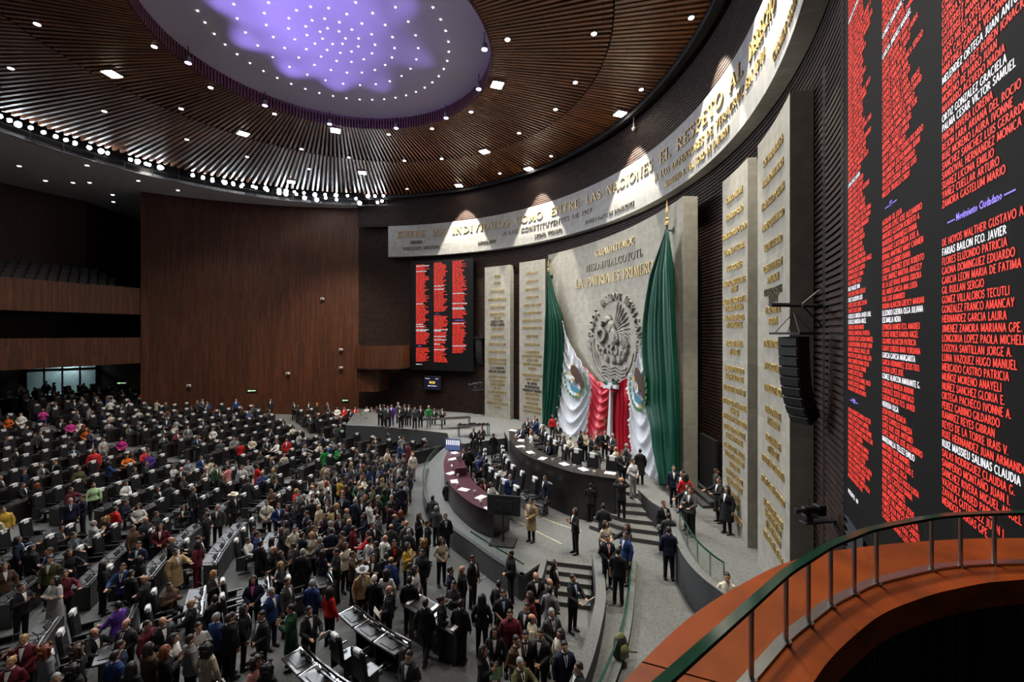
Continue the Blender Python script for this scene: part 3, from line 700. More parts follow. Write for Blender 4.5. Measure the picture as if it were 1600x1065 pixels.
mb = MB(); mb.strip_solid(offset_line(rb_, -.012), offset_line(rb_, .026), zt, zt+.012); mb.build('base_channel', M['steel'], gr)
for px, py in [(1173.8, 1062), (1228, 1003), (1263, 973.8), (1297.8, 946.7), (1334.7, 927.3), (1369.5, 911.8), (1455.6, 890.5), (1501, 884.7), (1553.6, 881.6)]:
    x, y = P12([(px, py)], 1.2)[0]; mb = MB(); mb.tube([(x, y, zt), (x, y, zt+.268)], .009, 10); mb.tube([(x, y, zt), (x, y, zt+.01)], .02, 10); mb.build('post', M['steel'], gr)
M['balc_floor'] = mat('balcony_carpet', (.012, .010, .010), .95, noise=.3)
mb = MB(); mb.solid([(0.9, -3), (5, -3), (5, 1.9), (2.6, 1.9), (1.2, .6)], zt-1.4, zt-1.3); struct('floor_balcony', mb, M['balc_floor'])
# ================================================================== STONE SLABS, BAND WORDS, MEDALLION
# a curved front surface: f(t in metres along the front, z, out) -> point
class Curve:
    def __init__(s, pts):
        s.p = pts; s.s = [0]
        for a, b in zip(pts, pts[1:]): s.s.append(s.s[-1]+math.dist(a, b))
        s.L = s.s[-1]
    def at(s, t, z, out=0.0):
        i = 0
        while i < len(s.s)-2 and s.s[i+1] < t: i += 1
        l = s.s[i+1]-s.s[i]; k = (t-s.s[i])/l
        a, b = s.p[i], s.p[i+1]; nx, ny = (b[1]-a[1])/l, -(b[0]-a[0])/l
        return (a[0]+(b[0]-a[0])*k+nx*out, a[1]+(b[1]-a[1])*k+ny*out, z)
    def find(s, px, out=0.0):
        """length along the curve where the line of sight through picture column px crosses it"""
        k = (px-800)/FPX; best = None
        n = 400
        prev = None
        for i in range(n+1):
            t = s.L*(i/n*1.1-.05); x, y, _ = s.at(t, 0, out); d = x-k*y
            if prev is not None and d*prev[1] <= 0: best = prev[0]+(t-prev[0])*abs(prev[1])/(abs(prev[1])+abs(d)+1e-9); return best
            prev = (t, d)
        return best if best is not None else s.L/2
CI = Curve(arc(WC, WR, ba0, ba1, 160))            # front of the band (from the far end towards the camera); out = into the hall
def words_on(cv, body, t0, z, cap, name, m, parent, width=None, out=.02, depth=.04, center=None, bold=0.0, maxw=None, res=1):
    V, F, w_ = serif_mesh(body, depth)
    if not len(V): return
    sx = cap*.70 if width is None else width/w_
    if maxw and sx*w_ > maxw: sx = maxw/w_
    if center is not None: t0 = center-sx*w_/2
    mb = MB()
    for x, y, zz in V: mb.v.append(cv.at(t0+x*sx, z+y*cap, out+zz))
    for f in F: mb.face(f)
    return mb.build(name, m, parent)
for wd, x0, x1 in [('ENTRE', 621, 665), ('LOS', 675.6, 698), ('INDIVIDUOS', 707, 797), ('COMO', 806, 849.4), ('ENTRE', 861, 906.6), ('LAS', 915.6, 940.7), ('NACIONES', 948, 1022), ('EL', 1031, 1049.5), ('RESPETO', 1058, 1132), ('AL', 1141, 1163), ('DERECHO', 1172, 1214)]:
    t0, t1 = CI.find(x0), CI.find(x1)
    words_on(CI, wd, t0, CAMZ+8.96, .60, 'inscription', M['gold'], band, width=t1-t0, depth=.07, bold=.012)
for wd, x0, x1, h, cp, mm in [('HEROICO', 641, 660, 8.35, .28, 'bronze'), ('COLEGIO MILITAR', 630, 688, 7.78, .3, 'bronze'), ('ANTONIA NAVA', 747, 775, 7.75, .26, 'bronze'), ('A LOS CONSTITUYENTES DE 1917', 786, 925, 8.24, .33, 'bronze'), ('LEONA VICARIO', 835.6, 878.5, 7.56, .26, 'bronze'),
    ('JOSEFA ORTIZ DE DOMINGUEZ', 914, 992, 7.56, .26, 'bronze'), ('A LOS DEFENSORES DE VERACRUZ EN 1914', 1023.6, 1197, 8.22, .36, 'gold'), ('MARIANO R. DEL TORO DE LAZARIN', 1039, 1140, 7.56, .3, 'gold'), ('CARMEN SERDAN', 1209.6, 1252, 7.56, .28, 'gold')]:
    t0, t1 = CI.find(x0), CI.find(x1)
    words_on(CI, wd, t0, CAMZ+h, cp, 'inscription', M[mm], band, width=t1-t0, depth=.05)

def slab(label, pts, thick, z0, z1, lines, cat='stone slab', cap=.20, group=None):
    """pts: plan front line from the far/left end to the near/right end"""
    th = thing('stone_slab', label, cat, group=None)
    back = offset_line(pts, thick)
    mb = MB(); mb.strip_solid(pts, back, z0, z1); mb.build('slab_body', M['stone_slab'], th)
    cv = Curve(pts)
    for l in lines:
        body, py = l[0], l[1]; dark = len(l) > 2
        mid = cv.at(cv.L/2, 0); z = hz(py, mid[1])
        words_on(cv, body, 0, z-cap/2, cap, 'inscription', M['bronze' if dark else 'gold'], th, center=cv.L/2, depth=.03, maxw=cv.L*.96, bold=.01)
    return th, cv
def wall_pts(x0, x1, n=8, R=WR):
    A, B = ang(ray_circ(x0, WC, R)), ang(ray_circ(x1, WC, R)); return arc(WC, R, A, B, n)
slab('narrow pale slab of carved names standing nearest the far red screen', wall_pts(757.5, 797), .5, UPP, CAMZ+5.72, [
    ('HEROES', 431), ('VICENTE', 442), ('JUAN N. ALVAREZ', 454), ('MANUEL LOPEZ COTILLA', 467), ('MIGUEL BARRAGAN', 479), ('FERNANDO TERESA', 490), ('DE MIER', 496), ('FELIPE DE JESUS', 502, 1), ('ANGELES RAMIREZ', 507, 1), ('JUAN ALVAREZ', 513), ('RAMON CORONA', 525), ('IGNACIO DE LA LLAVE', 537), ('JOSE MARIA ARTEAGA', 549), ('UNIVERSIDAD NACIONAL', 561), ('AUTONOMA DE MEXICO', 567), ('"A LA COMUNIDAD', 574.5, 1), ('MEXICANA MIGRANTE"', 580, 1), ('FRANCISCO I MADERO', 588), ('ALVARO OBREGON', 594.5), ('LAZARO CARDENAS', 600), ('DEL RIO', 606), ('AL EXILIO REPUBLICANO', 612), ('ESPAÑOL', 618), ('A LOS AEREOS', 624), ('DEFENSORES DE LA PATRIA', 629.5), ('EN 1862', 635.5)])
slab('pale slab of carved names between the narrow slab and the green flag', wall_pts(811.5, 852), .5, UPP, CAMZ+5.78, [
    ('JUAN ALDAMA', 426), ('MIGUEL BRAVO', 439), ('PEDRO ASCENCIO', 451.5), ('NICOLAS BRAVO', 464), ('MIGUEL RAMOS ARIZPE', 476.5), ('GRAL DOMINGO REYES', 488.5), ('GERTRUDIS BOCANEGRA', 500.5), ('VALENTIN GOMEZ FARIAS', 512), ('BENITO JUAREZ', 525), ('IGNACIO ZARAGOZA', 538), ('A LOS DEFENSORES', 550), ('DE PUEBLA DE ZARAGOZA', 556), ('EN 1862 Y 1863', 562.5), ('INSTITUTO POLITECNICO', 569), ('NACIONAL', 575.5), ('RICARDO FLORES MAGON', 586), ('AQUILES SERDAN', 592.5), ('DEL ANFORA', 599, 1), ('BICENTENARIO DEL', 604.5, 1), ('CONGRESO DE ANAHUAC', 610, 1), ('FRANCISCO VILLA', 615.5), ('GENARO ESTRADA', 622.5), ('EDUARDO NERI', 630), ('JUSTO SIERRA MENDEZ', 636.5), ('OCTAVIO PAZ LOZANO', 643)])
slab('tall stone slab of gilt names between the dark doorway and the nearest slab', wall_pts(1129, 1168), .5, UPP, CAMZ+5.92, [
    ('IGNACIO ALLENDE', 305), ('LEONARDO BRAVO', 333), ('FRANCISCO PRIMO VERDAD', 362), ('GUADALUPE VICTORIA', 389), ('VICTOR ROSALES', 416), ('A LOS CONSTITUYENTES', 440), ('DE 1857', 451), ('A LOS DEFENSORES DE LA', 469), ('PATRIA DE PUEBLO', 480), ('A LOS NIÑOS HEROES', 496), ('DE CHAPULTEPEC', 507), ('MARGARITA MAZA', 536.5), ('DE JUAREZ', 549.6), ('MARIANO ESCOBEDO', 577), ('A LOS VENCEDORES', 590), ('EN QUERETARO EN 1867', 609), ('DEFENSORES DE LA PATRIA', 631.6), ('1862-1868', 643), ('BATALLON DE SAN PATRICIO', 656), ('BELISARIO DOMINGUEZ', 673), ('EMILIANO ZAPATA', 686), ('FRANCISCO J. MUGICA', 703), ('VICENTE LOMBARDO', 716), ('TOLEDANO', 729), ('IGNACIO RAMIREZ', 744), ('"EL NIGROMANTE"', 757.5), ('JUAN VALLE', 776), ('SUAREZ', 789), ('JOSE GUERRERO', 806)], cap=.21)
slab('tallest nearest stone slab of gilt names behind the hanging loudspeakers', wall_pts(1184, 1234), .5, UPP, CAMZ+5.92, [
    ('JOSE MARIA MORELOS', 237), ('MARIANO MATAMOROS', 271), ('HERMENEGILDO GALEANA', 308), ('ANDRES QUINTANA ROO', 344), ('VICENTE GUERRERO', 379.5), ('CONSTITUYENTES DE', 414.6), ('APATZINGAN', 434), ('GILBERTO BOSQUES', 454, 1), ('SALDIVAR', 465.7, 1), ('PEDRO SAINZ DE', 483), ('BARANDA', 501), ('PONCIANO ARRIAGA', 537), ('MELCHOR OCAMPO', 574), ('FRANCISCO ZARCO', 609), ('IGNACIO MANUEL', 645), ('ALTAMIRANO', 661.6), ('SOR JUANA INES', 690), ('DE LA CRUZ', 706.7), ('VENUSTIANO CARRANZA', 729), ('FELIPE CARRILLO PUERTO', 765), ('A LOS LEGISLADORES', 800.7), ('MARTIRES DE 1913', 816), ('AL MOVIMIENTO', 833), ('ESTUDIANTIL DE 1968', 853)], cap=.21)
# the great central slab
E0, E1, E2 = Vector((2.85, 33.9)), Vector((6.83, 25.2)), Vector((7.67, 19.35))
def circ3(a, b, c):
    A = np.array([[2*(b.x-a.x), 2*(b.y-a.y)], [2*(c.x-a.x), 2*(c.y-a.y)]]); r = np.array([b.length_squared-a.length_squared, c.length_squared-a.length_squared])
    o = np.linalg.solve(A, r); return (o[0], o[1]), math.hypot(a.x-o[0], a.y-o[1])
EC, ER = circ3(E0, E1, E2)
epts = arc(EC, ER, ang(E0, EC), ang(E2, EC), 30)
esl, CE = slab('broad central stone wall slab behind the giant flags, carrying the round seal', epts, .66, UPP, CAMZ+6.13, [])
for body, x0, x1, py0, py1, m_, b in [('CUAUHTEMOC', 931, 993, 399, 383, 'gold', 0), ('NEZAHUALCOYOTL', 916, 1005, 424.5, 400.5, 'bronze', .01), ('LA PATRIA ES PRIMERO', 900, 1022, 450.5, 424, 'gold', .015)]:
    t0, t1 = CE.find(x0), CE.find(x1); z = (hz(py0, CE.at(t0, 0)[1])+hz(py1, CE.at(t1, 0)[1]))/2
    words_on(CE, body, t0, z, {'CUAUHTEMOC': .42, 'NEZAHUALCOYOTL': .45, 'LA PATRIA ES PRIMERO': .62}[body], 'inscription', M[m_], esl, width=t1-t0, depth=.05, bold=b)

# ---- round national seal in relief, local (u, v) metres about its centre
tm = CE.find(961.5); zm = 8.42
seal = thing('round_seal', 'large carved round seal with an eagle and ring of words on the central stone', 'relief seal')
def relief(polys, name, h0=.0, mats=None):
    """raised shapes with a ridge: each polygon gets walls and an inset raised top"""
    mb = MB()
    for P, h in polys:
        n = len(P); cx = sum(p[0] for p in P)/n; cy = sum(p[1] for p in P)/n
        rings = []
        for k, hh in ((1.0, 0), (.96, h*.6), (.6, h)):
            rings.append([mb.vert(CE.at(tm+cx+(p[0]-cx)*k, zm+cy+(p[1]-cy)*k, h0+hh)) for p in P])
        for A, B in zip(rings, rings[1:]):
            for i in range(n): mb.face((A[i], A[(i+1) % n], B[(i+1) % n], B[i]))
        mb.face(rings[-1])
    return mb.build(name, mats or M['relief'], seal)
def leafp(x, y, a, L, w_, n=7):
    """pointed leaf/feather outline from (x, y) in direction a"""
    out = []
    for k in range(n+1):
        t = k/n; out.append((t*L, w_/2*math.sin(math.pi*t**.8)))
    for k in range(n-1, 0, -1):
        t = k/n; out.append((t*L, -w_/2*math.sin(math.pi*t**.8)))
    c, s_ = math.cos(a), math.sin(a)
    return [(x+p*c-q*s_, y+p*s_+q*c) for p, q in out]
def stroke(pts, w_):
    pts = smooth_line(pts, 4); n = len(pts); L, R_ = [], []
    for i, p in enumerate(pts):
        a, b = pts[max(i-1, 0)], pts[min(i+1, n-1)]; l = math.dist(a, b) or 1
        ww = w_ if not callable(w_) else w_(i/(n-1))
        nx, ny = -(b[1]-a[1])/l*ww/2, (b[0]-a[0])/l*ww/2
        L.append((p[0]+nx, p[1]+ny)); R_.append((p[0]-nx, p[1]-ny))
    return L+R_[::-1]
def strokes(lst, name, h, m=None):
    mb = MB()
    for P in lst:
        n = len(P)//2; i0 = len(mb.v)
        for p in P: mb.v.append(CE.at(tm+p[0], zm+p[1], h))
        for p in P: mb.v.append(CE.at(tm+p[0], zm+p[1], 0))
        N2 = 2*n
        for k in range(n-1): mb.face((i0+k, i0+k+1, i0+N2-2-k, i0+N2-1-k))
        for k in range(N2): mb.face((i0+k, i0+(k+1) % N2, i0+N2+(k+1) % N2, i0+N2+k))
    return mb.build(name, m or M['relief'], seal)
# words round the upper half
RW = 2.62
mbw = MB(); txt = 'ESTADOS UNIDOS MEXICANOS'
for i, ch in enumerate(txt):
    if ch == ' ': continue
    a = math.radians(188-196*i/(len(txt)-1)); V, F, w_ = serif_mesh(ch, .16); s_ = .46
    base = len(mbw.v)
    for x, y, zz in V:
        lx, ly = (x-w_/2)*s_*.9, y*s_
        u = RW*math.cos(a)+lx*math.sin(a)+ly*math.cos(a); v = RW*math.sin(a)-lx*math.cos(a)+ly*math.sin(a)
        mbw.v.append(CE.at(tm+u, zm+v, .06+zz))
    for f in F: mbw.face([base+k for k in f])
mbw.build('seal_lettering', M['relief'], seal)
wr = []
for sgn in (-1, 1):                                   # oak and laurel wreath of the lower half
    for k in range(22):
        a = math.radians(-90+sgn*(4+k*3.9))
        for rr, da, L in ((2.72, .55, .5), (2.62, -.55, .42), (2.95, .15, .42)):
            wr.append((leafp(rr*math.cos(a), rr*math.sin(a), a+sgn*(math.pi/2)-da*sgn*1.0, L, .2, 5), .12))
relief(wr, 'wreath')
fe = []                                               # eagle: spread wing of three rows of feathers
for k in range(13): fe.append((leafp(.1+.07*k, 1.15-.05*k, math.radians(78-k*13), 1.35-.02*k, .17), .12))
for k in range(11): fe.append((leafp(.05+.06*k, .95-.05*k, math.radians(70-k*13), .85, .17), .18))
for k in range(9): fe.append((leafp(.0+.05*k, .8-.05*k, math.radians(62-k*13), .45, .15), .24))
for k in range(8): fe.append((leafp(-.25+.03*k, .55, math.radians(125+k*3), .5+.02*k, .13), .14))
for k in range(9): fe.append((leafp(.35, -.25, math.radians(-20-k*9), 1.15, .2), .12))   # tail
for k in range(10): fe.append((leafp(-.1+.06*(k % 5), .5-.22*(k//5), math.radians(-75+k*4), .45, .16), .26))
for k in range(9): fe.append((leafp(-.55-.05*k, 1.3+.09*math.sin(k), math.radians(70+k*16), .34, .12), .16))
relief(fe, 'eagle_feathers')
relief([([( -.75+.42*math.cos(t)*1.0, 1.42+.26*math.sin(t)) for t in np.linspace(0, 2*math.pi, 14)[:-1]], .3),
        ([(.05+.42*math.cos(t), .35+.62*math.sin(t)) for t in np.linspace(0, 2*math.pi, 16)[:-1]], .3),
        ([(-1.1, 1.5), (-1.38, 1.42), (-1.42, 1.22), (-1.28, 1.28), (-1.0, 1.32)], .26),
        ([(-.35+.3*math.cos(t), .95+.42*math.sin(t)) for t in np.linspace(0, 2*math.pi, 14)[:-1]], .28)], 'eagle_body')
sn = [[(-1.25, 1.3), (-1.45, 1.05), (-1.2, .8), (-.95, .6), (-1.05, .3), (-1.4, .1), (-1.75, .25), (-1.9, .6), (-1.75, .85), (-1.6, .7)],
      [(-1.75, .25), (-1.55, -.1), (-1.3, -.35), (-1.0, -.5)], [(-1.9, -.2), (-1.75, -.6), (-1.5, -.8)]]
strokes([stroke(s_, .15) for s_ in sn], 'serpent', .22)
strokes([stroke([(-.1, -.2), (-.25, -.5), (-.1, -.75)], .16), stroke([(.3, -.2), (.45, -.45), (.35, -.75)], .16)], 'eagle_legs', .2)
ca = []
for x, y, a, L, w_ in [(-.1, -1.4, 90, .75, .5), (.5, -1.35, 60, .7, .42), (-.75, -1.3, 125, .7, .42), (-1.2, -1.0, 100, .55, .36), (1.0, -1.1, 60, .6, .36), (-1.55, -.6, 80, .5, .3), (1.35, -.7, 70, .5, .3), (.1, -.8, 60, .45, .34), (-.55, -.75, 110, .45, .32), (.65, -.75, 40, .45, .3)]:
    ca.append((leafp(x, y, math.radians(a), L, w_, 6), .2))
    for q in range(3): ca.append((leafp(x+math.cos(math.radians(a))*L, y+math.sin(math.radians(a))*L, math.radians(a-35+35*q), .2, .1, 4), .16))
relief(ca, 'cactus')
wv = [stroke([(-1.5, -1.55-k*.2), (-.9, -1.45-k*.2), (-.4, -1.6-k*.2), (.2, -1.45-k*.2), (.8, -1.6-k*.2), (1.4, -1.5-k*.2)], .11) for k in range(4)]
strokes(wv+[stroke([(-.35, -2.35), (0, -2.15), (.35, -2.35), (0, -2.6), (-.35, -2.35)], .12)], 'lake_and_ribbon', .14)
strokes([stroke([(2.3*math.cos(t)*.97, 2.3*math.sin(t)*.97) for t in np.linspace(math.radians(-165), math.radians(-15), 16)], .09)], 'seal_rim', .1)

# ================================================================== THE GIANT FLAGS
def onE(px, py, out):
    t = CE.find(px, out); x, y, _ = CE.at(t, 0, out); return t, hz(py, y)
def panel(name, left, right, color, parent, folds=5, amp=.16, out=.55, ny=90, nx=46, phase=0.0, swag=0.0):
    """cloth between two picture-measured edges (lists of px, py), hung in front of the central slab"""
    L = [onE(px, py, out) for px, py in left]; R_ = [onE(px, py, out) for px, py in right]
    def rs(P, n):
        P = smooth_line(P, 8); s_ = [0]
        for a, b in zip(P, P[1:]): s_.append(s_[-1]+math.dist(a, b))
        o = []
        for i in range(n+1):
            q = s_[-1]*i/n; k = max(j for j in range(len(s_)) if s_[j] <= q+1e-9); k = min(k, len(P)-2)
            f = (q-s_[k])/(s_[k+1]-s_[k]+1e-9); o.append((P[k][0]+(P[k+1][0]-P[k][0])*f, P[k][1]+(P[k+1][1]-P[k][1])*f))
        return o
    L, R_ = rs(L, ny), rs(R_, ny); mb = MB(); g = []
    for i in range(ny+1):
        v = i/ny; row = []
        wdt = math.dist(L[i], R_[i])
        for j in range(nx+1):
            u = j/nx; t = L[i][0]*(1-u)+R_[i][0]*u; z = L[i][1]*(1-u)+R_[i][1]*u
            z -= swag*math.sin(math.pi*u)*wdt
            am = amp*min(1, wdt/2.0+.12)
            d = am*(math.sin(2*math.pi*folds*u+phase+1.1*math.sin(3*v+phase))+.45*math.sin(2*math.pi*folds*2.3*u+2*phase+v*2))
            if swag: d = am*(.85*(1-2*abs(math.sin(math.pi*(folds*v*2.5-1.6*math.sin(math.pi*(u**.8)))+phase))**.7)*min(1, 2.5*v)+.55*math.sin(2*math.pi*folds*.5*u+v*1.5)*(1.1-v))
            row.append(mb.vert(CE.at(t, z, out+d)))
        g.append(row)
    for i in range(ny):
        for j in range(nx): mb.face((g[i][j], g[i+1][j], g[i+1][j+1], g[i][j+1]))
    o = mb.build(name, color, parent, True)
    sm = o.modifiers.new('thickness', 'SOLIDIFY'); sm.thickness = .015
    return o
M['green_silk'] = mat('green_silk', (.0, .060, .034), .5, spec=.45, noise=.1, nscale=4)
M['white_silk'] = mat('white_silk', (.50, .52, .56), .5, spec=.35, noise=.05, nscale=4)
M['red_silk'] = mat('red_silk', (.38, .006, .022), .42, spec=.45, noise=.1, nscale=4)
fr = thing('giant_flag', 'huge tricolour flag drape hanging from the nearer pole of the stone wall', 'flag')
panel('green_cloth', [(1040.5, 360), (1021.8, 431), (1011.5, 489), (1008.6, 526), (1009.4, 559), (1013, 596), (1013, 629), (1021.8, 666), (1024.5, 699), (1031, 737), (1034, 758)],
      [(1042.5, 360), (1046.6, 422), (1051.6, 505), (1056, 588), (1058.5, 670), (1059, 758)], M['green_silk'], fr, 5, .17)
panel('white_cloth', [(1010, 500), (1003, 538), (993, 567), (984.6, 584), (980, 604), (984.6, 629), (983, 666), (986, 699), (990, 735)],
      [(1011, 495), (1009, 526), (1010, 559), (1013.5, 596), (1013.5, 629), (1022, 666), (1025, 699), (1031.5, 737), (1034, 762)], M['white_silk'], fr, 4, .13, .5, swag=.13)
panel('red_cloth', [(968, 598), (961, 612), (958.5, 640), (958, 670), (958.5, 700), (960, 722)], [(980, 590), (980.5, 606), (984.6, 629), (983, 666), (986, 699), (988, 730)], M['red_silk'], fr, 3.5, .14, .48)
fl = thing('giant_flag', 'huge tricolour flag drape hanging from the farther pole by the narrow slabs', 'flag')
panel('green_cloth', [(855.8, 423), (855.2, 505), (852, 588), (849, 662)], [(856.8, 423), (866.9, 464), (879, 503), (882, 546), (878.5, 588), (876, 621), (871, 645), (869, 668)], M['green_silk'], fl, 4, .2)
panel('white_cloth', [(878, 501), (881, 546), (878, 588), (875, 621), (870, 645.8), (870, 668), (880, 690)], [(879, 501), (885.5, 526), (897.9, 550.7), (912, 573), (921, 586), (925, 610), (921, 645), (918.5, 670), (918, 700)], M['white_silk'], fl, 4, .15, .5, swag=.16)
panel('red_cloth', [(912, 571), (921, 588), (925, 612), (921, 645), (918.5, 670), (918, 705)], [(946, 599), (953, 608), (954, 640), (952.5, 670), (952, 710)], M['red_silk'], fl, 4, .16, .48, swag=.1)
# flag emblems: small eagles with wreath painted on the white
def emblem(parent, pxc, pyc, pxw, pyh, out=.74, flip=1):
    t0, z0 = onE(pxc, pyc, out); t1, _ = onE(pxc+pxw/2, pyc, out); W = t1-t0; H = pyh/2/FPX*CE.at(t0, 0, out)[1]
    def patch(name, polys, m):
        mb = MB()
        for P in polys:
            n = len(P); a = [mb.vert(CE.at(t0+flip*p[0]*W, z0+p[1]*H, out+.03)) for p in P]; b = [mb.vert(CE.at(t0+flip*p[0]*W, z0+p[1]*H, out)) for p in P]
            mb.face(a); mb.face(b[::-1])
            for i in range(n): mb.face((b[i], b[(i+1) % n], a[(i+1) % n], a[i]))
        mb.build(name, m, parent)
    eag = [[(-.35, .95), (-.1, 1.0), (.25, .8), (.6, .35), (.85, -.15), (.75, -.45), (.5, -.35), (.35, .0), (.2, -.2), (.05, -.1), (-.05, .2), (-.3, .35), (-.45, .6)]]
    patch('emblem_eagle', eag, M['eagle_brown'])
    patch('emblem_leaves', [leafp(math.cos(a)*.92, math.sin(a)*.95, a+1.2, .3, .16, 4) for a in np.linspace(math.radians(150), math.radians(385), 15)], M['leaf_green'])
    patch('emblem_lake', [[(-.5, -.15), (-.2, -.3), (.3, -.45), (.45, -.65), (.1, -.75), (-.4, -.6)], [(-.6, .1), (-.45, .0), (-.4, -.2), (-.6, -.2)]], M['lake_blue'])
    patch('emblem_fruit', [leafp(-.55, .55, -1, .3, .2, 4), leafp(-.3, .2, -1.4, .3, .22, 4), leafp(-.1, -.3, -1.5, .35, .25, 4), leafp(.1, -.75, -.3, .3, .22, 4), leafp(-.45, .8, 1, .25, .18, 4)], M['ochre'])
M['eagle_brown'] = mat('eagle_brown', (.045, .02, .012), .6, noise=.3, nscale=12); M['leaf_green'] = mat('leaf_green', (.05, .16, .04), .6, noise=.2)
M['lake_blue'] = mat('lake_blue', (.03, .17, .25), .6, noise=.3, nscale=12); M['ochre'] = mat('ochre', (.55, .30, .05), .6, noise=.3, nscale=12)
emblem(fl, 899, 595, 33, 50); emblem(fr, 997.5, 607, 26, 66)
# knot of ribbons between them
kn = thing('tricolour_bow', 'small green, white and red ribbon bow tying the two flags together', 'bow')
def bowpart(name, pts, m, out=.8):
    mb = MB(); P = [onE(px, py, out) for px, py in pts]; n = len(P)
    a = [mb.vert(CE.at(t, z, out+.16)) for t, z in P]; b = [mb.vert(CE.at(t, z, out)) for t, z in P]
    mb.face(a); mb.face(b[::-1])
    for i in range(n): mb.face((b[i], b[(i+1) % n], a[(i+1) % n], a[i]))
    mb.build(name, m, kn)
bowpart('green_loop', [(944.5, 595), (950, 597), (955, 600), (958, 596.5), (965.5, 595), (966, 599.5), (960, 600.5), (955, 603), (948, 600)], M['green_silk'])
bowpart('white_loop', [(945.5, 600.5), (952, 601.5), (955, 603.5), (959, 601.5), (967, 601), (967, 607.5), (960, 606.5), (955.5, 604.5), (952, 606), (945.5, 606)], M['white_silk'], .82)
bowpart('knot', [(953.4, 598), (957.4, 597), (958.6, 602), (957, 607.5), (953.8, 607), (952.6, 602)], M['white_silk'], .92)
bowpart('white_tail', [(956, 607), (958, 607), (957.5, 640), (957, 682), (951.5, 682), (954.5, 640)], M['white_silk'], .7)
bowpart('red_tail', [(957, 604), (959.5, 606), (961.5, 612), (957.5, 609)], M['red_silk'], .84)
# poles
for pxT, pyT, pyB, lab in [(1042, 352, 757, 'tall dark flagpole with gilt spear tip on brackets, nearer of the pair'), (857, 427, 668, 'tall dark flagpole with gilt spear tip, farther of the pair')]:
    t, zt_ = onE(pxT, pyT, .3); p = CE.at(t, 0, .3); th = thing('flagpole', lab, 'flagpole', (p[0], p[1], UPP))
    zt_ = zt_-UPP
    mb = MB(); mb.tube([(0, 0, 0), (0, 0, zt_)], .05, 8); mb.build('pole', M['blackmatte'], th)
    mb = MB(); mb.lathe([(.09, zt_), (.1, zt_+.1), (.07, zt_+.2), (.1, zt_+.3), (.04, zt_+.38)], 10); mb.lathe([(.02, zt_+.38), (.07, zt_+.62), (.03, zt_+.95), (.004, zt_+1.2)], 8); mb.build('finial', M['gold'], th)
    for q in (.98, .78, .56, .33):
        a = CE.at(t+.03, zt_*q, .0); mb = MB(); mb.box(((a[0]-p[0])/2, (a[1]-p[1])/2, zt_*q), (.5, .07, .07), math.atan2(a[1]-p[1], a[0]-p[0])); mb.box((a[0]-p[0], a[1]-p[1], zt_*q), (.05, .3, .3), math.atan2(a[1]-p[1], a[0]-p[0])); mb.build('bracket', M['blackmatte'], th)

# ================================================================== SCREENS OF NAMES
surn = 'AGUILAR ALVAREZ ARIAS AVILA BARRERA BAUTISTA BENITEZ BERNAL CABRERA CALDERON CAMACHO CARRILLO CASTILLO CASTRO CHAVEZ CORTES CRUZ DIAZ DURAN ESPINOSA FLORES FUENTES GALLARDO GARCIA GARZA GOMEZ GONZALEZ GUERRA GUTIERREZ HERNANDEZ HERRERA IBARRA JIMENEZ JUAREZ LARA LEON LOPEZ LUNA MARTINEZ MEDINA MEJIA MENDOZA MOLINA MORALES MORENO MUÑOZ NAVARRO NUÑEZ OCHOA ORTEGA ORTIZ PACHECO PEREZ PONCE RAMIREZ RAMOS REYES RIVERA ROBLES RODRIGUEZ ROJAS ROMERO ROSALES RUIZ SALAS SANCHEZ SANDOVAL SERRANO SILVA SOLIS SOTO SUAREZ TORRES TRUJILLO VALDEZ VARGAS VAZQUEZ VEGA VILLARREAL ZAMORA'.split()
giv = 'ANA ANGEL ARTURO BLANCA CARLOS CLAUDIA DANIEL DAVID DIANA EDUARDO ELENA EMILIO FERNANDO GABRIEL GERARDO GLORIA HUGO IRMA IVONNE JAVIER JESUS JORGE JOSE JUAN JULIO LAURA LUIS LUISA MANUEL MARIA MARIO MARTHA MIGUEL MONICA OLGA OSCAR PABLO PATRICIA PEDRO RAUL RICARDO ROSA SERGIO SILVIA TANIA VICTOR'.split()
rq = random.Random(11)
def col_random(n):
    out = []
    S = sorted(rq.choice(surn) for _ in range(n))
    for s_ in S:
        nm = s_+' '+rq.choice(surn)+' '+rq.choice(giv)+(' '+rq.choice(giv) if rq.random() < .4 else '')
        out.append((nm[:28], 'w' if rq.random() < .1 else 'r'))
    return out
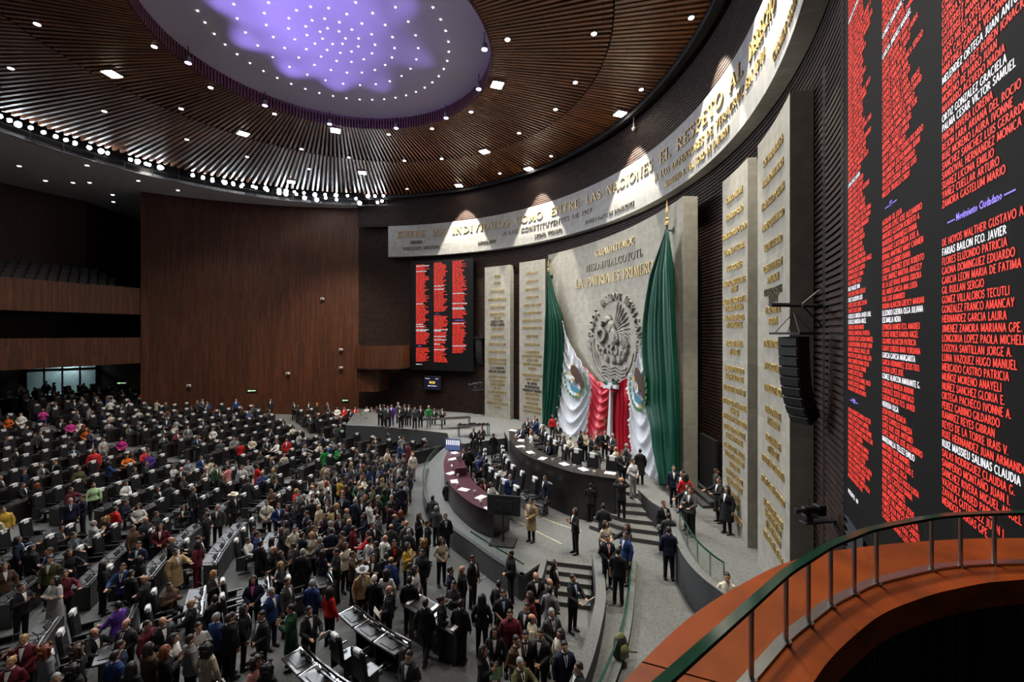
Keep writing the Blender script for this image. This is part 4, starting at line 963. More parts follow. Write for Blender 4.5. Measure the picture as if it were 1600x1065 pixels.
c3 = [('MENDOZA ARIAS GPE. A.', 'r'), ('ZAVALA GUTIERREZ JUAN I.', 'r'), ('VAZQUEZ AHUED PABLO', 'r'), ('SANCHEZ RIVERA MIGUEL ANGEL', 'r'), ('SAMPERIO MONTAÑO JUAN I.', 'r'), ('SALAS RODRIGUEZ CLAUDIA G.', 'r'), ('RUIZ MASSIEU SALINAS CLAUDIA', 'w'), ('RUIZ HERNANDEZ JUAN ARMANDO', 'r'), ('REYES DE LA TORRE IRAIS V.', 'r'), ('RAMIREZ REYES GIBRAN', 'r'), ('PEREZ GABINO GILDARDO', 'r'), ('ORTEGA PACHECO IVONNE A.', 'r'), ('NUÑEZ SANCHEZ GLORIA E.', 'r'), ('MUÑOZ MORENO ANAYELI', 'r'), ('MERCADO CASTRO PATRICIA', 'r'), ('LUNA VAZQUEZ HUGO MANUEL', 'r'), ('LOZOYA SANTILLAN JORGE A.', 'r'), ('LONGORIA LOPEZ PAOLA MICHELL', 'r'), ('JIMENEZ ZAMORA MARIANA GPE.', 'r'), ('HERNANDEZ GARCIA LAURA', 'r'), ('GONZALEZ FRANCO AMANCAY', 'r'), ('GOMEZ VILLALOBOS TECUTLI', 'r'), ('GIL RULLAN SERGIO', 'r'), ('GARCIA LEON MARIA DE FATIMA', 'r'), ('GAONA DOMINGUEZ EDUARDO', 'r'), ('FLORES ELIZONDO PATRICIA', 'r'), ('FARIAS BAILON FCO. JAVIER', 'w'), ('DE HOYOS WALTHER GUSTAVO A.', 'r'), ('', ''), ('------ Movimiento Ciudadano ------', 'p'), ('', ''), ('ZAMORA GASTELUM MARIO', 'r'), ('YAÑEZ CUELLAR ARTURO', 'r'), ('SUAREZ LICONA EMILIO', 'r'), ('SANDOVAL HERNANDEZ MONICA E.', 'r'), ('SANCHEZ SANCHEZ LUIS GERARDO', 'r'), ('RUIZ MORENO LAURA IVONNE', 'r'), ('REJON LARA ARIANA DEL ROCIO', 'r'), ('PIÑON RIVERA LORENA', 'r'), ('PALMA CESAR VICTOR SAMUEL', 'w'), ('ORTIZ GONZALEZ GRACIELA', 'w'), ('NAVARRO ACEVEDO NADIA', 'r'), ('MORENO DE HARO JUAN', 'r'), ('MOREIRA VALDEZ RUBEN IGNACIO', 'r'), ('MELENDEZ ORTEGA JUAN ANTONIO', 'w'), ('MARTINEZ GARCIA VERONICA', 'r'), ('LARA CALDERON EMILIO', 'r'), ('JASSO NIETO OFELIA SOCORRO', 'r'), ('GUTIERREZ MANCILLA SOFIA', 'r'), ('GUTIERREZ ARROYO CARLOS', 'r'), ('GUERRA CASTILLO MARCELA', 'r'), ('GONZALEZ ESPINOSA LAURA', 'r')]
c2 = [('MARTINEZ VENTURA LUIS E.', 'r'), ('MARTINEZ RUIZ MARIBEL', 'r'), ('MANZANILLA TELLEZ EMILIO', 'w'), ('LOPEZ SANCHEZ JOSE ALEJANDRO', 'r'), ('LOPEZ RUIZ JOSE ANTONIO', 'r'), ('LOPEZ CARRILLO VANESSA', 'r'), ('LEON ROSAS ROSALIA', 'r'), ('HERRERA OLGA', 'w'), ('GUIZAR MACIAS FCO. JAVIER', 'r'), ('GONZALEZ SOTO SANTIAGO', 'r'), ('GONZALEZ NAVEJA ADRIAN', 'r'), ('GOMEZ ALARCON AMARANTE G.', 'w'), ('GLORIA LOPEZ JOSE', 'r'), ('GARCIA HERNANDEZ JESUS FDO.', 'r'), ('GARCIA GARCIA MARGARITA', 'w'), ('GARAY LOREDO IRMA YORDANA', 'r'), ('GALINDO ALARCON PATRICIA', 'r'), ('FLORES ROBLES RAMON ANGEL', 'r'), ('ESPINOSA RAMOS FCO. AMADEO', 'r'), ('ESCAMILLA NORA', 'w'), ('ELIZONDO GUERRA OLGA JULIANA', 'w'), ('DURAN ALARCON GREYCY MARIAN', 'r'), ('DIAZ LUIS ARMANDO', 'r'), ('DEL MURO GARCIA ANA LUISA', 'r'), ('DE LA LUZ RIVAS MARIA ISIDORA', 'r'), ('CRUZ JIMENEZ MARTHA ARACELY', 'r'), ('CORRAL ORDOÑEZ JESUS ROBERTO', 'r'), ('CASTILLO GABINO DIANA', 'r'), ('BERNAL MARTINEZ MARY CARMEN', 'r'), ('BENAVIDES CASTAÑEDA JOSE A.', 'r'), ('BARRERAS SAMANIEGO DIANA', 'r'), ('ANDORES GLEASON ROBERTO A.', 'r'), ('AGUILAR LOPEZ JOSE ALEJANDRO', 'r'), ('AGUILAR GIL LILIA', 'r'), ('', ''), ('------ PT ------', 'p'), ('', ''), ('MULLER TRUJILLO CINDY', 'r'), ('VILLEGAS OSORIO JORGE LUIS', 'r'), ('VILLARREAL SOLIS GERARDO', 'r'), ('VILLANUEVA EICHELMANN JUAN', 'r')]
PIT = .1005
colsrc = []
base1 = [('MORENO RIVERA JOSE', 'r')]+col_random(13)+[('', ''), ('----- PVEM -----', 'p'), ('', '')]
colsrc.append([('PRESENTES: 499', 'w'), ('', ''), ('', '')]+[(a, 'r') for a, _ in base1[:13]]+base1[14:17]+col_random(74))
colsrc.append(col_random(9)[:9]+c2+col_random(44))
colsrc.append([('', '')]*8+col_random(2)*0+c3+col_random(33))
zrow0 = [6.06, 5.76, 6.30]
# bottom rows placed so that the readable lines sit at their measured heights
zrow0[2] = 9.01-PIT*(18+8); zrow0[1] = CAMZ-(590-520)/FPX*6.32-PIT*(9+11) ; zrow0[0] = 6.05
col_x = [.45, 2.36, 4.27]; COLW = 1.42
colmesh = []
for ci in range(3):
    for code, mm in (('r', 'red_text'), ('w', 'white_text'), ('p', 'purple_text')):
        mb = MB()
        for ri, (s_, cd) in enumerate(colsrc[ci]):
            z = zrow0[ci]+PIT*ri
            if cd != code or not s_ or z > 15.45: continue
            V, F, w_ = (led_mesh(s_) if code != 'p' else text_mesh(s_, .0, 1, .02)); b = len(mb.v); sx = PIT*(.76 if code != 'p' else .6)
            if sx*w_ > 1.66: sx = 1.66/w_
            x0 = .12 if code == 'p' else 0
            for x, y, q in V: mb.v.append((col_x[ci]+x0+x*sx, 0, z+y*PIT*.74))
            for f in F: mb.face([b+k for k in f])
        if mb.f: colmesh.append((code, mb.mesh('names', M[mm])))
def screen(label, loc, rz, s=1.0, dz=0.0, rows='name_list'):
    th = thing('led_screen', label, 'screen', loc, rz)
    mb = MB(); mb.box((3.1, .1, 10.62), (6.5, .16, 10.1)); mb.box((3.1, .25, 10.62), (6.1, .2, 9.6)); o = mb.build('panel', M['screen'], th)
    for code, me in colmesh:
        o = link(rows if code == 'r' else ('highlighted_names' if code == 'w' else 'party_heading'), me, th, (0, .012, 0))
    return th
# local x along the screen, local -y towards the hall; near screen runs from (6.42, 8.42) towards the camera
d = Vector((-.439, -.899)); rzn = math.atan2(d.y, d.x)
th = screen('enormous near led wall of red and white names beside the balcony', (6.42, 8.42, 0), rzn)
a, b = ray_circ(649, WC, 22.8), ray_circ(741.5, WC, 22.8)
dd = Vector((b[0]-a[0], b[1]-a[1])).normalized(); nn = Vector((dd.y, -dd.x))
th = screen('far led wall of red and white names above the photographers', (a[0]+nn.x*.45-dd.x*.1, a[1]+nn.y*.45-dd.y*.1, 0), math.atan2(dd.y, dd.x))
# straight brick wall carrying the near screen
mb = MB(); q0 = (6.42+.45*.899+.5*.439, 8.42-.45*.439+.5*.899); ln = [q0, (q0[0]-9*.439, q0[1]-9*.899)]
mb.strip_solid(ln[::-1], offset_line(ln[::-1], -.3), 0, 22); struct('wall_screen', mb, M['brick'])

# wall clock screen under the far one
p = ray_circ(676.5, WC, 22.6); th = thing('clock_display', 'small dark display reading 00:00 hung under the far led wall', 'display', (p[0], p[1], hz(598, p[1])), math.atan2(dd.y, dd.x)+.02)
mb = MB(); mb.bevbox((0, 0, 0), (1.75, .25, 1.3), .04); mb.build('housing', M['blackmatte'], th)
mb = MB(); mb.box((0, -.135, 0), (1.6, .02, 1.15)); mb.build('display_panel', mat('display_blue', (.01, .015, .05), .4, noise=.1), th)
def flat_text(body, w_, h, c, m, par, name):
    V, F, ww = text_mesh(body, .0, 1, .02); mb = MB()
    for x, y, q in V: mb.v.append((c[0]+(x/ww-.5)*w_, c[1], c[2]+y*h))
    for f in F: mb.face(f)
    return mb.build(name, m, par)
flat_text('00:00', .62, .26, (0, -.155, -.06), M['amber'], th, 'clock_digits')
flat_text('11 DIC 2025', .5, .07, (-.5, -.155, .38), M['white_text'], th, 'top_line'); flat_text('12:02', .28, .07, (.5, -.155, .38), M['white_text'], th, 'top_line')
flat_text('CAMARA DE DIPUTADOS', .95, .08, (0, -.155, -.3), M['white_text'], th, 'bottom_line')
# ================================================================== LAMPS
def spot_mesh():
    b = MB(); b.tube([(0, 0, 0), (0, 0, .12), (0, 0, .26)], [.13, .13, .07], 12)
    y = MB(); y.tube([(-.16, 0, .3), (-.16, 0, .05)], .012, 6); y.tube([(.16, 0, .3), (.16, 0, .05)], .012, 6); y.tube([(-.16, 0, .3), (.16, 0, .3)], .012, 6)
    l = MB(); l.tube([(0, 0, -.015), (0, 0, .004)], .12, 14)
    return b.mesh('housing', M['blackmatte']), y.mesh('yoke', M['blackmatte']), l.mesh('lens', M['lamp'])
SP = spot_mesh()
def ordinal(n):
    o = ['first', 'second', 'third', 'fourth', 'fifth', 'sixth', 'seventh', 'eighth', 'ninth', 'tenth', 'eleventh', 'twelfth', 'thirteenth', 'fourteenth', 'fifteenth', 'sixteenth', 'seventeenth', 'eighteenth', 'nineteenth', 'twentieth']
    if n <= 20: return o[n-1]
    tens = {2: 'twenty', 3: 'thirty', 4: 'forty', 5: 'fifty', 6: 'sixty', 7: 'seventy', 8: 'eighty', 9: 'ninety'}
    if n % 10 == 0: return {2: 'twentieth', 3: 'thirtieth', 4: 'fortieth', 5: 'fiftieth', 6: 'sixtieth', 7: 'seventieth', 8: 'eightieth', 9: 'ninetieth'}[n//10]
    return tens[n//10]+'-'+o[n % 10-1]
TL = [(0, 170), (15, 188), (28, 194), (48, 185), (68, 193), (87, 199), (103, 205), (117, 210), (117, 224), (139, 216), (140, 231), (158, 236), (168, 225), (204, 236), (215, 240), (228, 238), (233, 257), (250, 261), (253, 250),
      (301, 263), (301, 274), (317, 266), (317, 278), (332, 271), (332, 282), (349, 273), (351, 285), (364, 277), (365, 288), (379, 280), (377, 291), (395, 285), (400, 293), (415, 288), (418, 297), (436, 290), (436, 301), (447, 292), (447, 303), (460, 293), (463, 303), (475, 298), (476, 309), (492, 304), (495, 312), (508, 300), (509, 309), (525, 302), (526, 312), (543, 303), (556, 310), (562, 317), (575, 304), (586, 306), (590, 316), (599, 304), (597, 314)]
TL.sort()
bigs = {28, 158, 215, 250, 351, 415, 436, 447, 476, 492, 495, 525, 562, 575}
for i, (px, py) in enumerate(TL):
    x, y = ray_circ(px, TC, 16.75); z = min(hz(py, y), 21.75)
    t = thing('stage_spotlight', '%s glaring white spotlight counted along the truss from its end by the galleries' % ordinal(i+1), 'spotlight', (x, y, z), 0, 'white spotlights of the lighting truss')
    t.rotation_euler = (Vector((2, 20, 1))-Vector((x, y, z))).to_track_quat('-Z', 'Y').to_euler()
    s_ = 1.45 if px in bigs else 1.0; t.scale = (s_, s_, s_)
    for n_, me in zip(('housing', 'yoke', 'lens'), SP): link(n_, me, t)
tr = thing('lighting_truss', 'black curved pipe truss carrying the row of white spotlights', 'truss')
for zz in (20.95, 21.5):
    mb = MB(); mb.tube([(TC[0]+16.95*math.cos(a), TC[1]+16.95*math.sin(a), zz) for a in np.linspace(math.radians(82), math.radians(215), 60)], .03, 6); mb.build('pipe', M['blackmatte'], tr)
for a in np.linspace(math.radians(84), math.radians(213), 24):
    mb = MB(); p = (TC[0]+16.95*math.cos(a), TC[1]+16.95*math.sin(a)); mb.tube([(*p, 20.95), (*p, 22.4)], .02, 6); mb.build('hanger', M['blackmatte'], tr)
# square floods in the slatted ceiling
fb = MB(); fb.box((0, 0, .1), (.62, .62, .2)); fbm = fb.mesh('housing', M['steel'])
fb = MB(); fb.box((0, 0, -.01), (.55, .55, .02)); flm = fb.mesh('lens', M['lamp_warm'])
for i, (px, py) in enumerate([(175, 116), (455, 284), (380, 209), (524, 204), (566, 270), (717, 290), (757, 237), (826, 264), (777, 133), (969, 178)]):
    x, y = at(px, py, CEIL-.15) if False else ((px-800)/FPX*(FPX*(CEIL-.12-CAMZ)/(Y0-py)), FPX*(CEIL-.12-CAMZ)/(Y0-py))
    t = thing('ceiling_flood', '%s bright square flood lamp in the slatted ceiling, counted from the galleries' % ordinal(i+1), 'ceiling lamp', (x, y, CEIL-.12), math.atan2(y-OC[1], x-OC[0]), 'square flood lamps in the slatted ceiling')
    link('housing', fbm, t); link('lens', flm, t)
# small round downlights
db = MB(); db.lathe([(.14, 0), (.14, .1)], 14); dbm = db.mesh('rim', M['steel']); db = MB(); db.lathe([(.11, -.012), (.11, 0)], 14); dlm = db.mesh('lens', M['dot'])
dl = [(58, 38), (17, 107), (241, 73), (329, 137), (163, 174), (283, 170), (292, 218), (429, 178), (607, 210), (736, 175), (793, 62), (675, 201), (928, 53), (1080, 28), (1134, 18), (899, 129), (1002, 140), (868, 171), (811, 208), (690, 248), (632, 251), (861, 244), (781, 271), (636, 295), (471, 233), (545, 246), (386, 245), (483, 264)]
dl.sort()
for i, (px, py) in enumerate(dl):
    d_ = FPX*(CEIL-.03-CAMZ)/(Y0-py); t = thing('downlight', '%s round downlight between the slats, counted from the galleries' % ordinal(i+1), 'ceiling lamp', ((px-800)/FPX*d_, d_, CEIL-.03), 0, 'round downlights between the slats')
    link('rim', dbm, t); link('lens', dlm, t)
for i, (px, py) in enumerate([(30, 259), (71, 282), (114, 285), (136, 258), (140, 285), (216, 282), (278, 297), (176, 304), (177, 315)]):
    d_ = FPX*(20.99-CAMZ)/(Y0-py); t = thing('downlight', '%s small recessed downlight in the plain grey soffit, counted from the galleries' % ordinal(i+1), 'ceiling lamp', ((px-800)/FPX*d_, d_, 20.97), 0, 'downlights in the grey soffit')
    link('rim', dbm, t); link('lens', dlm, t)
# star lights of the oculus
sb = MB(); sb.lathe([(.025, -.012), (.036, 0), (.036, .02)], 10); sbm = sb.mesh('star_light', M['dot'])
names_r = ['innermost', 'second', 'third', 'fourth', 'fifth', 'outermost']
for k, (r, n, ph) in enumerate([(.55, 7, .2), (1.15, 12, .1), (1.85, 16, .3), (2.75, 22, .0), (3.85, 27, .2), (5.3, 46, .05)]):
    for j in range(n):
        a = 2*math.pi*j/n+ph; o = link('star_light', sbm, None, (OC[0]+r*math.cos(a), OC[1]+r*math.sin(a), 22.5+.18*math.sqrt(max(0, 1-(r/7.5)**2))-.015))
        tag(o, 'tiny round lamp, %s from the stage side in the %s ring of the purple oculus' % (ordinal(j+1), names_r[k]), 'ceiling lamp', 'star lamps of the oculus')
# purple wash lamps on the oculus rim
pb = MB(); pb.tube([(0, 0, -.05), (0, .0, .22)], [.15, .12], 12); pbm = pb.mesh('housing', M['steel'])
pb = MB(); pb.tube([(0, 0, -.06), (0, 0, -.045)], .13, 12); plm = pb.mesh('lens', M['purple_lamp'])
pb = MB(); pb.tube([(-.19, 0, 0), (-.19, 0, .3), (.19, 0, .3), (.19, 0, 0)], .012, 6); pb.tube([(0, 0, .3), (0, 0, .75)], .02, 6); pym = pb.mesh('bracket', M['blackmatte'])
for i, (px, py) in enumerate([(294, 92), (414, 162), (515, 192), (619, 199), (697, 183), (748, 131), (757, 40)]):
    dx = (px-800)/FPX; a_ = 1+dx*dx; b_ = -2*(dx*OC[0]+OC[1]); c_ = OC[0]**2+OC[1]**2-(OR-.25)**2; D = max(b_*b_-4*a_*c_, 0)
    d_ = (-b_+math.sqrt(D)*(1 if i < 6 else -1))/(2*a_) if i != 5 else (-b_+math.sqrt(D))/(2*a_)
    x, y, z = dx*d_, d_, hz(py, d_); z = min(max(z, 21.2), 21.8)
    t = thing('wash_lamp', '%s hanging violet wash lamp on the oculus rim, counted from the galleries' % ordinal(i+1), 'wash lamp', (x, y, z), math.atan2(y-OC[1], x-OC[0])+math.pi/2, 'violet wash lamps on the oculus rim')
    link('housing', pbm, t); link('lens', plm, t); link('bracket', pym, t)
for a, e, k in [(-95, 1, .2), (-60, .9, -.2), (-20, .5, .5), (30, .35, .3), (75, .45, -.5), (110, .8, .2), (140, 1, .3), (170, 1, -.2), (205, 1, .1), (235, .9, .1)]:
    a = math.radians(a); p = (OC[0]+(OR-.5)*math.cos(a), OC[1]+(OR-.5)*math.sin(a), 21.3)
    light('violet_wash', 'SPOT', p, 420*e*VIOLET, (.36, .26, 1.0), (OC[0]-1.6*math.cos(a+k), OC[1]-1.6*math.sin(a+k)-1.0, 22.6), .12, 54, .8)
# exit signs and cameras on the walnut wall
def onwall(px, py, line):
    cv = Curve(line); t = cv.find(px); x, y, _ = cv.at(t, 0); a, b = cv.at(t-.1, 0), cv.at(t+.1, 0)
    return (x, y, hz(py, y)), math.atan2(b[1]-a[1], b[0]-a[0])
for px, py, w_, lab in [(202, 598, 1.0, 'green lit arrow exit sign beside the foyer doorway'), (394, 610, .9, 'green lit exit sign on the walnut wall, between the doorway and the corner box'), (540, 625, .7, 'green lit exit sign low on the walnut wall near its stage end')]:
    p, a = onwall(px, py, wl) if px > 215 else ((-37.5, 41.6, hz(598, 41.6)), .2)
    t = thing('exit_sign', lab, 'sign', p, a); mb = MB(); mb.box((0, -.06, 0), (w_, .06, .26)); mb.build('housing', M['blackmatte'], t)
    mb = MB(); mb.box((0.03, -.1, 0), (w_*.6, .02, .08)); i0 = len(mb.v); mb.v += [(-w_*.42, -.11, 0), (-w_*.2, -.11, .1), (-w_*.2, -.11, -.1)]; mb.face((i0, i0+2, i0+1)); mb.build('arrow', M['exit'], t)
cb = MB(); cb.bevbox((0, -.22, 0), (.3, .34, .22), .04); cb.tube([(0, 0, .1), (0, -.15, .05)], .03, 6); cbm = cb.mesh('camera_body', M['white'])
cb = MB(); cb.tube([(0, -.38, 0), (0, -.42, 0)], .07, 10); clm = cb.mesh('lens', M['blackmatte'])
for px, py, lab in [(505, 467, 'white security camera alone high on the walnut wall'), (534, 546, 'upper white security camera beside the corner box'), (534, 574, 'lower white security camera beside the corner box'), (451, 583, 'small white security camera low on the middle of the walnut wall'), (296, 602, 'tiny pale emergency light low on the walnut wall, nearest the galleries')]:
    p, a = onwall(px, py, wl); t = thing('security_camera', lab, 'camera', p, a); link('camera_body', cbm, t); link('lens', clm, t)
# foyer doorway glass wall under the lower gallery
dw = thing('door_1', 'lit glass foyer doorway under the lower gallery', 'doorway', (-42.5, 40.85, fz(-42.5, 40.85)), math.radians(34)); dw['kind'] = 'structure'
fzr = fz(-41.6, 41.4)
mb = MB()
for x in (-2.35, -1.2, 0, 1.2, 2.35): mb.box((x, -.05, 1.6), (.12, .12, 3.2))
mb.box((0, -.05, 2.35), (4.8, .12, .25)); mb.box((0, -.05, 3.15), (4.8, .12, .1)); mb.build('door_frame', M['desk_black'], dw)
mb = MB(); mb.box((0, 0, 1.6), (5.0, .02, 3.0)); mb.build('glass', M['glass'], dw)
M['foyer'] = mat('foyer_plaster', (.42, .50, .52), .8, noise=.3, nscale=1.5)
mb = MB(); mb.box((0, 1.6, 1.7), (5.6, .1, 3.4)); mb.box((0, .8, 3.5), (5.6, 1.8, .1)); mb.box((0, .8, -.02), (5.6, 1.8, .06)); mb.build('foyer_room', M['foyer'], dw)
t = thing('exit_sign', 'green arrow exit sign over the foyer doorway glass', 'sign', (-41.0, 41.7, fz(-42.5, 40.85)+2.78), math.radians(34)); mb = MB(); mb.box((0, -.2, 0), (.75, .05, .3)); mb.build('housing', M['blackmatte'], t); mb = MB(); mb.box((0, -.24, 0), (.5, .02, .1)); mb.build('arrow', M['exit'], t)
light('foyer_light', 'AREA', (-42.9, 41.6, fzr+3.3), 60, (.8, .95, 1), (-42.9, 41.6, 0), .8)

# ================================================================== SEATS AND DESK UNITS OF THE HALL
def seat_meshes():
    A = MB(); A.bevbox((0, -.02, .46), (.52, .52, .13), .04)
    B = MB(); B.bevbox((0, .27, .86), (.52, .11, .82), .045, rx=-.14)
    C = []
    for s_ in (-1, 1):
        c = MB(); c.bevbox((s_*.3, .02, .66), (.07, .46, .05), .015); c.box((s_*.3, .1, .42), (.05, .3, .46)); C.append(c)
    D = MB(); D.tube([(0, 0, .02), (0, 0, .42)], .05, 8); D.box((0, 0, .02), (.42, .42, .035))
    E_ = MB(); E_.bevbox((0, .318, 1.19), (.27, .125, .19), .03, rx=-.14)
    return A, B, C[0], C[1], D, E_
SM = seat_meshes()
seat_src = [('seat', SM[0].mesh('seat', M['black'])), ('backrest', SM[1].mesh('backrest', M['black'])), ('armrest', SM[2].mesh('armrest', M['black'])), ('armrest', SM[3].mesh('armrest', M['black'])), ('pedestal', SM[4].mesh('pedestal', M['blackmatte'])), ('headrest_cover', SM[5].mesh('headrest_cover', M['white']))]
def desk_meshes():
    A = MB(); A.bevbox((0, 0, .76), (.84, .52, .05), .012, rx=.10)
    B = MB(); B.box((0, -.3, .42), (.85, .04, .84)); B.box((-.42, -.08, .4), (.03, .42, .72))
    C = MB(); C.box((.41, -.02, .80), (.018, .50, .012)); C.box((0, .23, .755), (.82, .015, .03)); C.box((0, -.2, .83), (.82, .04, .02))
    D = MB(); D.bevbox((-.12, -.15, .90), (.30, .03, .20), .008, rx=-.5)
    E_ = MB(); E_.tube([(.2, -.16, .8), (.2, -.12, 1.0), (.2, -.02, 1.1)], [.012, .008, .018], 6); E_.box((.2, -.16, .81), (.1, .08, .03))
    F_ = MB(); F_.bevbox((.0, .04, .80), (.5, .26, .012), .004, rx=.10)
    return A, B, C, D, E_, F_
DM = desk_meshes()
desk_src = [('worktop', DM[0].mesh('worktop', M['desk_black'])), ('front_panel', DM[1].mesh('front_panel', M['desk_black'])), ('steel_trim', DM[2].mesh('steel_trim', M['steel'])), ('monitor', DM[3].mesh('monitor', M['blackmatte'])), ('microphone', DM[4].mesh('microphone', M['blackmatte'])), ('writing_pad', DM[5].mesh('writing_pad', M['desk_top']))]
blocks = [(96, 123.2, 'below the walnut wall'), (123.2, 144, 'facing the maroon desk end'), (144, 165, 'in the middle of the hall'), (165, 186, 'facing the curved walk'), (186, 205.7, 'before the side galleries'), (205.7, 221.2, 'nearest the lectern screen'), (221.2, 244, 'closest under the camera')]
def in_view(x, y, z, m=60):
    if y < 2: return False
    px, py = 800+FPX*x/y, Y0-FPX*(z-CAMZ)/y
    return -m < px < 1600+m and -m < py < 1065+m
def blocked_by_wall(x, y):
    if y > 41: return True
    # side wall and foyer
    if x < -33 and y > 41.5+(x+33)*.2: return True
    if x < -14 and y > np.interp(x, [-31.5, -26.4, -18.7, -14.0], [36.0, 38.6, 40.5, 40.8]) and x > -31.6: return True
    return x < -46
slots = []
for k in range(20):
    r = 11.4+1.75*k
    for bi, (b0, b1, bn) in enumerate(blocks):
        if k == 0 and bi in (0, 1): continue
        if k < 2 and bi == 0: continue
        L_ = math.radians(b1-b0)*r-1.15; n = int(L_/.88)
        for j in range(n):
            a = math.radians((b0+b1)/2)+(j-(n-1)/2)*.88/r
            x, y = FC[0]+r*math.cos(a), FC[1]+r*math.sin(a); z = fz(x, y)
            if not in_view(x, y, z+.8) or blocked_by_wall(FC[0]+(r+1.2)*math.cos(a), FC[1]+(r+1.2)*math.sin(a)): continue
            slots.append((math.hypot(x, y), k, bi, j, a, r, x, y, z))
slots.sort()
rowname = ['%s row out from the tribune' % ordinal(i+1) for i in range(22)]
def placeparts(src, name, label, cat, loc, rz, group):
    t = thing(name, label, cat, loc, rz, group)
    for n_, me in src: link(n_, me, t)
    return t
def stuff_join(src, items, name, label, cat):
    V, F, MI, mats = [], [], [], []
    base = []
    for n_, me in src:
        v = np.array([p.co[:] for p in me.vertices]); f = [tuple(p.vertices) for p in me.polygons]
        m_ = me.materials[0]
        if m_ not in mats: mats.append(m_)
        base.append((v, f, mats.index(m_)))
    off = 0
    for (x, y, z, rz) in items:
        c, s_ = math.cos(rz), math.sin(rz)
        for v, f, mi in base:
            w_ = np.stack([v[:, 0]*c-v[:, 1]*s_+x, v[:, 0]*s_+v[:, 1]*c+y, v[:, 2]+z], 1); V.append(w_)
            F += [tuple(i+off for i in q) for q in f]; MI += [mi]*len(f); off += len(v)
    me = bpy.data.meshes.new(name); me.from_pydata(np.concatenate(V).tolist(), [], F)
    for m_ in mats: me.materials.append(m_)
    me.polygons.foreach_set('material_index', MI); me.update()
    return tag(link(name, me), label, cat, None, 'stuff')
# gallery seats
gs_ = MB(); gs_.bevbox((0, 0, .42), (.5, .45, .12), .03); g1 = gs_.mesh('seat', M['blackmatte']); gs_ = MB(); gs_.bevbox((0, .25, .75), (.5, .1, .6), .03); g2m = gs_.mesh('backrest', M['blackmatte'])
M['gal_seat'] = mat('gallery_seat_cloth', (.045, .047, .055), .7, noise=.3, nscale=6); g1.materials[0] = M['gal_seat']; g2m.materials[0] = M['gal_seat']
for k in range(6):
    ln = Curve(offset_line(gal, .85+k*1.0)); n = int(ln.L/.62)
    c_ = 0
    for j in range(n):
        p = ln.at(.4+j*.62, 11.6+.42*k); q = ln.at(.5+j*.62, 0)
        if not in_view(*p, m=10) or p[1] < 24: continue
        c_ += 1
        placeparts([('seat', g1), ('backrest', g2m)], 'gallery_seat', '%s empty dark seat along the %s gallery row up from the balcony front' % (ordinal(c_), ordinal(k+1)), 'seat', p, math.atan2(q[1]-p[1], q[0]-p[0]), 'empty seats of the upper gallery')

# ================================================================== TRIBUNE FURNITURE
def curved_desk(name, label, line, wid, z0, z1, mtop, mbody, ret=None):
    th = thing(name, label, 'desk')
    mb = MB(); mb.strip_solid(line, offset_line(line, wid), z1-.05, z1, 0); mb.build('worktop', mtop, th)
    l2 = offset_line(line, .04); mb = MB(); mb.strip_solid(l2, offset_line(line, .12), z0, z1-.05); mb.build('front_panel', mbody, th)
    l3 = offset_line(line, wid-.1)
    for e in (0, -1):
        mb = MB()
        a, b = l2[e], l3[e]; l = math.dist(a, b); nx, ny = -(b[1]-a[1])/l*.04, (b[0]-a[0])/l*.04
        mb.solid([(a[0]-nx, a[1]-ny), (b[0]-nx, b[1]-ny), (b[0]+nx, b[1]+ny), (a[0]+nx, a[1]+ny)], z0, z1-.05)
        mb.build('end_panel', mbody, th)
    return th
curved_desk('presidium_desk', 'long curved black desk of the high tribune below the flags', desk_hi, 1.0, MID, 2.78, M['desk_black'], M['desk_black'])
dl0 = desk_lo; curved_desk('secretaries_desk', 'long curved dark desk with maroon leather top on the lower tribune', dl0, 1.15, MID, 1.85, M['maroon'], M['desk_black'])
# second maroon worktop raised like a lectern in the middle of the lower desk
lc = Curve(dl0); p = lc.at(lc.L*.42, 1.85, -.75); a = math.atan2(lc.at(lc.L*.45, 0)[1]-lc.at(lc.L*.4, 0)[1], lc.at(lc.L*.45, 0)[0]-lc.at(lc.L*.4, 0)[0])
t = thing('lectern', 'boxy maroon speaking lectern standing on the lower tribune desk', 'lectern', p, a)
mb = MB(); mb.bevbox((0, 0, .2), (1.2, .6, .4), .03); mb.build('lectern_body', M['maroon'], t); mb = MB(); mb.tube([(.2, 0, .4), (.2, .05, .65)], .012, 6); mb.build('microphone', M['blackmatte'], t)
# big leather armchairs
def big_chair(loc, rz, label):
    t = thing('leather_armchair', label, 'armchair', loc, rz, 'leather armchairs of the tribune')
    for n_, me in BIG: link(n_, me, t)
    return t
a_ = MB(); a_.bevbox((0, -.02, .5), (.62, .6, .16), .06); b_ = MB(); b_.bevbox((0, .32, .95), (.62, .16, .95), .07, rx=-.15)
c_ = MB(); c_.bevbox((-.36, 0, .68), (.1, .5, .08), .03); d_ = MB(); d_.bevbox((.36, 0, .68), (.1, .5, .08), .03)
e_ = MB(); e_.tube([(0, 0, .08), (0, 0, .45)], .04, 8)
for q in range(5): e_.tube([(0, 0, .1), (.32*math.cos(q*1.257), .32*math.sin(q*1.257), .05)], .02, 6)
f_ = MB(); f_.bevbox((0, .37, 1.28), (.3, .19, .26), .03, rx=-.15)
BIG = [('seat', a_.mesh('seat', M['black'])), ('backrest', b_.mesh('backrest', M['black'])), ('armrest', c_.mesh('armrest', M['black'])), ('armrest', d_.mesh('armrest', M['black'])), ('swivel_base', e_.mesh('swivel_base', M['steel'])), ('headrest_cover', f_.mesh('headrest_cover', M['white']))]
hi = Curve(desk_hi)
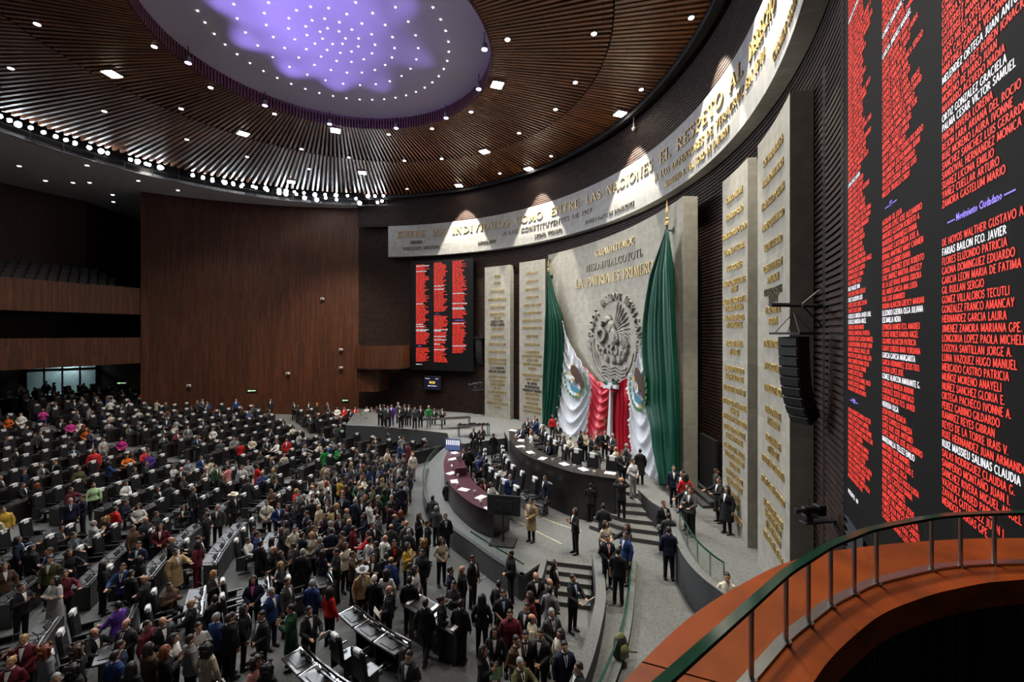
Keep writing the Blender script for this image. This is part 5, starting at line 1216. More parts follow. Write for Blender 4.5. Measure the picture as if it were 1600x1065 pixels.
for i in range(8):
    t_ = hi.L*(.14+.085*i); p = hi.at(t_, MID, .8); q = hi.at(t_+.1, 0, .8)
    big_chair(p, math.atan2(q[1]-p[1], q[0]-p[0])+rnd.uniform(-.25, .25), '%s leather armchair in the line before the high black desk, from its far end' % ordinal(i+1))
lo_c = Curve(offset_line(dl0, 1.9))
for i in range(8):
    p = lo_c.at(lo_c.L*(i+.6)/8.3, MID); q = lo_c.at(lo_c.L*(i+.7)/8.3, 0)
    big_chair(p, math.atan2(q[1]-p[1], q[0]-p[0])+math.pi+math.pi+rnd.uniform(-.3, .3), '%s leather armchair behind the maroon-topped desk, counted from its far end' % ordinal(i+1))
h_c = Curve(offset_line(desk_hi, 1.75))
for i in range(9):
    p = h_c.at(h_c.L*(i+.5)/9, UPP); q = h_c.at(h_c.L*(i+.6)/9, 0)
    big_chair(p, math.atan2(q[1]-p[1], q[0]-p[0])+rnd.uniform(-.4, .4), '%s leather armchair behind the high black desk, counted from its far end' % ordinal(i+1))
# papers and cups on the desks
M['cup'] = mat('cup_china', (.75, .73, .68), .3, noise=.1)
pm = MB(); pm.box((0, 0, .004), (.3, .21, .008)); pm = pm.mesh('paper_sheets', M['paper'])
cm = MB(); cm.lathe([(.03, 0), (.045, .08), (.04, .08), (.03, .02)], 10); cm = cm.mesh('coffee_cup', M['cup'])
for nm, cv, z, n, desc in (('hi', hi, 2.78, 17, 'high black desk'), ('lo', lc, 1.85, 15, 'maroon-topped desk')):
    for i in range(n):
        p = cv.at(cv.L*(i+.5)/n, z, -.45-rnd.uniform(-.2, .2)); o = link('paper_sheets' if i % 2 == 0 else 'coffee_cup', pm if i % 2 == 0 else cm, None, p, rnd.uniform(0, 3)); s_ = 1.6 if i % 2 == 0 else 1.5; o.scale = (s_, s_, 1.5)
        tag(o, '%s white %s lying on the %s, counted from its far end' % (ordinal(i//2+1), 'paper sheet' if i % 2 == 0 else 'coffee cup', desc), 'paper' if i % 2 == 0 else 'cup', 'things left on the tribune desks')
# monitor stands
def monitor(label, loc, rz, w_, h, zc, lit):
    t = thing('monitor_stand', label, 'monitor', loc, rz)
    mb = MB(); mb.bevbox((0, 0, zc), (w_, .06, h), .02); mb.box((0, .06, zc), (w_*.5, .08, h*.5)); mb.build('screen_housing', M['desk_top'], t)
    mb = MB(); mb.box((0, -.035, zc), (w_*.95, .012, h*.92)); mb.build('display', mat('monitor_image', (.02, .02, .04), .3, noise=.2, emis=(.25, .35, .8), estr=.25) if lit else M['screen'], t)
    mb = MB(); mb.tube([(0, .08, .05), (0, .08, zc)], .045, 8); mb.build('pole', M['blackmatte'], t)
    mb = MB(); mb.bevbox((0, .1, .04), (1.0, .75, .06), .02); mb.build('base', M['blackmatte'], t)
    if lit:
        mb = MB()
        for q in range(7): mb.box((-w_*.38+q*w_*.13, -.045, zc+h*.18), (w_*.06, .01, h*.4))
        mb.build('display_bars', M['white_text'], t)
    return t
x, y = at(787, 846, MID); monitor('big black monitor seen from behind on a wheeled stand before the lower desk end', (x, y, MID), math.radians(168), 1.35, .8, 1.45, False)
x, y = -3.65, 26.7; monitor('lit blue and white monitor among people at the far end of the maroon desk', (x, y, MID), math.radians(-12), 1.0, .72, 1.36, True)
# voting lectern tables in the well
def well_table(label, px, py, rz):
    x, y = at(px, py, 0); t = thing('reading_stand', label, 'reading stand', (x, y, 0), rz)
    mb = MB(); mb.bevbox((0, 0, 1.0), (.95, .62, .06), .015, rx=.12); mb.build('top', M['desk_top'], t)
    mb = MB(); mb.bevbox((0, .05, .48), (.85, .45, .96), .02); mb.build('cabinet', M['desk_black'], t)
    mb = MB(); mb.box((0, .02, 1.05), (.6, .4, .01), rx=.12); mb.build('leather_inset', M['blackmatte'], t)
    for s_ in (-1, 1):
        mb = MB(); mb.box((s_*.4, 0, 1.055), (.12, .5, .012), rx=.12); mb.build('paper_strip', M['paper'], t)
well_table('black reading stand with white paper strips in the well, by the man seen from behind', 700, 1025, math.radians(-38))
well_table('black cabinet desk in the well behind the reading stand', 660, 1000, math.radians(-38))
# press table by the slabs and camera platform things
for px, py, lab in [(740, 680, 'dark table crowded with cameras on the side platform, nearer the slabs'), (712, 668, 'dark table on the photographers\' platform under the clock display'), (668, 655, 'small dark table against the brick wall under the far screen')]:
    x, y = at(px, py, UPP); t = thing('side_table', lab, 'table', (x, y, UPP), .25); mb = MB(); mb.bevbox((0, 0, .74), (2.3, .8, .05), .015); mb.build('top', M['desk_black'], t)
    for sx in (-1, 1):
        for sy in (-1, 1): mb = MB(); mb.tube([(sx*1.05, sy*.32, 0), (sx*1.05, sy*.32, .72)], .03, 6); mb.build('leg', M['blackmatte'], t)
    if px == 740:
        for q in range(7):
            mb = MB(); mb.bevbox((0, 0, .06), (.2, .16, .12), .02); mb.tube([(0, -.06, .06), (0, -.22, .06)], .045, 8)
            o = mb.build('photo_camera', M['desk_top'], None, False, (x-.95+.32*q, y+rnd.uniform(-.2, .2), UPP+.77), rnd.uniform(0, 6)); tag(o, '%s camera lying on the press table, counted from the photographers' % ordinal(q+1), 'camera', 'cameras on the press table')

# ================================================================== HANGING LINE ARRAYS, ROBOT CAMERAS
def line_array(label, x, y, ztop, s, rz, n=9):
    t = thing('line_array', label, 'loudspeaker', (x, y, ztop), rz); t.scale = (s, s, s)
    ang_ = 0; px_, pz = 0.0, -.12
    for k in range(n):
        ang_ = math.radians(2.0+k*k*.52); h = .27
        mb = MB(); mb.bevbox((0, 0, 0), (.60, .46, h*.97), .02); mb.box((0, -.24, 0), (.52, .03, h*.75)); mb.box((0, .27, -.02), (.4, .16, h*.45))
        o = mb.build('speaker_box', M['blackmatte'], t); o.location = (0, -px_, pz-h/2*math.cos(ang_)); o.rotation_euler = (-ang_, 0, 0) if False else (ang_, 0, 0)
        px_ -= h*math.sin(ang_); pz -= h*math.cos(ang_)
    mb = MB(); mb.box((0, 0, -.03), (.9, .75, .06)); mb.build('fly_frame', M['blackmatte'], t)
    for q in ((-.35, -.25), (.35, -.25), (-.35, .25), (.35, .25)): mb = MB(); mb.tube([(q[0], q[1], 0), (0, 0, .55)], .012, 5); mb.build('sling', M['blackmatte'], t)
    return t
xa, ya = (1240-800)/FPX*9.6, 9.6
line_array('black curved line of hanging loudspeakers in front of the nearest stone slab', xa, ya, hz(519, ya), .80, math.radians(-70))
t = thing('wall_bracket', 'dark steel arm reaching from the brick wall above the hanging loudspeakers', 'bracket')
w0 = (7.2, 9.9); zb = hz(476, ya)
mb = MB(); mb.tube([(w0[0]+.2, w0[1]+.1, zb), (xa-.55, ya-.05, zb)], .05, 6); mb.build('arm', M['blackmatte'], t)
mb = MB(); mb.tube([(w0[0]+.2, w0[1]+.1, zb+.6), (xa+.2, ya, zb+.02)], .02, 6); mb.build('stay', M['steel'], t)
mb = MB(); mb.tube([(w0[0]+.2, w0[1]+.1, zb-.7), (xa+.2, ya, zb-.02)], .02, 6); mb.build('stay', M['blackmatte'], t)
mb = MB(); mb.tube([(7.08, 9.75, 2), (7.08, 9.75, 15)], .06, 6); mb.build('cable_duct', M['blackmatte'], t)
yb = 38.2; line_array('distant black curved line of hanging loudspeakers beside the far led wall', (749-800)/FPX*yb, yb, hz(527, yb), .95, math.radians(-20))
def robot_cam(label, x, y, z, rz, s=1.0):
    t = thing('robot_camera', label, 'camera', (x, y, z), rz); t.scale = (s, s, s)
    mb = MB(); mb.bevbox((.45, 0, -.28), (1.3, .3, .06), .02); mb.tube([(1.0, 0, -.3), (1.2, 0, -.9)], .04, 6); mb.build('wall_arm', M['blackmatte'], t)
    mb = MB(); mb.bevbox((0, 0, -.12), (.26, .26, .2), .04); mb.build('pan_head', M['blackmatte'], t)
    mb = MB(); mb.bevbox((.05, 0, .12), (.5, .2, .24), .04); mb.bevbox((.45, 0, .1), (.3, .3, .35), .03); mb.build('camera_body', M['blackmatte'], t)
    mb = MB(); mb.tube([(-.2, 0, .12), (-.32, 0, .12), (-.36, 0, .12), (-.5, 0, .12)], [.05, .06, .085, .09], 12); mb.build('lens', M['desk_top'], t)
    mb = MB(); mb.tube([(.1, .05, .22), (.1, .05, .5)], .008, 5); mb.build('antenna', M['blackmatte'], t); return t
yc = 8.8; robot_cam('black remote camera on a wall arm below the hanging loudspeakers', (1262-800)/FPX*yc, yc, hz(802, yc), math.radians(10), .62)
yc = 37.5; robot_cam('small distant remote camera on the brick wall right of the clock display', (742-800)/FPX*yc, yc, hz(603, yc), math.radians(30), 1.2)
# pale dome camera hanging at the ceiling edge
d_ = FPX*12.6/(Y0-188); t = thing('dome_camera', 'white dome camera hanging under the ceiling edge above the band', 'camera', ((990-800)/FPX*d_, d_, 21.1))
mb = MB(); mb.tube([(0, 0, .1), (0, 0, .8)], .035, 8); mb.build('stem', M['white'], t); mb = MB(); mb.lathe([(.03, .14), (.12, .05), (.12, -.03), (.05, -.12)], 12); mb.build('dome', M['white'], t)
# tray sculpture-like gilt sign on the high tribune
x, y = at(953, 705, UPP); t = thing('gilt_sign', 'small gilt stepped emblem stand in front of the red cloth', 'emblem', (x, y+.6, UPP), .3)
for q, (dx, z, w_) in enumerate([(-.12, 1.9, .62), (.1, 1.72, .62), (-.08, 1.54, .55)]): mb = MB(); mb.box((dx, 0, z), (w_, .05, .14), rx=0); mb.build('bar', M['gold'], t)
mb = MB(); mb.tube([(0, 0, 0), (0, 0, 1.6)], .03, 6); mb.build('stand', M['gold'], t)
# backpack hung on the ramp rail
x, y = at(962, 1035, MID); t = thing('backpack', 'olive and black backpack leaning on the green-edged glass rail', 'backpack', (x+.12, y, MID+.16), .5)
M['olive'] = mat('olive_canvas', (.12, .14, .05), .85, noise=.3, nscale=12)
mb = MB(); mb.loft([(0, 0, 0, .17, .12, .7), (0, 0, .08, .2, .14, .7), (0, .0, .3, .19, .13, .7), (0, .01, .48, .14, .1, .8), (0, .02, .55, .05, .04)], 14); mb.build('bag_body', M['blackmatte'], t, True)
mb = MB(); mb.loft([(0, -.13, .05, .13, .06, .7), (0, -.14, .25, .13, .06, .7), (0, -.1, .36, .08, .04)], 12); mb.build('front_pocket', M['olive'], t, True)
mb = MB(); mb.loft([(0, .02, .38, .17, .12, .7), (0, .02, .52, .12, .09), (0, .02, .58, .04, .03)], 12); mb.build('lid', M['olive'], t, True)
mb = MB(); mb.tube([(.15, 0, .1), (.3, -.05, .04), (.45, -.12, .02)], .015, 6); mb.build('strap', M['blackmatte'], t)
# ================================================================== PEOPLE
def remeshed(mb, vox, mats, smooth=2, name='body'):
    me = mb.mesh('tmp', mats[0]); o = bpy.data.objects.new('tmp', me); COL.objects.link(o)
    m1 = o.modifiers.new('r', 'REMESH'); m1.mode = 'VOXEL'; m1.voxel_size = vox; m1.use_smooth_shade = True
    if smooth: m2 = o.modifiers.new('s', 'SMOOTH'); m2.factor = .5; m2.iterations = smooth
    dg = bpy.context.evaluated_depsgraph_get(); out = bpy.data.meshes.new_from_object(o.evaluated_get(dg))
    bpy.data.objects.remove(o); bpy.data.meshes.remove(me)
    out.name = name; out.materials.clear()
    for m in mats: out.materials.append(m)
    out.polygons.foreach_set('use_smooth', [True]*len(out.polygons)); return out
# arms: (elbow, wrist, finger direction) on the person's own left (+x side mirrored); front is -y, height 1.72
V3 = Vector
ARMS = {
 'down':   ((.25, .02, 1.13), (.255, -.06, .88), (0, -.1, -1)),
 'clasp':  ((.255, .03, 1.14), (.07, -.20, 1.00), (-.8, -.3, -.3)),
 'phone':  ((.245, -.05, 1.14), (.09, -.27, 1.24), (-.4, -.4, .8)),
 'cross':  ((.27, -.06, 1.15), (-.06, -.19, 1.17), (-1, -.1, .25)),
 'reach':  ((.27, -.18, 1.22), (.22, -.44, 1.20), (-.1, -1, .0)),
 'up':     ((.34, -.08, 1.58), (.30, -.16, 1.82), (0, -.1, 1)),
 'face':   ((.30, -.17, 1.33), (.11, -.24, 1.53), (-.5, -.1, .8)),
 'back':   ((.28, .06, 1.14), (.24, .12, .90), (0, .1, -1)),
 'hip':    ((.40, .06, 1.17), (.22, -.06, 1.03), (-.8, -.4, -.2)),
 'desk':   ((.25, -.12, 1.16), (.16, -.36, 1.10), (-.3, -1, -.1)),
}
LEGS = {'stand': [((.10, 0, .50), (.11, .02, .08)), ((-.10, 0, .50), (-.11, .02, .08))],
        'walk': [((.09, -.13, .52), (.09, -.14, .10)), ((-.09, .02, .50), (-.09, .26, .13))],
        'shift': [((.12, -.05, .50), (.16, -.03, .08)), ((-.09, .0, .50), (-.09, .02, .08))],
        'sit': [((.11, -.42, .93), (.12, -.44, .50)), ((-.11, -.42, .93), (-.12, -.44, .50))]}
def limb(mb, pts, rs, n=10): 
    P, R_ = [], []
    for i in range(len(pts)-1):
        a, b = V3(pts[i]), V3(pts[i+1])
        for k in range(3):
            t = k/3; P.append(a.lerp(b, t)); R_.append(rs[i]+(rs[i+1]-rs[i])*t)
    P.append(V3(pts[-1])); R_.append(rs[-1]); mb.tube(P, R_, n)
def torso_secs(g, fem, hem=.90, flare=0.0):
    sh, wa, hp, bu = (.165, .116, .170, .112) if fem else (.187, .143, .158, .115)
    s = [(0, 0, hem, hp+g+flare, .105+g+flare*.8), (0, 0, .98, hp+g, .112+g), (0, 0, 1.10, wa+g, .095+g), (0, -.012, 1.24, .155+g, bu+g+(.012 if fem else 0)), (0, .0, 1.36, sh-.02+g, .105+g), (0, .01, 1.425, sh-.045+g, .085+g*.8), (0, .012, 1.452, sh-.10+g, .072+g*.7), (0, .012, 1.475, .07+g*.6, .062+g*.5)]
    if hem < .9: s.insert(0, s[0]); s[1] = (0, 0, .92, hp+g+flare*.3, .112+g)
    return s
def hand(mb, w_, d_, side):
    w_ = V3(w_); d_ = V3(d_).normalized(); up = V3((0, 0, 1)) if abs(d_.z) < .8 else V3((0, -1, 0))
    s_ = d_.cross(up).normalized()*side; n_ = s_.cross(d_).normalized()
    if abs(d_.z) > .8: s_ = V3((0, -1, 0)) if abs(d_.y) < .5 else s_; n_ = d_.cross(s_).normalized()*side
    P = [w_+d_*t for t in (0, .03, .06, .095)]
    rings = [(.022, .026), (.026, .036), (.017, .043), (.015, .041)]
    mb.tube(P, [.024, .030, .029, .026], 8)
    for q in (-.022, -.007, .008, .022): mb.tube([w_+d_*.04+s_*q, w_+d_*.10+s_*q*1.15], .0145, 6)
    for q, L in ((-.029, .060), (-.010, .074), (.010, .070), (.028, .056)):
        a = w_+d_*.09+s_*q*1.1; b = a+d_*L*.5+n_*.006; c = b+d_*L*.4+n_*.026
        mb.tube([a, b, c], [.0105, .010, .0085], 6)
    a = w_+d_*.03+s_*.026; mb.tube([a, a+d_*.03+s_*.026, a+d_*.06+s_*.034+n_*.008], [.013, .012, .0095], 6)
_cache = {}
def body_mesh(arms, legs, fem):
    key = ('b', arms, legs, fem)
    if key in _cache: return _cache[key]
    mb = MB(); mb.loft(torso_secs(-.012, fem, .86), 16)
    mb.tube([(0, .012, 1.43), (0, .004, 1.54)], [.056, .050], 10)
    mb.loft([(0, -.035, 1.492, .028, .03), (0, -.028, 1.512, .050, .062), (0, -.012, 1.545, .064, .084), (0, -.004, 1.59, .073, .094), (0, .002, 1.64, .076, .098), (0, .006, 1.68, .066, .084), (0, .008, 1.708, .036, .045), (0, .008, 1.716, .01, .012)], 16)
    mb.tube([(0, -.095, 1.612), (0, -.112, 1.582), (0, -.105, 1.572)], [.009, .016, .012], 6)         # nose
    mb.tube([(0, -.085, 1.542), (0, -.098, 1.545)], [.024, .012], 8)                                    # mouth ridge
    mb.tube([(0, -.075, 1.505), (0, -.088, 1.512)], [.022, .012], 8)                                    # chin
    for s_ in (-1, 1):
        mb.tube([(s_*.074, .01, 1.575), (s_*.086, .016, 1.60), (s_*.078, .012, 1.62)], [.011, .015, .010], 6)
        mb.tube([(s_*.014, -.094, 1.630), (s_*.045, -.086, 1.632)], [.009, .009], 6)                      # brow
        e, w_, d_ = ARMS[arms[0 if s_ > 0 else 1]]; f = lambda p: (p[0]*s_, p[1], p[2])
        limb(mb, [(s_*.155 if not fem else s_*.14, .01, 1.38), f(e), f(w_)], [.046 if not fem else .044, .038 if not fem else .034, .024])
        hand(mb, f(w_), f(d_), s_)
        k_, a_ = LEGS[legs][0 if s_ > 0 else 1]
        limb(mb, [(s_*.085, 0, .90), k_, a_], [.085, .055, .036]); mb.tube([a_, (a_[0], a_[1]-.03, a_[2]-.04), (a_[0], a_[1]-.13, a_[2]-.055)], [.035, .036, .025], 8)
    me = remeshed(mb, .0115, [M['skin'], M['face_dark'], M['lips']], 1, 'body')
    for p in me.polygons:
        c = p.center
        if c.z > 1.5 and c.y < -.055 and abs(c.x) < .06:
            if 1.603 < c.z < 1.614 and .020 < abs(c.x) < .042: p.material_index = 1
            elif 1.628 < c.z < 1.636 and .016 < abs(c.x) < .048: p.material_index = 1
            elif 1.538 < c.z < 1.550 and abs(c.x) < .024 and c.y < -.08: p.material_index = 2
    _cache[key] = me; return me
def top_mesh(arms, kind, fem, legs='stand'):
    key = ('t', arms, kind, fem, legs if kind in ('coat', 'dress') else '')
    if key in _cache: return _cache[key]
    g = {'jacket': .022, 'coat': .036, 'sweater': .018, 'blouse': .010, 'vest': .026, 'dress': .012, 'puffer': .045}[kind]
    sitting = legs == 'sit'
    hem = {'jacket': .80, 'coat': .48, 'sweater': .90, 'blouse': .90, 'vest': .88, 'dress': .46, 'puffer': .86}[kind]
    if sitting: hem = max(hem, .86)
    mb = MB(); mb.loft(torso_secs(g, fem, hem, .05 if hem < .6 else .022), 18)
    if hem < .6: pass
    sl = g+.006
    for s_ in (-1, 1):
        e, w_, d_ = ARMS[arms[0 if s_ > 0 else 1]]; f = lambda p: (p[0]*s_, p[1], p[2])
        r0 = (.047 if not fem else .040)+sl*.9
        wv = V3(f(e)).lerp(V3(f(w_)), 1.0 if kind != 'vest' else .02)
        limb(mb, [(s_*(.158 if not fem else .142), .01, 1.385), f(e), tuple(wv)], [r0, .040+sl*.9, .030+sl*.6])
        if kind in ('jacket', 'coat', 'puffer'):
            mb.tube([(s_*.05, -.06-g*.5, 1.455), (s_*.085, .02, 1.475), (s_*.03, .075, 1.485)], .018, 6)   # collar
    if kind == 'puffer': mb.tube([(0, -.07, 1.47), (0, .08, 1.49)], [.07, .07], 10)
    me = remeshed(mb, .017, [M['cloth']], 1, kind); _cache[key] = me; return me
def legs_mesh(legs, kind):
    key = ('l', legs, kind)
    if key in _cache: return _cache[key]
    mb = MB()
    if kind == 'skirt' and legs != 'sit':
        mb.loft([(0, 0, .50, .20, .17), (0, 0, .75, .20, .15), (0, 0, .93, .185, .13), (0, 0, 1.04, .14, .11)], 18)
    else:
        mb.loft([(0, 0, .84, .165, .11), (0, 0, .92, .178, .125), (0, 0, 1.03, .15, .11)], 16)
        for s_ in (0, 1):
            k_, a_ = LEGS[legs][s_]; x = .088 if s_ == 0 else -.088
            end = V3(a_)+V3((0, 0, -.015)) if kind != 'skirt' else V3(k_)
            limb(mb, [(x, 0, .90), k_, tuple(end)], [.100, .072, .058] if kind != 'skirt' else [.115, .09, .085])
    me = remeshed(mb, .018, [M['cloth']], 1, kind); _cache[key] = me; return me
def shoes_mesh(legs):
    key = ('s', legs)
    if key in _cache: return _cache[key]
    mb = MB()
    for k_, a_ in LEGS[legs]:
        x, y, z = a_; z -= .08
        mb.loft([(x, y-.06, z+.004, .046, .135, .8), (x, y-.06, z+.03, .048, .14, .8), (x, y-.03, z+.07, .042, .10, .9), (x, y+.01, z+.11, .038, .05)], 12)
    me = mb.mesh('shoes', M['shoe'], True); _cache[key] = me; return me
def shirt_mesh(fem, g, tie):
    key = ('sh', fem, g, tie)
    if key in _cache: return _cache[key]
    mb = MB(); o = g+.012
    def F(x, z):
        # front of the torso at height z
        zs = [1.10, 1.24, 1.36, 1.425, 1.465]; ry = [.095, .118+(.012 if fem else 0), .105, .085, .065]; cy = [0, -.012, 0, .01, .012]; rx = [.14, .16, .18, .15, .08]
        r = np.interp(z, zs, ry)+o; c = np.interp(z, zs, cy); R_ = np.interp(z, zs, rx)+o
        return (x, c-r*math.sqrt(max(0, 1-(x/R_)**2)), z)
    if not tie:
        rows = [(1.14, .005), (1.22, .016), (1.31, .029), (1.40, .043), (1.452, .052)]
        P = [[F(x*w_, z) for x in (-1, -.5, 0, .5, 1)] for z, w_ in rows]
        for a, b in zip(P, P[1:]):
            for k in range(4): mb.quad(a[k], a[k+1], b[k+1], b[k])
        mb.tube([(.055*math.cos(t), .01+.062*math.sin(t), 1.475) for t in np.linspace(0, 2*math.pi, 13)], .016, 6)
    else:
        rows = [(1.10, .012), (1.18, .028), (1.36, .016), (1.44, .011), (1.455, .02)]
        P = [[tuple(V3(F(x*w_, z))+V3((0, -.006, 0))) for x in (-1, 0, 1)] for z, w_ in rows]
        for a, b in zip(P, P[1:]):
            for k in range(2): mb.quad(a[k], a[k+1], b[k+1], b[k])
    me = mb.mesh('shirt' if not tie else 'tie', M['cloth'], True); _cache[key] = me; return me
def hair_mesh(kind):
    key = ('h', kind)
    if key in _cache: return _cache[key]
    mb = MB(); c = V3((0, .006, 1.615)); 
    if kind == 'hat':
        mb.loft([(0, 0, 1.655, .095, .115), (0, 0, 1.70, .085, .10), (0, 0, 1.765, .075, .085), (0, 0, 1.775, .05, .06)], 16)
        r_ = [mb.vert((q*math.cos(a)*1.0, q*1.15*math.sin(a), 1.66+.045*(abs(math.cos(a))**3)*(q > .12))) for q in (.085, .17, .20) for a in np.linspace(0, 2*math.pi, 25)[:-1]]
        for ring in range(2):
            for j in range(24): mb.face((r_[ring*24+j], r_[ring*24+(j+1) % 24], r_[(ring+1)*24+(j+1) % 24], r_[(ring+1)*24+j]))
        me = mb.mesh('hat', M['cloth'], True); _cache[key] = me; return me
    n, m_ = 20, 12; idx = {}
    for i in range(m_+1):
        el = math.pi/2-i*(math.pi*.80)/m_
        for j in range(n):
            a = 2*math.pi*j/n; sx, sy, sz = .0825, .1065, .1115
            x, y, z = sx*math.cos(el)*math.cos(a), sy*math.cos(el)*math.sin(a), sz*math.sin(el)
            if y < -.045: lim = .066-.02*min(1, abs(x)/.07)      # hairline over the forehead
            elif y < .0: lim = .030
            elif y < .03: lim = -.010
            else: lim = -.07
            if z < lim:
                z = lim; e2 = math.asin(max(-.95, min(.95, lim/sz))); x, y = (sx-.003)*math.cos(e2)*math.cos(a), (sy-.003)*math.cos(e2)*math.sin(a)
            w_ = .0035*math.sin(9*a+3*el)*math.cos(el); x += w_; y += w_
            idx[i, j] = mb.vert((x+c.x, y+c.y, z+c.z))
    for i in range(m_):
        for j in range(n): mb.face((idx[i, j], idx[i+1, j], idx[i+1, (j+1) % n], idx[i, (j+1) % n]))
    if kind in ('long', 'curly', 'bob'):
        L_ = {'long': 1.30, 'curly': 1.40, 'bob': 1.48}[kind]; w_ = {'long': .10, 'curly': .145, 'bob': .105}[kind]
        mb.loft([(0, .075, L_, w_*.8, .035), (0, .072, L_+.1, w_, .045), (0, .05, 1.55, w_*1.0, .062), (0, .03, 1.64, w_*.95, .085), (0, .01, 1.70, .06, .07)], 14)
        for s_ in (-1, 1): mb.tube([(s_*.07, -.03, 1.66), (s_*.088, -.01, 1.58), (s_*.095, -.005, L_+.08), (s_*.085, .01, L_+.02)], [.03, .034, .034 if kind != 'curly' else .05, .016], 8)
        if kind == 'curly':
            rr = random.Random(5)
            for q in range(40): 
                a = rr.uniform(0, 2*math.pi); z = rr.uniform(1.42, 1.72); R_ = .10+.03*math.sin((z-1.4)*9)
                if math.sin(a) < -.35 and z < 1.66: continue
                mb.loft([(R_*math.cos(a), .03+R_*math.sin(a), z-.025, .01, .01), (R_*math.cos(a), .03+R_*math.sin(a), z, .036, .036), (R_*math.cos(a), .03+R_*math.sin(a), z+.03, .01, .01)], 7)
    if kind == 'bun': mb.loft([(0, .115, 1.62, .01, .01), (0, .12, 1.65, .045, .045), (0, .11, 1.69, .02, .02)], 10)
    if kind == 'fringe':
        mb = MB(); ring = []
        for z, o in ((1.555, .0), (1.60, .008), (1.645, .002)):
            ring.append([mb.vert(((.078+o)*math.cos(a), .008+(.100+o)*math.sin(a), z)) for a in np.linspace(math.radians(-15), math.radians(195), 15)])
        for a, b in zip(ring, ring[1:]):
            for j in range(14): mb.face((a[j], a[j+1], b[j+1], b[j]))
    me = mb.mesh('hair', M['hair'], True); _cache[key] = me; return me
# ---- colours (linear) and their names
CL = {'black': (.010, .010, .012), 'charcoal': (.026, .027, .030), 'dark grey': (.05, .052, .056), 'grey': (.16, .16, .165), 'light grey': (.34, .34, .34), 'navy': (.009, .013, .032), 'blue': (.016, .036, .125), 'pale blue': (.28, .40, .58), 'white': (.68, .67, .64), 'cream': (.60, .54, .42),
      'red': (.48, .012, .014), 'maroon': (.09, .008, .016), 'pink': (.55, .10, .22), 'magenta': (.50, .03, .24), 'salmon': (.55, .22, .20), 'purple': (.09, .03, .26), 'green': (.02, .22, .05), 'dark green': (.010, .045, .018), 'lime': (.36, .55, .30), 'mustard': (.45, .28, .04), 'tan': (.36, .25, .13), 'beige': (.42, .36, .27), 'brown': (.07, .04, .025), 'orange': (.60, .13, .02), 'olive': (.07, .07, .03), 'silver': (.40, .40, .42)}
SK = [(.42, .23, .15), (.34, .18, .11), (.50, .29, .20), (.28, .14, .085)]
HC = {'black': (.008, .007, .007), 'dark': (.016, .010, .008), 'brown': (.05, .025, .012), 'grey': (.25, .25, .25), 'white': (.6, .6, .58), 'auburn': (.16, .035, .01), 'blond': (.30, .17, .06)}
pr = random.Random(77)
PEOPLE = []      # (dist, dict)
def P(px, py, z, **k):
    """a person measured by the top of the head in the photograph; z = floor under the feet"""
    k.update(px=px, py=py, z=z); PEOPLE.append(k)
ARMTXT = {'down': 'arms down', 'clasp': 'hands joined', 'phone': 'holding a phone', 'cross': 'arms crossed', 'reach': 'reaching out', 'up': 'arm raised', 'face': 'hands at face', 'back': 'arms back', 'hip': 'hand on hip', 'desk': 'hands forward'}
def make_person(x, y, z, rz, d, label, group=None):
    fem = d.get('fem', False); arms = d.get('arms', ('down', 'down')); arms = (arms, arms) if isinstance(arms, str) else arms
    legs = d.get('legs', 'stand'); top = d.get('top', 'jacket'); hair = d.get('hair', 'short'); hc = d.get('hc', 'black')
    h = d.get('h', 1.0)
    sit = legs == 'sit'
    t = link('person', body_mesh(arms, legs, fem), None, (x, y, z-(.42*h if sit else 0)), rz, d.get('sk', SK[0])); t.scale = (h, h, h)
    tag(t, label, 'person', group)
    link({'jacket': 'jacket', 'coat': 'coat', 'sweater': 'sweater', 'blouse': 'blouse', 'vest': 'vest', 'dress': 'dress', 'puffer': 'padded_jacket'}[top], top_mesh(arms, top, fem, legs), t, None, None, CL[d.get('c', 'black')])
    if d.get('bot', 1): link('trousers' if d.get('lk', 'trousers') == 'trousers' else 'skirt', legs_mesh(legs, d.get('lk', 'trousers')), t, None, None, CL[d.get('c2', 'black')])
    link('shoes', shoes_mesh(legs), t, None, None, (.012, .010, .010))
    if top in ('jacket', 'coat', 'vest'):
        g = {'jacket': .022, 'coat': .036, 'vest': .026}[top]
        link('shirt', shirt_mesh(fem, g, False), t, None, None, CL[d.get('sh', 'white')])
        if d.get('tie'): link('tie', shirt_mesh(fem, g, True), t, None, None, CL[d['tie']])
    if hair != 'bald': link('hair', hair_mesh(hair if hair != 'hat' else 'short'), t, None, None, HC[hc])
    if hair == 'hat': link('hat', hair_mesh('hat'), t, None, None, CL[d.get('hatc', 'white')])
    if d.get('hold'):
        s_ = 1 if d['hold'][0] == 'L' else -1; e, w_, dd_ = ARMS[arms[0 if s_ > 0 else 1]]
        hp = V3((w_[0]*s_, w_[1], w_[2]))+V3((dd_[0]*s_, dd_[1], dd_[2])).normalized()*.09+V3((0, -.035, 0))
        R_ = Matrix.Rotation(rz, 3, 'Z'); wp = V3((x, y, z-(.42*h if sit else 0)))+(R_ @ hp)*h
        o = link(HOLD[d['hold'][1:]][0], HOLD[d['hold'][1:]][1], None, wp, rz)
        tag(o, ' '.join(('%s held by %s' % (HOLD[d['hold'][1:]][2], label.replace(',', ''))).split()[:16]), HOLD[d['hold'][1:]][3])
    return t
hm = MB(); hm.bevbox((0, 0, .03), (.075, .01, .15), .004); h1 = hm.mesh('phone', M['desk_top'])
hm = MB(); hm.bevbox((0, -.06, .02), (.23, .012, .31), .002, rx=.6); h2 = hm.mesh('paper_sheets', M['paper'])
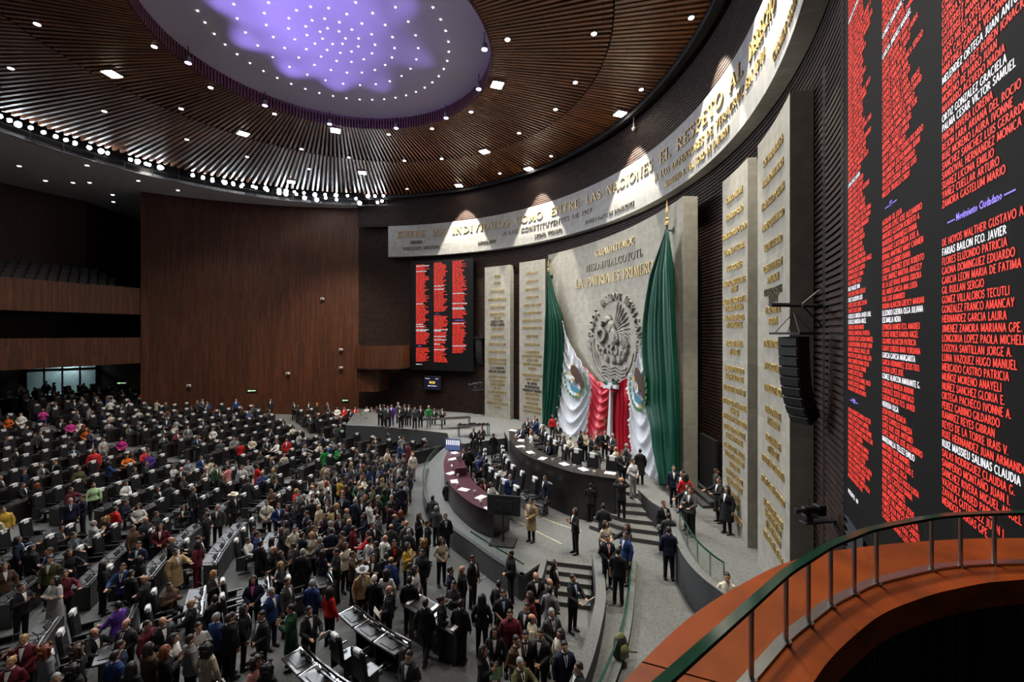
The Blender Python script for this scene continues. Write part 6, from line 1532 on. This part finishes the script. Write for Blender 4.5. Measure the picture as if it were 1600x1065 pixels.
hm = MB(); hm.bevbox((0, 0, 0), (.15, .09, .11), .015); hm.tube([(0, -.04, 0), (0, -.20, 0)], .045, 10); h3 = hm.mesh('photo_camera', M['blackmatte'])
HOLD = {'phone': ('phone', h1, 'dark phone', 'phone'), 'paper': ('paper_sheets', h2, 'white paper sheets', 'paper'), 'camera': ('photo_camera', h3, 'black camera', 'camera')}
# ------------------------------------------------------------------ the people one can tell apart, measured by the top of the head
U, Mi = UPP, MID
def HP(rows, z=None):
    """rows: 'x y facing gender top colour hair haircolour arms [k=v ...]' - facing in degrees, 0 = towards the camera, 90 = towards the stage wall, 180 = away"""
    for line in rows.strip().splitlines():
        q = line.split()
        if len(q) < 9: continue
        d = dict(rz=math.radians(float(q[2])), fem=q[3] == 'f', top=q[4], c=q[5].replace('_', ' '), hair=q[6], hc=q[7])
        a = q[8].split('+'); d['arms'] = (a[0], a[-1])
        for e in q[9:]:
            k, v = e.split('='); v = v.replace('_', ' ')
            d[k] = float(v) if k in ('h', 'zz') else v
        P(float(q[0]), float(q[1]), d.pop('zz', z), **d)
HP("""
7 878 60 f jacket brown long brown down
33 910 85 m jacket black short black phone hold=Lphone
49 850 170 m puffer black short black down
79 867 20 m jacket olive short black down c2=navy
86 899 -10 f coat light_grey long black cross
101 890 60 f sweater maroon short dark reach
108 857 70 f blouse black long black reach
97 821 80 m jacket dark_grey short dark phone legs=sit
161 875 150 f jacket black long black down
192 879 20 m jacket blue short dark reach tie=maroon
204 889 170 m jacket black short black reach+down
217 845 10 m jacket navy short black cross
218 867 160 f coat black long black down
274 856 70 m coat tan short dark reach+down
308 843 -80 f jacket maroon long black down c2=maroon
265 909 70 m puffer brown short dark phone legs=sit hold=Rphone
299 935 -60 m jacket black bald grey reach
184 938 -100 f jacket purple short black desk c2=black
197 966 0 m jacket charcoal fringe dark clasp tie=purple
230 968 95 m sweater maroon short dark reach+down
147 980 80 m jacket black fringe dark reach legs=sit
254 963 60 m jacket black fringe dark clasp
37 990 30 f jacket maroon short blond clasp c2=black
72 1005 160 f jacket grey curly auburn down
17 1025 20 f jacket maroon bun blond clasp
88 1050 60 m jacket charcoal short grey down
122 1004 150 f jacket black curly brown down
115 1034 170 f coat black curly black down
187 999 150 m jacket navy short dark down
180 1015 170 m jacket blue short dark down
205 1032 180 f jacket black long black down
232 1002 160 f coat brown long dark phone
258 1006 140 f jacket black long auburn phone
271 988 100 f blouse white long black down
297 990 150 m jacket grey short dark down
310 971 60 f sweater light_grey short black phone
338 956 160 m jacket blue short grey down
357 958 170 m jacket black short dark down
336 928 -140 m jacket charcoal short dark phone legs=sit
324 1002 170 f sweater beige curly black down h=1.02
323 800 -60 m jacket black short dark down
424 917 70 m jacket blue short grey down c2=navy
448 902 80 m jacket dark_grey short dark down
409 953 -30 m jacket charcoal short black clasp hold=Rphone
396 898 20 f jacket navy long black clasp sh=pink
362 955 140 m jacket black short dark down
381 943 120 f jacket black long black down
455 943 -70 f coat dark_green short black phone
483 946 50 f jacket black short black desk hold=Lpaper sh=white
488 904 170 m jacket blue short grey down c2=navy
515 915 150 f blouse red long dark down c2=black
473 856 170 m coat black short grey down
472 830 150 m jacket navy short dark reach
487 830 0 f jacket beige long blond clasp
460 822 30 m jacket beige short dark clasp
425 838 140 f jacket white long black down
438 859 100 f puffer black long dark phone hold=Lphone
402 829 110 m jacket blue short black down
407 843 160 m jacket black short black down
540 846 60 f jacket cream long dark down
535 829 -80 m jacket brown short dark reach+down
566 883 30 m jacket tan hat dark down hatc=light_grey
585 897 170 m jacket black short white down
608 914 -80 m jacket black bald grey clasp c2=black hold=Rpaper
640 899 175 m jacket black short dark down c2=charcoal
665 934 165 m jacket black short black back+down legs=walk
639 1015 -20 m jacket charcoal short black clasp
402 1022 70 f sweater salmon curly dark clasp
418 1033 170 f sweater black curly black down
551 860 100 m jacket brown short brown reach
584 864 0 f jacket black long black cross
604 862 170 m jacket black short black down
611 869 160 m jacket blue fringe dark down
604 887 180 f blouse white long black down
602 835 150 m sweater white bald grey down
578 838 150 f blouse white bun black down
616 842 20 f jacket black short black clasp sh=red
637 846 60 f jacket mustard long dark phone
649 882 80 f blouse white long black down
641 878 100 m jacket black short dark down
660 857 -30 m puffer black short black down c2=black
563 872 90 m jacket dark_grey short dark clasp
704 884 90 m jacket navy short dark down c2=black
709 906 -20 f sweater charcoal short black phone c2=navy hold=Lcamera
722 883 -60 m sweater black bald grey down
739 866 60 m jacket black short dark down hold=Lpaper
753 926 175 f jacket black long black down
786 920 10 m vest black short dark clasp sh=pale_blue c2=black
797 951 0 m puffer maroon short dark down
773 977 0 f jacket black long black down lk=skirt c2=lime
755 1006 70 f jacket black long dark phone hold=Lphone
807 991 40 m jacket brown short dark clasp
821 984 0 m jacket black short black down tie=black
844 981 -20 m jacket charcoal short dark clasp
813 1026 30 m jacket olive short grey reach tie=black
882 1000 10 m jacket navy short black down tie=navy
904 1033 -70 m jacket charcoal short dark clasp
876 981 -50 f blouse cream long dark down
862 949 20 m jacket dark_grey short grey clasp tie=maroon
831 958 90 m jacket beige fringe dark down
823 940 -30 m jacket black short black clasp
828 922 -60 f sweater maroon long dark down
837 893 10 m coat black fringe dark clasp
859 903 40 m jacket black fringe dark down
860 914 150 m jacket grey short dark clasp
865 875 60 m jacket black short black down+up
895 896 40 m jacket black short dark desk hold=Lpaper sh=pale_blue
798 859 -70 m puffer black short black clasp
780 905 150 m jacket charcoal short dark down
720 935 160 m jacket black short dark down
690 930 100 f sweater black bun black clasp
""", 0)
HP("""
949 834 10 m jacket black short dark clasp tie=red
966 854 155 m vest black short black down sh=white c2=black
978 829 -60 m jacket blue short black down
980 817 -60 f jacket black long black reach
946 812 30 f sweater beige long dark clasp
923 753 155 m jacket black short black phone
899 792 -70 f jacket black long black phone
830 777 -40 m coat tan short black clasp
852 742 -60 m jacket navy short black down c2=grey sh=white
797 740 10 m jacket blue short grey down tie=navy
782 724 100 f jacket white long dark phone c2=white
725 700 -40 m jacket black short dark clasp
734 698 170 m jacket black short dark down
749 711 120 m jacket blue short dark up
771 676 170 f coat black short dark down
760 716 150 m jacket black short dark reach
716 712 60 m jacket charcoal short dark down
742 720 100 f jacket black long black phone
728 729 60 m jacket black short dark down legs=sit
756 746 30 f jacket maroon long dark desk legs=sit
767 752 50 f jacket white long dark desk legs=sit
740 738 40 m jacket black short dark phone legs=sit
1045 800 160 m jacket charcoal short dark phone
1045 821 165 m jacket navy short dark down h=1.04 c2=black
1136 893 -20 f blouse cream bun black clasp
1118 690 0 m jacket black short dark down zz=1.75
""", Mi)
HP("""
943 785 170 m jacket charcoal short dark clasp zz=.95
971 745 170 m jacket black bald grey face zz=1.4
1037 781 10 m jacket black short dark down tie=black hold=Rpaper zz=1.0
""", Mi)
HP("""
989 716 30 f puffer silver short black clasp c2=light_grey
1000 700 175 m coat black short black down
979 692 40 m jacket dark_grey short grey down
972 702 20 m jacket charcoal short dark clasp tie=black
962 697 -140 f jacket cream short blond desk
945 671 0 m jacket black short dark clasp tie=charcoal
957 676 -60 m jacket dark_grey short grey clasp
931 694 170 f coat grey long brown down
924 678 60 m jacket charcoal short dark clasp
934 672 -70 m jacket black short dark down
907 672 -80 m jacket black short dark clasp
914 672 30 f blouse cream short dark clasp
891 680 -30 f jacket cream short white desk legs=sit
881 678 -80 m jacket charcoal short grey reach
872 660 0 m jacket black fringe grey clasp legs=sit
863 647 20 f sweater red long dark cross
839 653 -120 m jacket blue short black desk
824 652 -20 m jacket charcoal short dark reach
835 649 -30 m jacket charcoal short dark clasp
830 671 -90 f dress white long auburn down
857 689 -60 m jacket navy short dark desk legs=sit tie=maroon
849 664 -70 m jacket black short dark desk
817 664 -60 m jacket navy short dark desk
1053 726 -20 m jacket navy short dark down c2=black
1066 734 -60 m jacket black short dark clasp
1071 738 160 f sweater red long dark down
1075 755 -60 f jacket black long black reach
1079 760 -50 m jacket dark_grey short dark desk
1119 731 60 m jacket charcoal short dark down c2=charcoal
1124 745 -80 m jacket black short dark reach
1136 758 -60 f coat black long black down
594 631 30 m jacket black short dark clasp
600 631 60 f jacket black long dark phone
606 633 20 m jacket charcoal short dark face hold=Lcamera
612 631 0 m jacket purple short dark face c2=blue hold=Lcamera
622 628 60 m jacket dark_grey short grey down
626 634 -20 f jacket black long brown clasp
632 631 40 m jacket black short dark face hold=Lcamera
639 631 0 m jacket charcoal short dark face hold=Lcamera
648 635 30 m puffer dark_grey short dark face hold=Lcamera
657 633 20 m jacket black short dark up
670 633 30 m puffer green short grey face c2=grey hold=Lcamera
679 637 0 m jacket black short dark clasp legs=sit
691 637 20 m jacket black short dark phone legs=sit
740 668 0 m jacket black short dark desk legs=sit
753 664 -20 m jacket charcoal short dark desk legs=sit tie=red
""", U)
HP("""
223 610 20 m jacket red short dark clasp
259 628 30 m sweater black bald grey face hold=Lcamera c2=tan
316 622 60 f jacket dark_grey short dark clasp
324 626 30 m jacket blue short dark clasp
369 622 20 m jacket blue short dark cross
423 622 10 m jacket black short dark face
459 627 60 m jacket black short dark clasp
483 627 0 m jacket black short dark clasp
511 627 70 m jacket navy short dark down
527 635 10 f coat white long black clasp
538 635 0 m jacket red short dark clasp
549 639 -20 m jacket navy short dark clasp
555 635 0 m jacket red short dark clasp
562 642 -30 m jacket charcoal short dark clasp
573 634 10 m jacket white short dark down
580 635 60 m jacket black short dark clasp
560 655 60 m jacket black bald grey reach
572 652 -30 m jacket blue short dark down sh=pale_blue
594 650 -60 f jacket beige long dark face
172 623 30 f sweater white short dark cross
72 595 60 m jacket black short dark down
84 597 -60 m jacket dark_grey short dark down
143 601 0 m jacket black short dark clasp
116 623 60 m jacket black short dark clasp
127 625 -30 m jacket black short dark clasp
67 637 60 f blouse magenta long dark phone c2=blue
33 644 20 f jacket white short dark clasp
13 648 10 f blouse orange long dark clasp
110 656 60 f blouse magenta long dark clasp
125 655 10 f jacket white long dark clasp sh=mustard
135 667 30 f blouse orange long auburn clasp
159 641 170 m jacket navy short dark down
190 682 20 f blouse magenta long dark clasp
123 728 80 f puffer olive long dark down
146 753 60 f sweater lime short dark down
180 790 170 m jacket red short dark clasp
5 791 60 m puffer mustard short dark down
110 777 50 m jacket navy short grey down tie=navy
129 772 -30 m jacket navy short dark clasp tie=black
87 717 0 m jacket black short dark clasp tie=green
161 695 -20 m jacket grey bald grey clasp
198 708 60 f blouse orange curly dark reach
233 706 20 f sweater purple short dark clasp
333 667 0 f sweater white long brown clasp lk=skirt c2=grey
330 714 -80 f jacket cream long dark phone
314 711 80 m jacket blue short dark clasp
356 726 -100 m sweater salmon short black phone c2=light_grey
340 787 20 m jacket dark_grey short grey down
323 793 90 m jacket black short dark clasp
217 785 20 f blouse white long dark clasp
287 787 20 f jacket black long black phone legs=sit
251 817 30 f jacket maroon long dark clasp
169 719 150 m sweater blue curly dark desk
275 653 170 f sweater light_grey short dark desk lk=skirt c2=red
293 664 60 f jacket grey long dark reach
283 729 30 m jacket black bald grey phone
371 683 -60 m jacket grey short dark desk
376 690 -140 f sweater red short dark desk
394 682 10 f sweater cream long dark clasp c2=blue
433 688 -30 m sweater white short dark desk
448 684 20 f jacket red short dark down
475 693 80 m sweater grey short dark reach
508 699 -160 f coat green long dark down
516 693 -80 m jacket blue short grey reach
526 696 100 f blouse green long dark phone
402 725 150 f dress red short black phone
388 719 30 f sweater light_grey curly dark down
432 746 0 m jacket black short dark clasp legs=sit tie=green
508 723 170 m jacket tan short dark down
531 746 150 f sweater mustard short dark desk
364 768 80 m jacket black hat dark down hatc=cream
417 781 20 m jacket cream short dark clasp tie=black
435 785 40 m jacket blue short black clasp
450 787 -20 f jacket navy long black clasp sh=red
490 769 10 f jacket white long black down
535 771 10 m jacket navy short dark down tie=black
517 789 -60 f coat tan long dark clasp
526 785 30 f jacket black long blond clasp
475 771 60 m jacket charcoal short grey down
555 778 160 m jacket navy short grey down
565 776 20 f jacket black long dark clasp
645 707 40 m jacket cream bald grey down c2=light_grey
638 690 150 f coat maroon short dark down
626 690 60 m jacket blue short dark clasp
627 680 160 m sweater grey short dark reach
696 801 20 m jacket black short dark down tie=black
682 789 150 m puffer dark_grey short grey down
676 773 170 m puffer dark_grey short dark down
700 750 160 m jacket black short dark down
668 812 100 m jacket black short dark down
655 800 60 f jacket black long dark phone
690 838 30 f blouse beige long black clasp
""")
RNG = random.Random(2024)
def solve(px, py, z, hgt):
    if z is not None:
        d = FPX*(CAMZ-z-hgt)/(py-Y0); return ((px-800)/FPX*d, d, z)
    z = 0.5
    for _ in range(40):
        d = FPX*(CAMZ-z-hgt)/(py-Y0); x = (px-800)/FPX*d; z = .5*z+.5*fz(x, d)
    return (x, d, z)
placed = []
for q in PEOPLE:
    hh = (1.735 if q.get('legs') != 'sit' else 1.315)*q.get('h', 1.0)
    if q.get('hair') == 'hat': hh += .05
    x, y, z = solve(q['px'], q['py'], q['z'], hh)
    if q['z'] is None and blocked_by_wall(x, y-.3):
        while blocked_by_wall(x, y+.4) and y > 20: x *= .99; y *= .99
        z = fz(x, y)
    placed.append([x, y, z, q])
# ---- the rest of the crowd, standing between the rows, sitting in the chairs, and packed in front of the walk
def free(x, y, gap): return all((x-p[0])**2+(y-p[1])**2 > gap*gap for p in placed)
cc = ['black']*14+['charcoal']*9+['navy']*7+['dark grey']*6+['grey', 'grey', 'light grey', 'white', 'white', 'cream', 'beige', 'brown', 'brown', 'blue', 'maroon', 'red', 'olive', 'dark green', 'black', 'charcoal', 'navy']
def rand_person(rz, sit=False):
    fem = RNG.random() < .42; d = dict(fem=fem, rz=rz, z=None)
    d['top'] = RNG.choice(['jacket']*5+['sweater', 'coat'] if not fem else ['jacket', 'jacket', 'jacket', 'blouse', 'sweater', 'coat'])
    d['c'] = RNG.choice(cc); d['c2'] = RNG.choice(['black']*6+['charcoal', 'navy', 'dark grey'])
    d['hair'] = RNG.choice(['short']*7+['fringe', 'bald'] if not fem else ['long']*6+['bun', 'curly', 'short']); d['hc'] = RNG.choice(['black', 'black', 'dark', 'dark', 'dark', 'brown', 'grey'] if not fem else ['black', 'black', 'dark', 'dark', 'brown', 'blond', 'auburn'])
    a = RNG.choice(['down', 'clasp', 'phone', 'clasp', 'reach', 'desk', 'cross', 'down']) if not sit else RNG.choice(['desk', 'phone', 'clasp'])
    d['arms'] = (a, a if RNG.random() < .7 and a != 'reach' else 'down' if not sit else a); d['h'] = RNG.uniform(.93, .98) if fem else RNG.uniform(.97, 1.04)
    if sit: d['legs'] = 'sit'
    elif RNG.random() < .3: d['legs'] = 'shift'
    if not fem and d['top'] == 'jacket' and RNG.random() < .5: d['tie'] = RNG.choice(['black', 'navy', 'maroon', 'red'])
    d['sh'] = RNG.choice(['white', 'white', 'white', 'pale blue', 'black'])
    return d
extra = []
def add(x, y, rz, sit=False):
    z = fz(x, y)
    if not in_view(x, y, z+1.2, 20) or blocked_by_wall(x, y+.4): return
    q = rand_person(rz, sit); placed.append([x, y, z, q])
for (dist, k, bi, j, a, r, x, y, z) in slots:
    if RNG.random() < (.32 if dist > 16 else .24):
        cx, cy = FC[0]+(r+.66)*math.cos(a), FC[1]+(r+.66)*math.sin(a)
        if free(cx, cy, .75): add(cx, cy, a-math.pi/2+RNG.uniform(-.3, .3), True); continue
    if RNG.random() < (.62 if dist > 16 else .5):
        rr = r+1.28; aa = a+RNG.uniform(-.3, .3)/r; cx, cy = FC[0]+rr*math.cos(aa), FC[1]+rr*math.sin(aa)
        if free(cx, cy, .55): add(cx, cy, RNG.uniform(-math.pi, math.pi) if RNG.random() < .5 else a-math.pi/2+RNG.uniform(-1, 1))
def edge_r(a):
    """distance from the seat centre to the edge of the tribune walk in direction a"""
    best = 8.0
    for p in plat_edge:
        b = math.atan2(p[1]-FC[1], p[0]-FC[0]) % (2*math.pi)
        if abs(b-a) < .12: best = max(best, math.dist(p, FC)+.45)
    return best
tries = 0
while tries < 5200:
    tries += 1; a = math.radians(RNG.uniform(128, 226)); r = RNG.uniform(8.2, 13.0 if math.radians(150) < a < math.radians(214) else 11.1)
    if r < edge_r(a) or RNG.random() > (1 if a < math.radians(212) else .35): continue
    x, y = FC[0]+r*math.cos(a), FC[1]+r*math.sin(a)
    if free(x, y, .56): add(x, y, RNG.uniform(-math.pi, math.pi))
for _ in range(500):
    a = math.radians(RNG.uniform(97, 128)); r = RNG.uniform(12.2, 15.5); x, y = FC[0]+r*math.cos(a), FC[1]+r*math.sin(a)
    pyy = Y0+FPX*(CAMZ)/y
    if y < 33.5 and x < -4.2 and free(x, y, .7): add(x, y, RNG.uniform(-math.pi, math.pi))
# ---- seats and desk units, left out where somebody is standing in the photograph
NSEAT = 290; far_s, far_d = [], []; nS = nD = 0
seatedp = [p for p in placed if p[3].get('legs') == 'sit']; standp = [p for p in placed if p[3].get('legs') != 'sit']
def clear(x, y, gap, who=None): return all((x-p[0])**2+(y-p[1])**2 > gap*gap for p in (standp if who is None else who))
for i, (dist, k, bi, j, a, r, x, y, z) in enumerate(slots):
    rz = a-math.pi/2                    # local -Y looks at the tribune
    cx, cy = FC[0]+(r+.72)*math.cos(a), FC[1]+(r+.72)*math.sin(a); cz = fz(cx, cy)
    lab = '%s %%s of the %s row, seat block %s' % (ordinal(j+1), ordinal(k+1), blocks[bi][2])
    if clear(cx, cy, .50):
        if nS < NSEAT: placeparts(seat_src, 'armchair', lab % 'black chair', 'chair', (cx, cy, cz), rz, 'black leather chairs of the hall'); nS += 1
        else: far_s.append((cx, cy, cz, rz))
    if clear(x, y, .40):
        if nD < NSEAT: placeparts(desk_src, 'desk_unit', lab % 'black desk', 'desk', (x, y, z), rz, 'black desk units of the hall'); nD += 1
        else: far_d.append((x, y, z, rz))
stuff_join(seat_src, far_s, 'far_armchairs', 'countless black chairs with white headrests in the far rows of the hall', 'chair')
stuff_join(desk_src[:3]+desk_src[4:5], far_d, 'far_desks', 'countless black desk units in the far rows of the hall', 'desk')
# ---- sort by size in the picture, name them and build the 300 largest
def pix(p): return 800+FPX*p[0]/p[1], Y0-FPX*(p[2]+1.6-CAMZ)/p[1]
vis = [p for p in placed if p[1] > 3 and -25 < pix(p)[0] < 1625 and pix(p)[1] < 1075]
handp = [p for p in vis if 'px' in p[3]]; auto = sorted([p for p in vis if 'px' not in p[3]], key=lambda p: p[1])
NMAX = 300
both = sorted(vis, key=lambda p: p[1]*(.74 if 'px' in p[3] else 1)); indiv, rest = both[:NMAX], both[NMAX:]
shortb = ['by the walnut wall', 'facing the maroon desk end', 'in mid hall', 'facing the walk', 'before the galleries', 'near the lectern screen', 'under the camera']
def where(p):
    x, y, z = p[:3]; r = math.dist((x, y), FC); a = math.degrees(math.atan2(y-FC[1], x-FC[0])) % 360
    q = p[3]
    if q.get('z') == U: return 'among the photographers' if x < -4 else ('at the press table' if y > 29 else ('on the upper ramp by the slabs' if x > 5.6 and y < 19.8 else 'behind the high desk below the flags'))
    if q.get('z') is not None and q['z'] > .8: return 'on the broad steps'
    if q.get('z') == Mi: return 'on the corridor ramp' if x > 1.9 and y < 17 else ('behind the maroon desk' if x < -.2 and y > 18 else 'between the two tribune desks')
    if q.get('z') in (.3, .45): return 'on the short steps'
    if x > -4.2 and y < 16.3: return 'in the well by the short steps'
    if y > 38.5: return 'along the back walls'
    if r < 11.3: return 'in the crowd along the walk'
    k = int((r-11.3)/1.75); bi = min(range(7), key=lambda i: abs((blocks[i][0]+blocks[i][1])/2-a))
    return 'in %s seat row %s' % (ordinal(k+1), shortb[bi])
def look(q):
    n = {'jacket': 'jacket', 'coat': 'long coat', 'sweater': 'sweater', 'blouse': 'blouse', 'vest': 'dark vest', 'dress': 'dress', 'puffer': 'padded jacket'}[q.get('top', 'jacket')]
    hr = {'short': q.get('hc', 'dark')+' hair', 'long': 'long '+q.get('hc', 'dark')+' hair', 'bald': 'bald', 'fringe': 'balding', 'curly': 'curly hair', 'bun': 'hair bun', 'hat': 'wide-brimmed hat'}[q.get('hair', 'short')]
    return '%s in %s %s, %s' % ('seated person' if q.get('legs') == 'sit' else 'person', q.get('c', 'black'), n, hr)
labs = {}
for p in indiv: p.append(look(p[3])+', '+where(p)); labs.setdefault(p[4], []).append(p)
for l, ps in labs.items():
    if len(ps) > 1:
        ps.sort(key=lambda p: pix(p)[0])
        for i, p in enumerate(ps): p[4] = ordinal(i+1)+' '+look(p[3])+', '+where(p)
for p in indiv:
    w_ = p[4].split()
    if len(w_) > 16: p[4] = p[4].replace(' padded', '').replace(' long coat', ' coat').replace('wide-brimmed ', '').replace(' end', '')
for p in indiv: make_person(p[0], p[1], p[2], p[3]['rz'], p[3], p[4])
# ---- everyone beyond that, one mass at the far side
M['crowd'] = bpy.data.materials.new('crowd_cloth'); M['crowd'].use_nodes = True
_N, _L = nt(M['crowd']); _a = _N.new('ShaderNodeVertexColor'); _a.layer_name = 'Col'; _L.new(_a.outputs[0], _N['Principled BSDF'].inputs[0]); _N['Principled BSDF'].inputs['Roughness'].default_value = .8
def low(me, ratio=.07):
    key = ('low', me.name)
    if key in _cache: return _cache[key]
    o = bpy.data.objects.new('tmp', me); COL.objects.link(o)
    if len(me.polygons) > 600: m_ = o.modifiers.new('d', 'DECIMATE'); m_.ratio = ratio
    dg = bpy.context.evaluated_depsgraph_get(); m2 = bpy.data.meshes.new_from_object(o.evaluated_get(dg)); bpy.data.objects.remove(o)
    v = np.array([c.co[:] for c in m2.vertices]); f = [tuple(p.vertices) for p in m2.polygons]; bpy.data.meshes.remove(m2)
    _cache[key] = (v, f); return v, f
V, F, CC, off = [], [], [], 0
for p in rest:
    q = p[3]; ar = q['arms']; ar = (ar[0], ar[0]) if ar[0] in ('clasp', 'desk', 'phone') else ('down', 'down'); lg = q.get('legs', 'stand'); lg = 'stand' if lg == 'shift' else lg
    tp = q['top'] if q['top'] in ('jacket', 'coat') else 'blouse'; hr = q['hair'] if q['hair'] in ('short', 'long', 'curly') else 'short'
    fem = q['fem']; h = q.get('h', 1); dz = -.42*h if lg == 'sit' else 0; c_, s_ = math.cos(q['rz']), math.sin(q['rz'])
    pcs = [(body_mesh(ar, lg, fem), RNG.choice(SK)), (top_mesh(ar, tp, fem, lg), CL[q['c']]), (legs_mesh(lg, 'trousers'), CL[q.get('c2', 'black')]), (hair_mesh(hr), HC[q['hc']])]
    if tp == 'jacket': pcs.append((shirt_mesh(fem, .022, False), CL[q.get('sh', 'white')]))
    for me, col in pcs:
        v, f = low(me); v = v*h; F += [tuple(i+off for i in k) for k in f]; off += len(v)
        V.append(np.stack([v[:, 0]*c_-v[:, 1]*s_+p[0], v[:, 0]*s_+v[:, 1]*c_+p[1], v[:, 2]+p[2]+dz], 1)); CC.append(np.tile([*col, 1.0], (len(v), 1)))
if V:
    me = bpy.data.meshes.new('crowd'); me.from_pydata(np.concatenate(V).tolist(), [], F); me.materials.append(M['crowd'])
    ca = me.color_attributes.new('Col', 'FLOAT_COLOR', 'POINT'); ca.data.foreach_set('color', np.concatenate(CC).ravel()); me.polygons.foreach_set('use_smooth', [True]*len(me.polygons)); me.update()
    tag(link('crowd', me), 'dense crowd of small figures filling the far seat rows', 'crowd', None, 'stuff')
print('PEOPLE', len(handp), len(auto), len(indiv), len(rest), 'slots', len(slots))
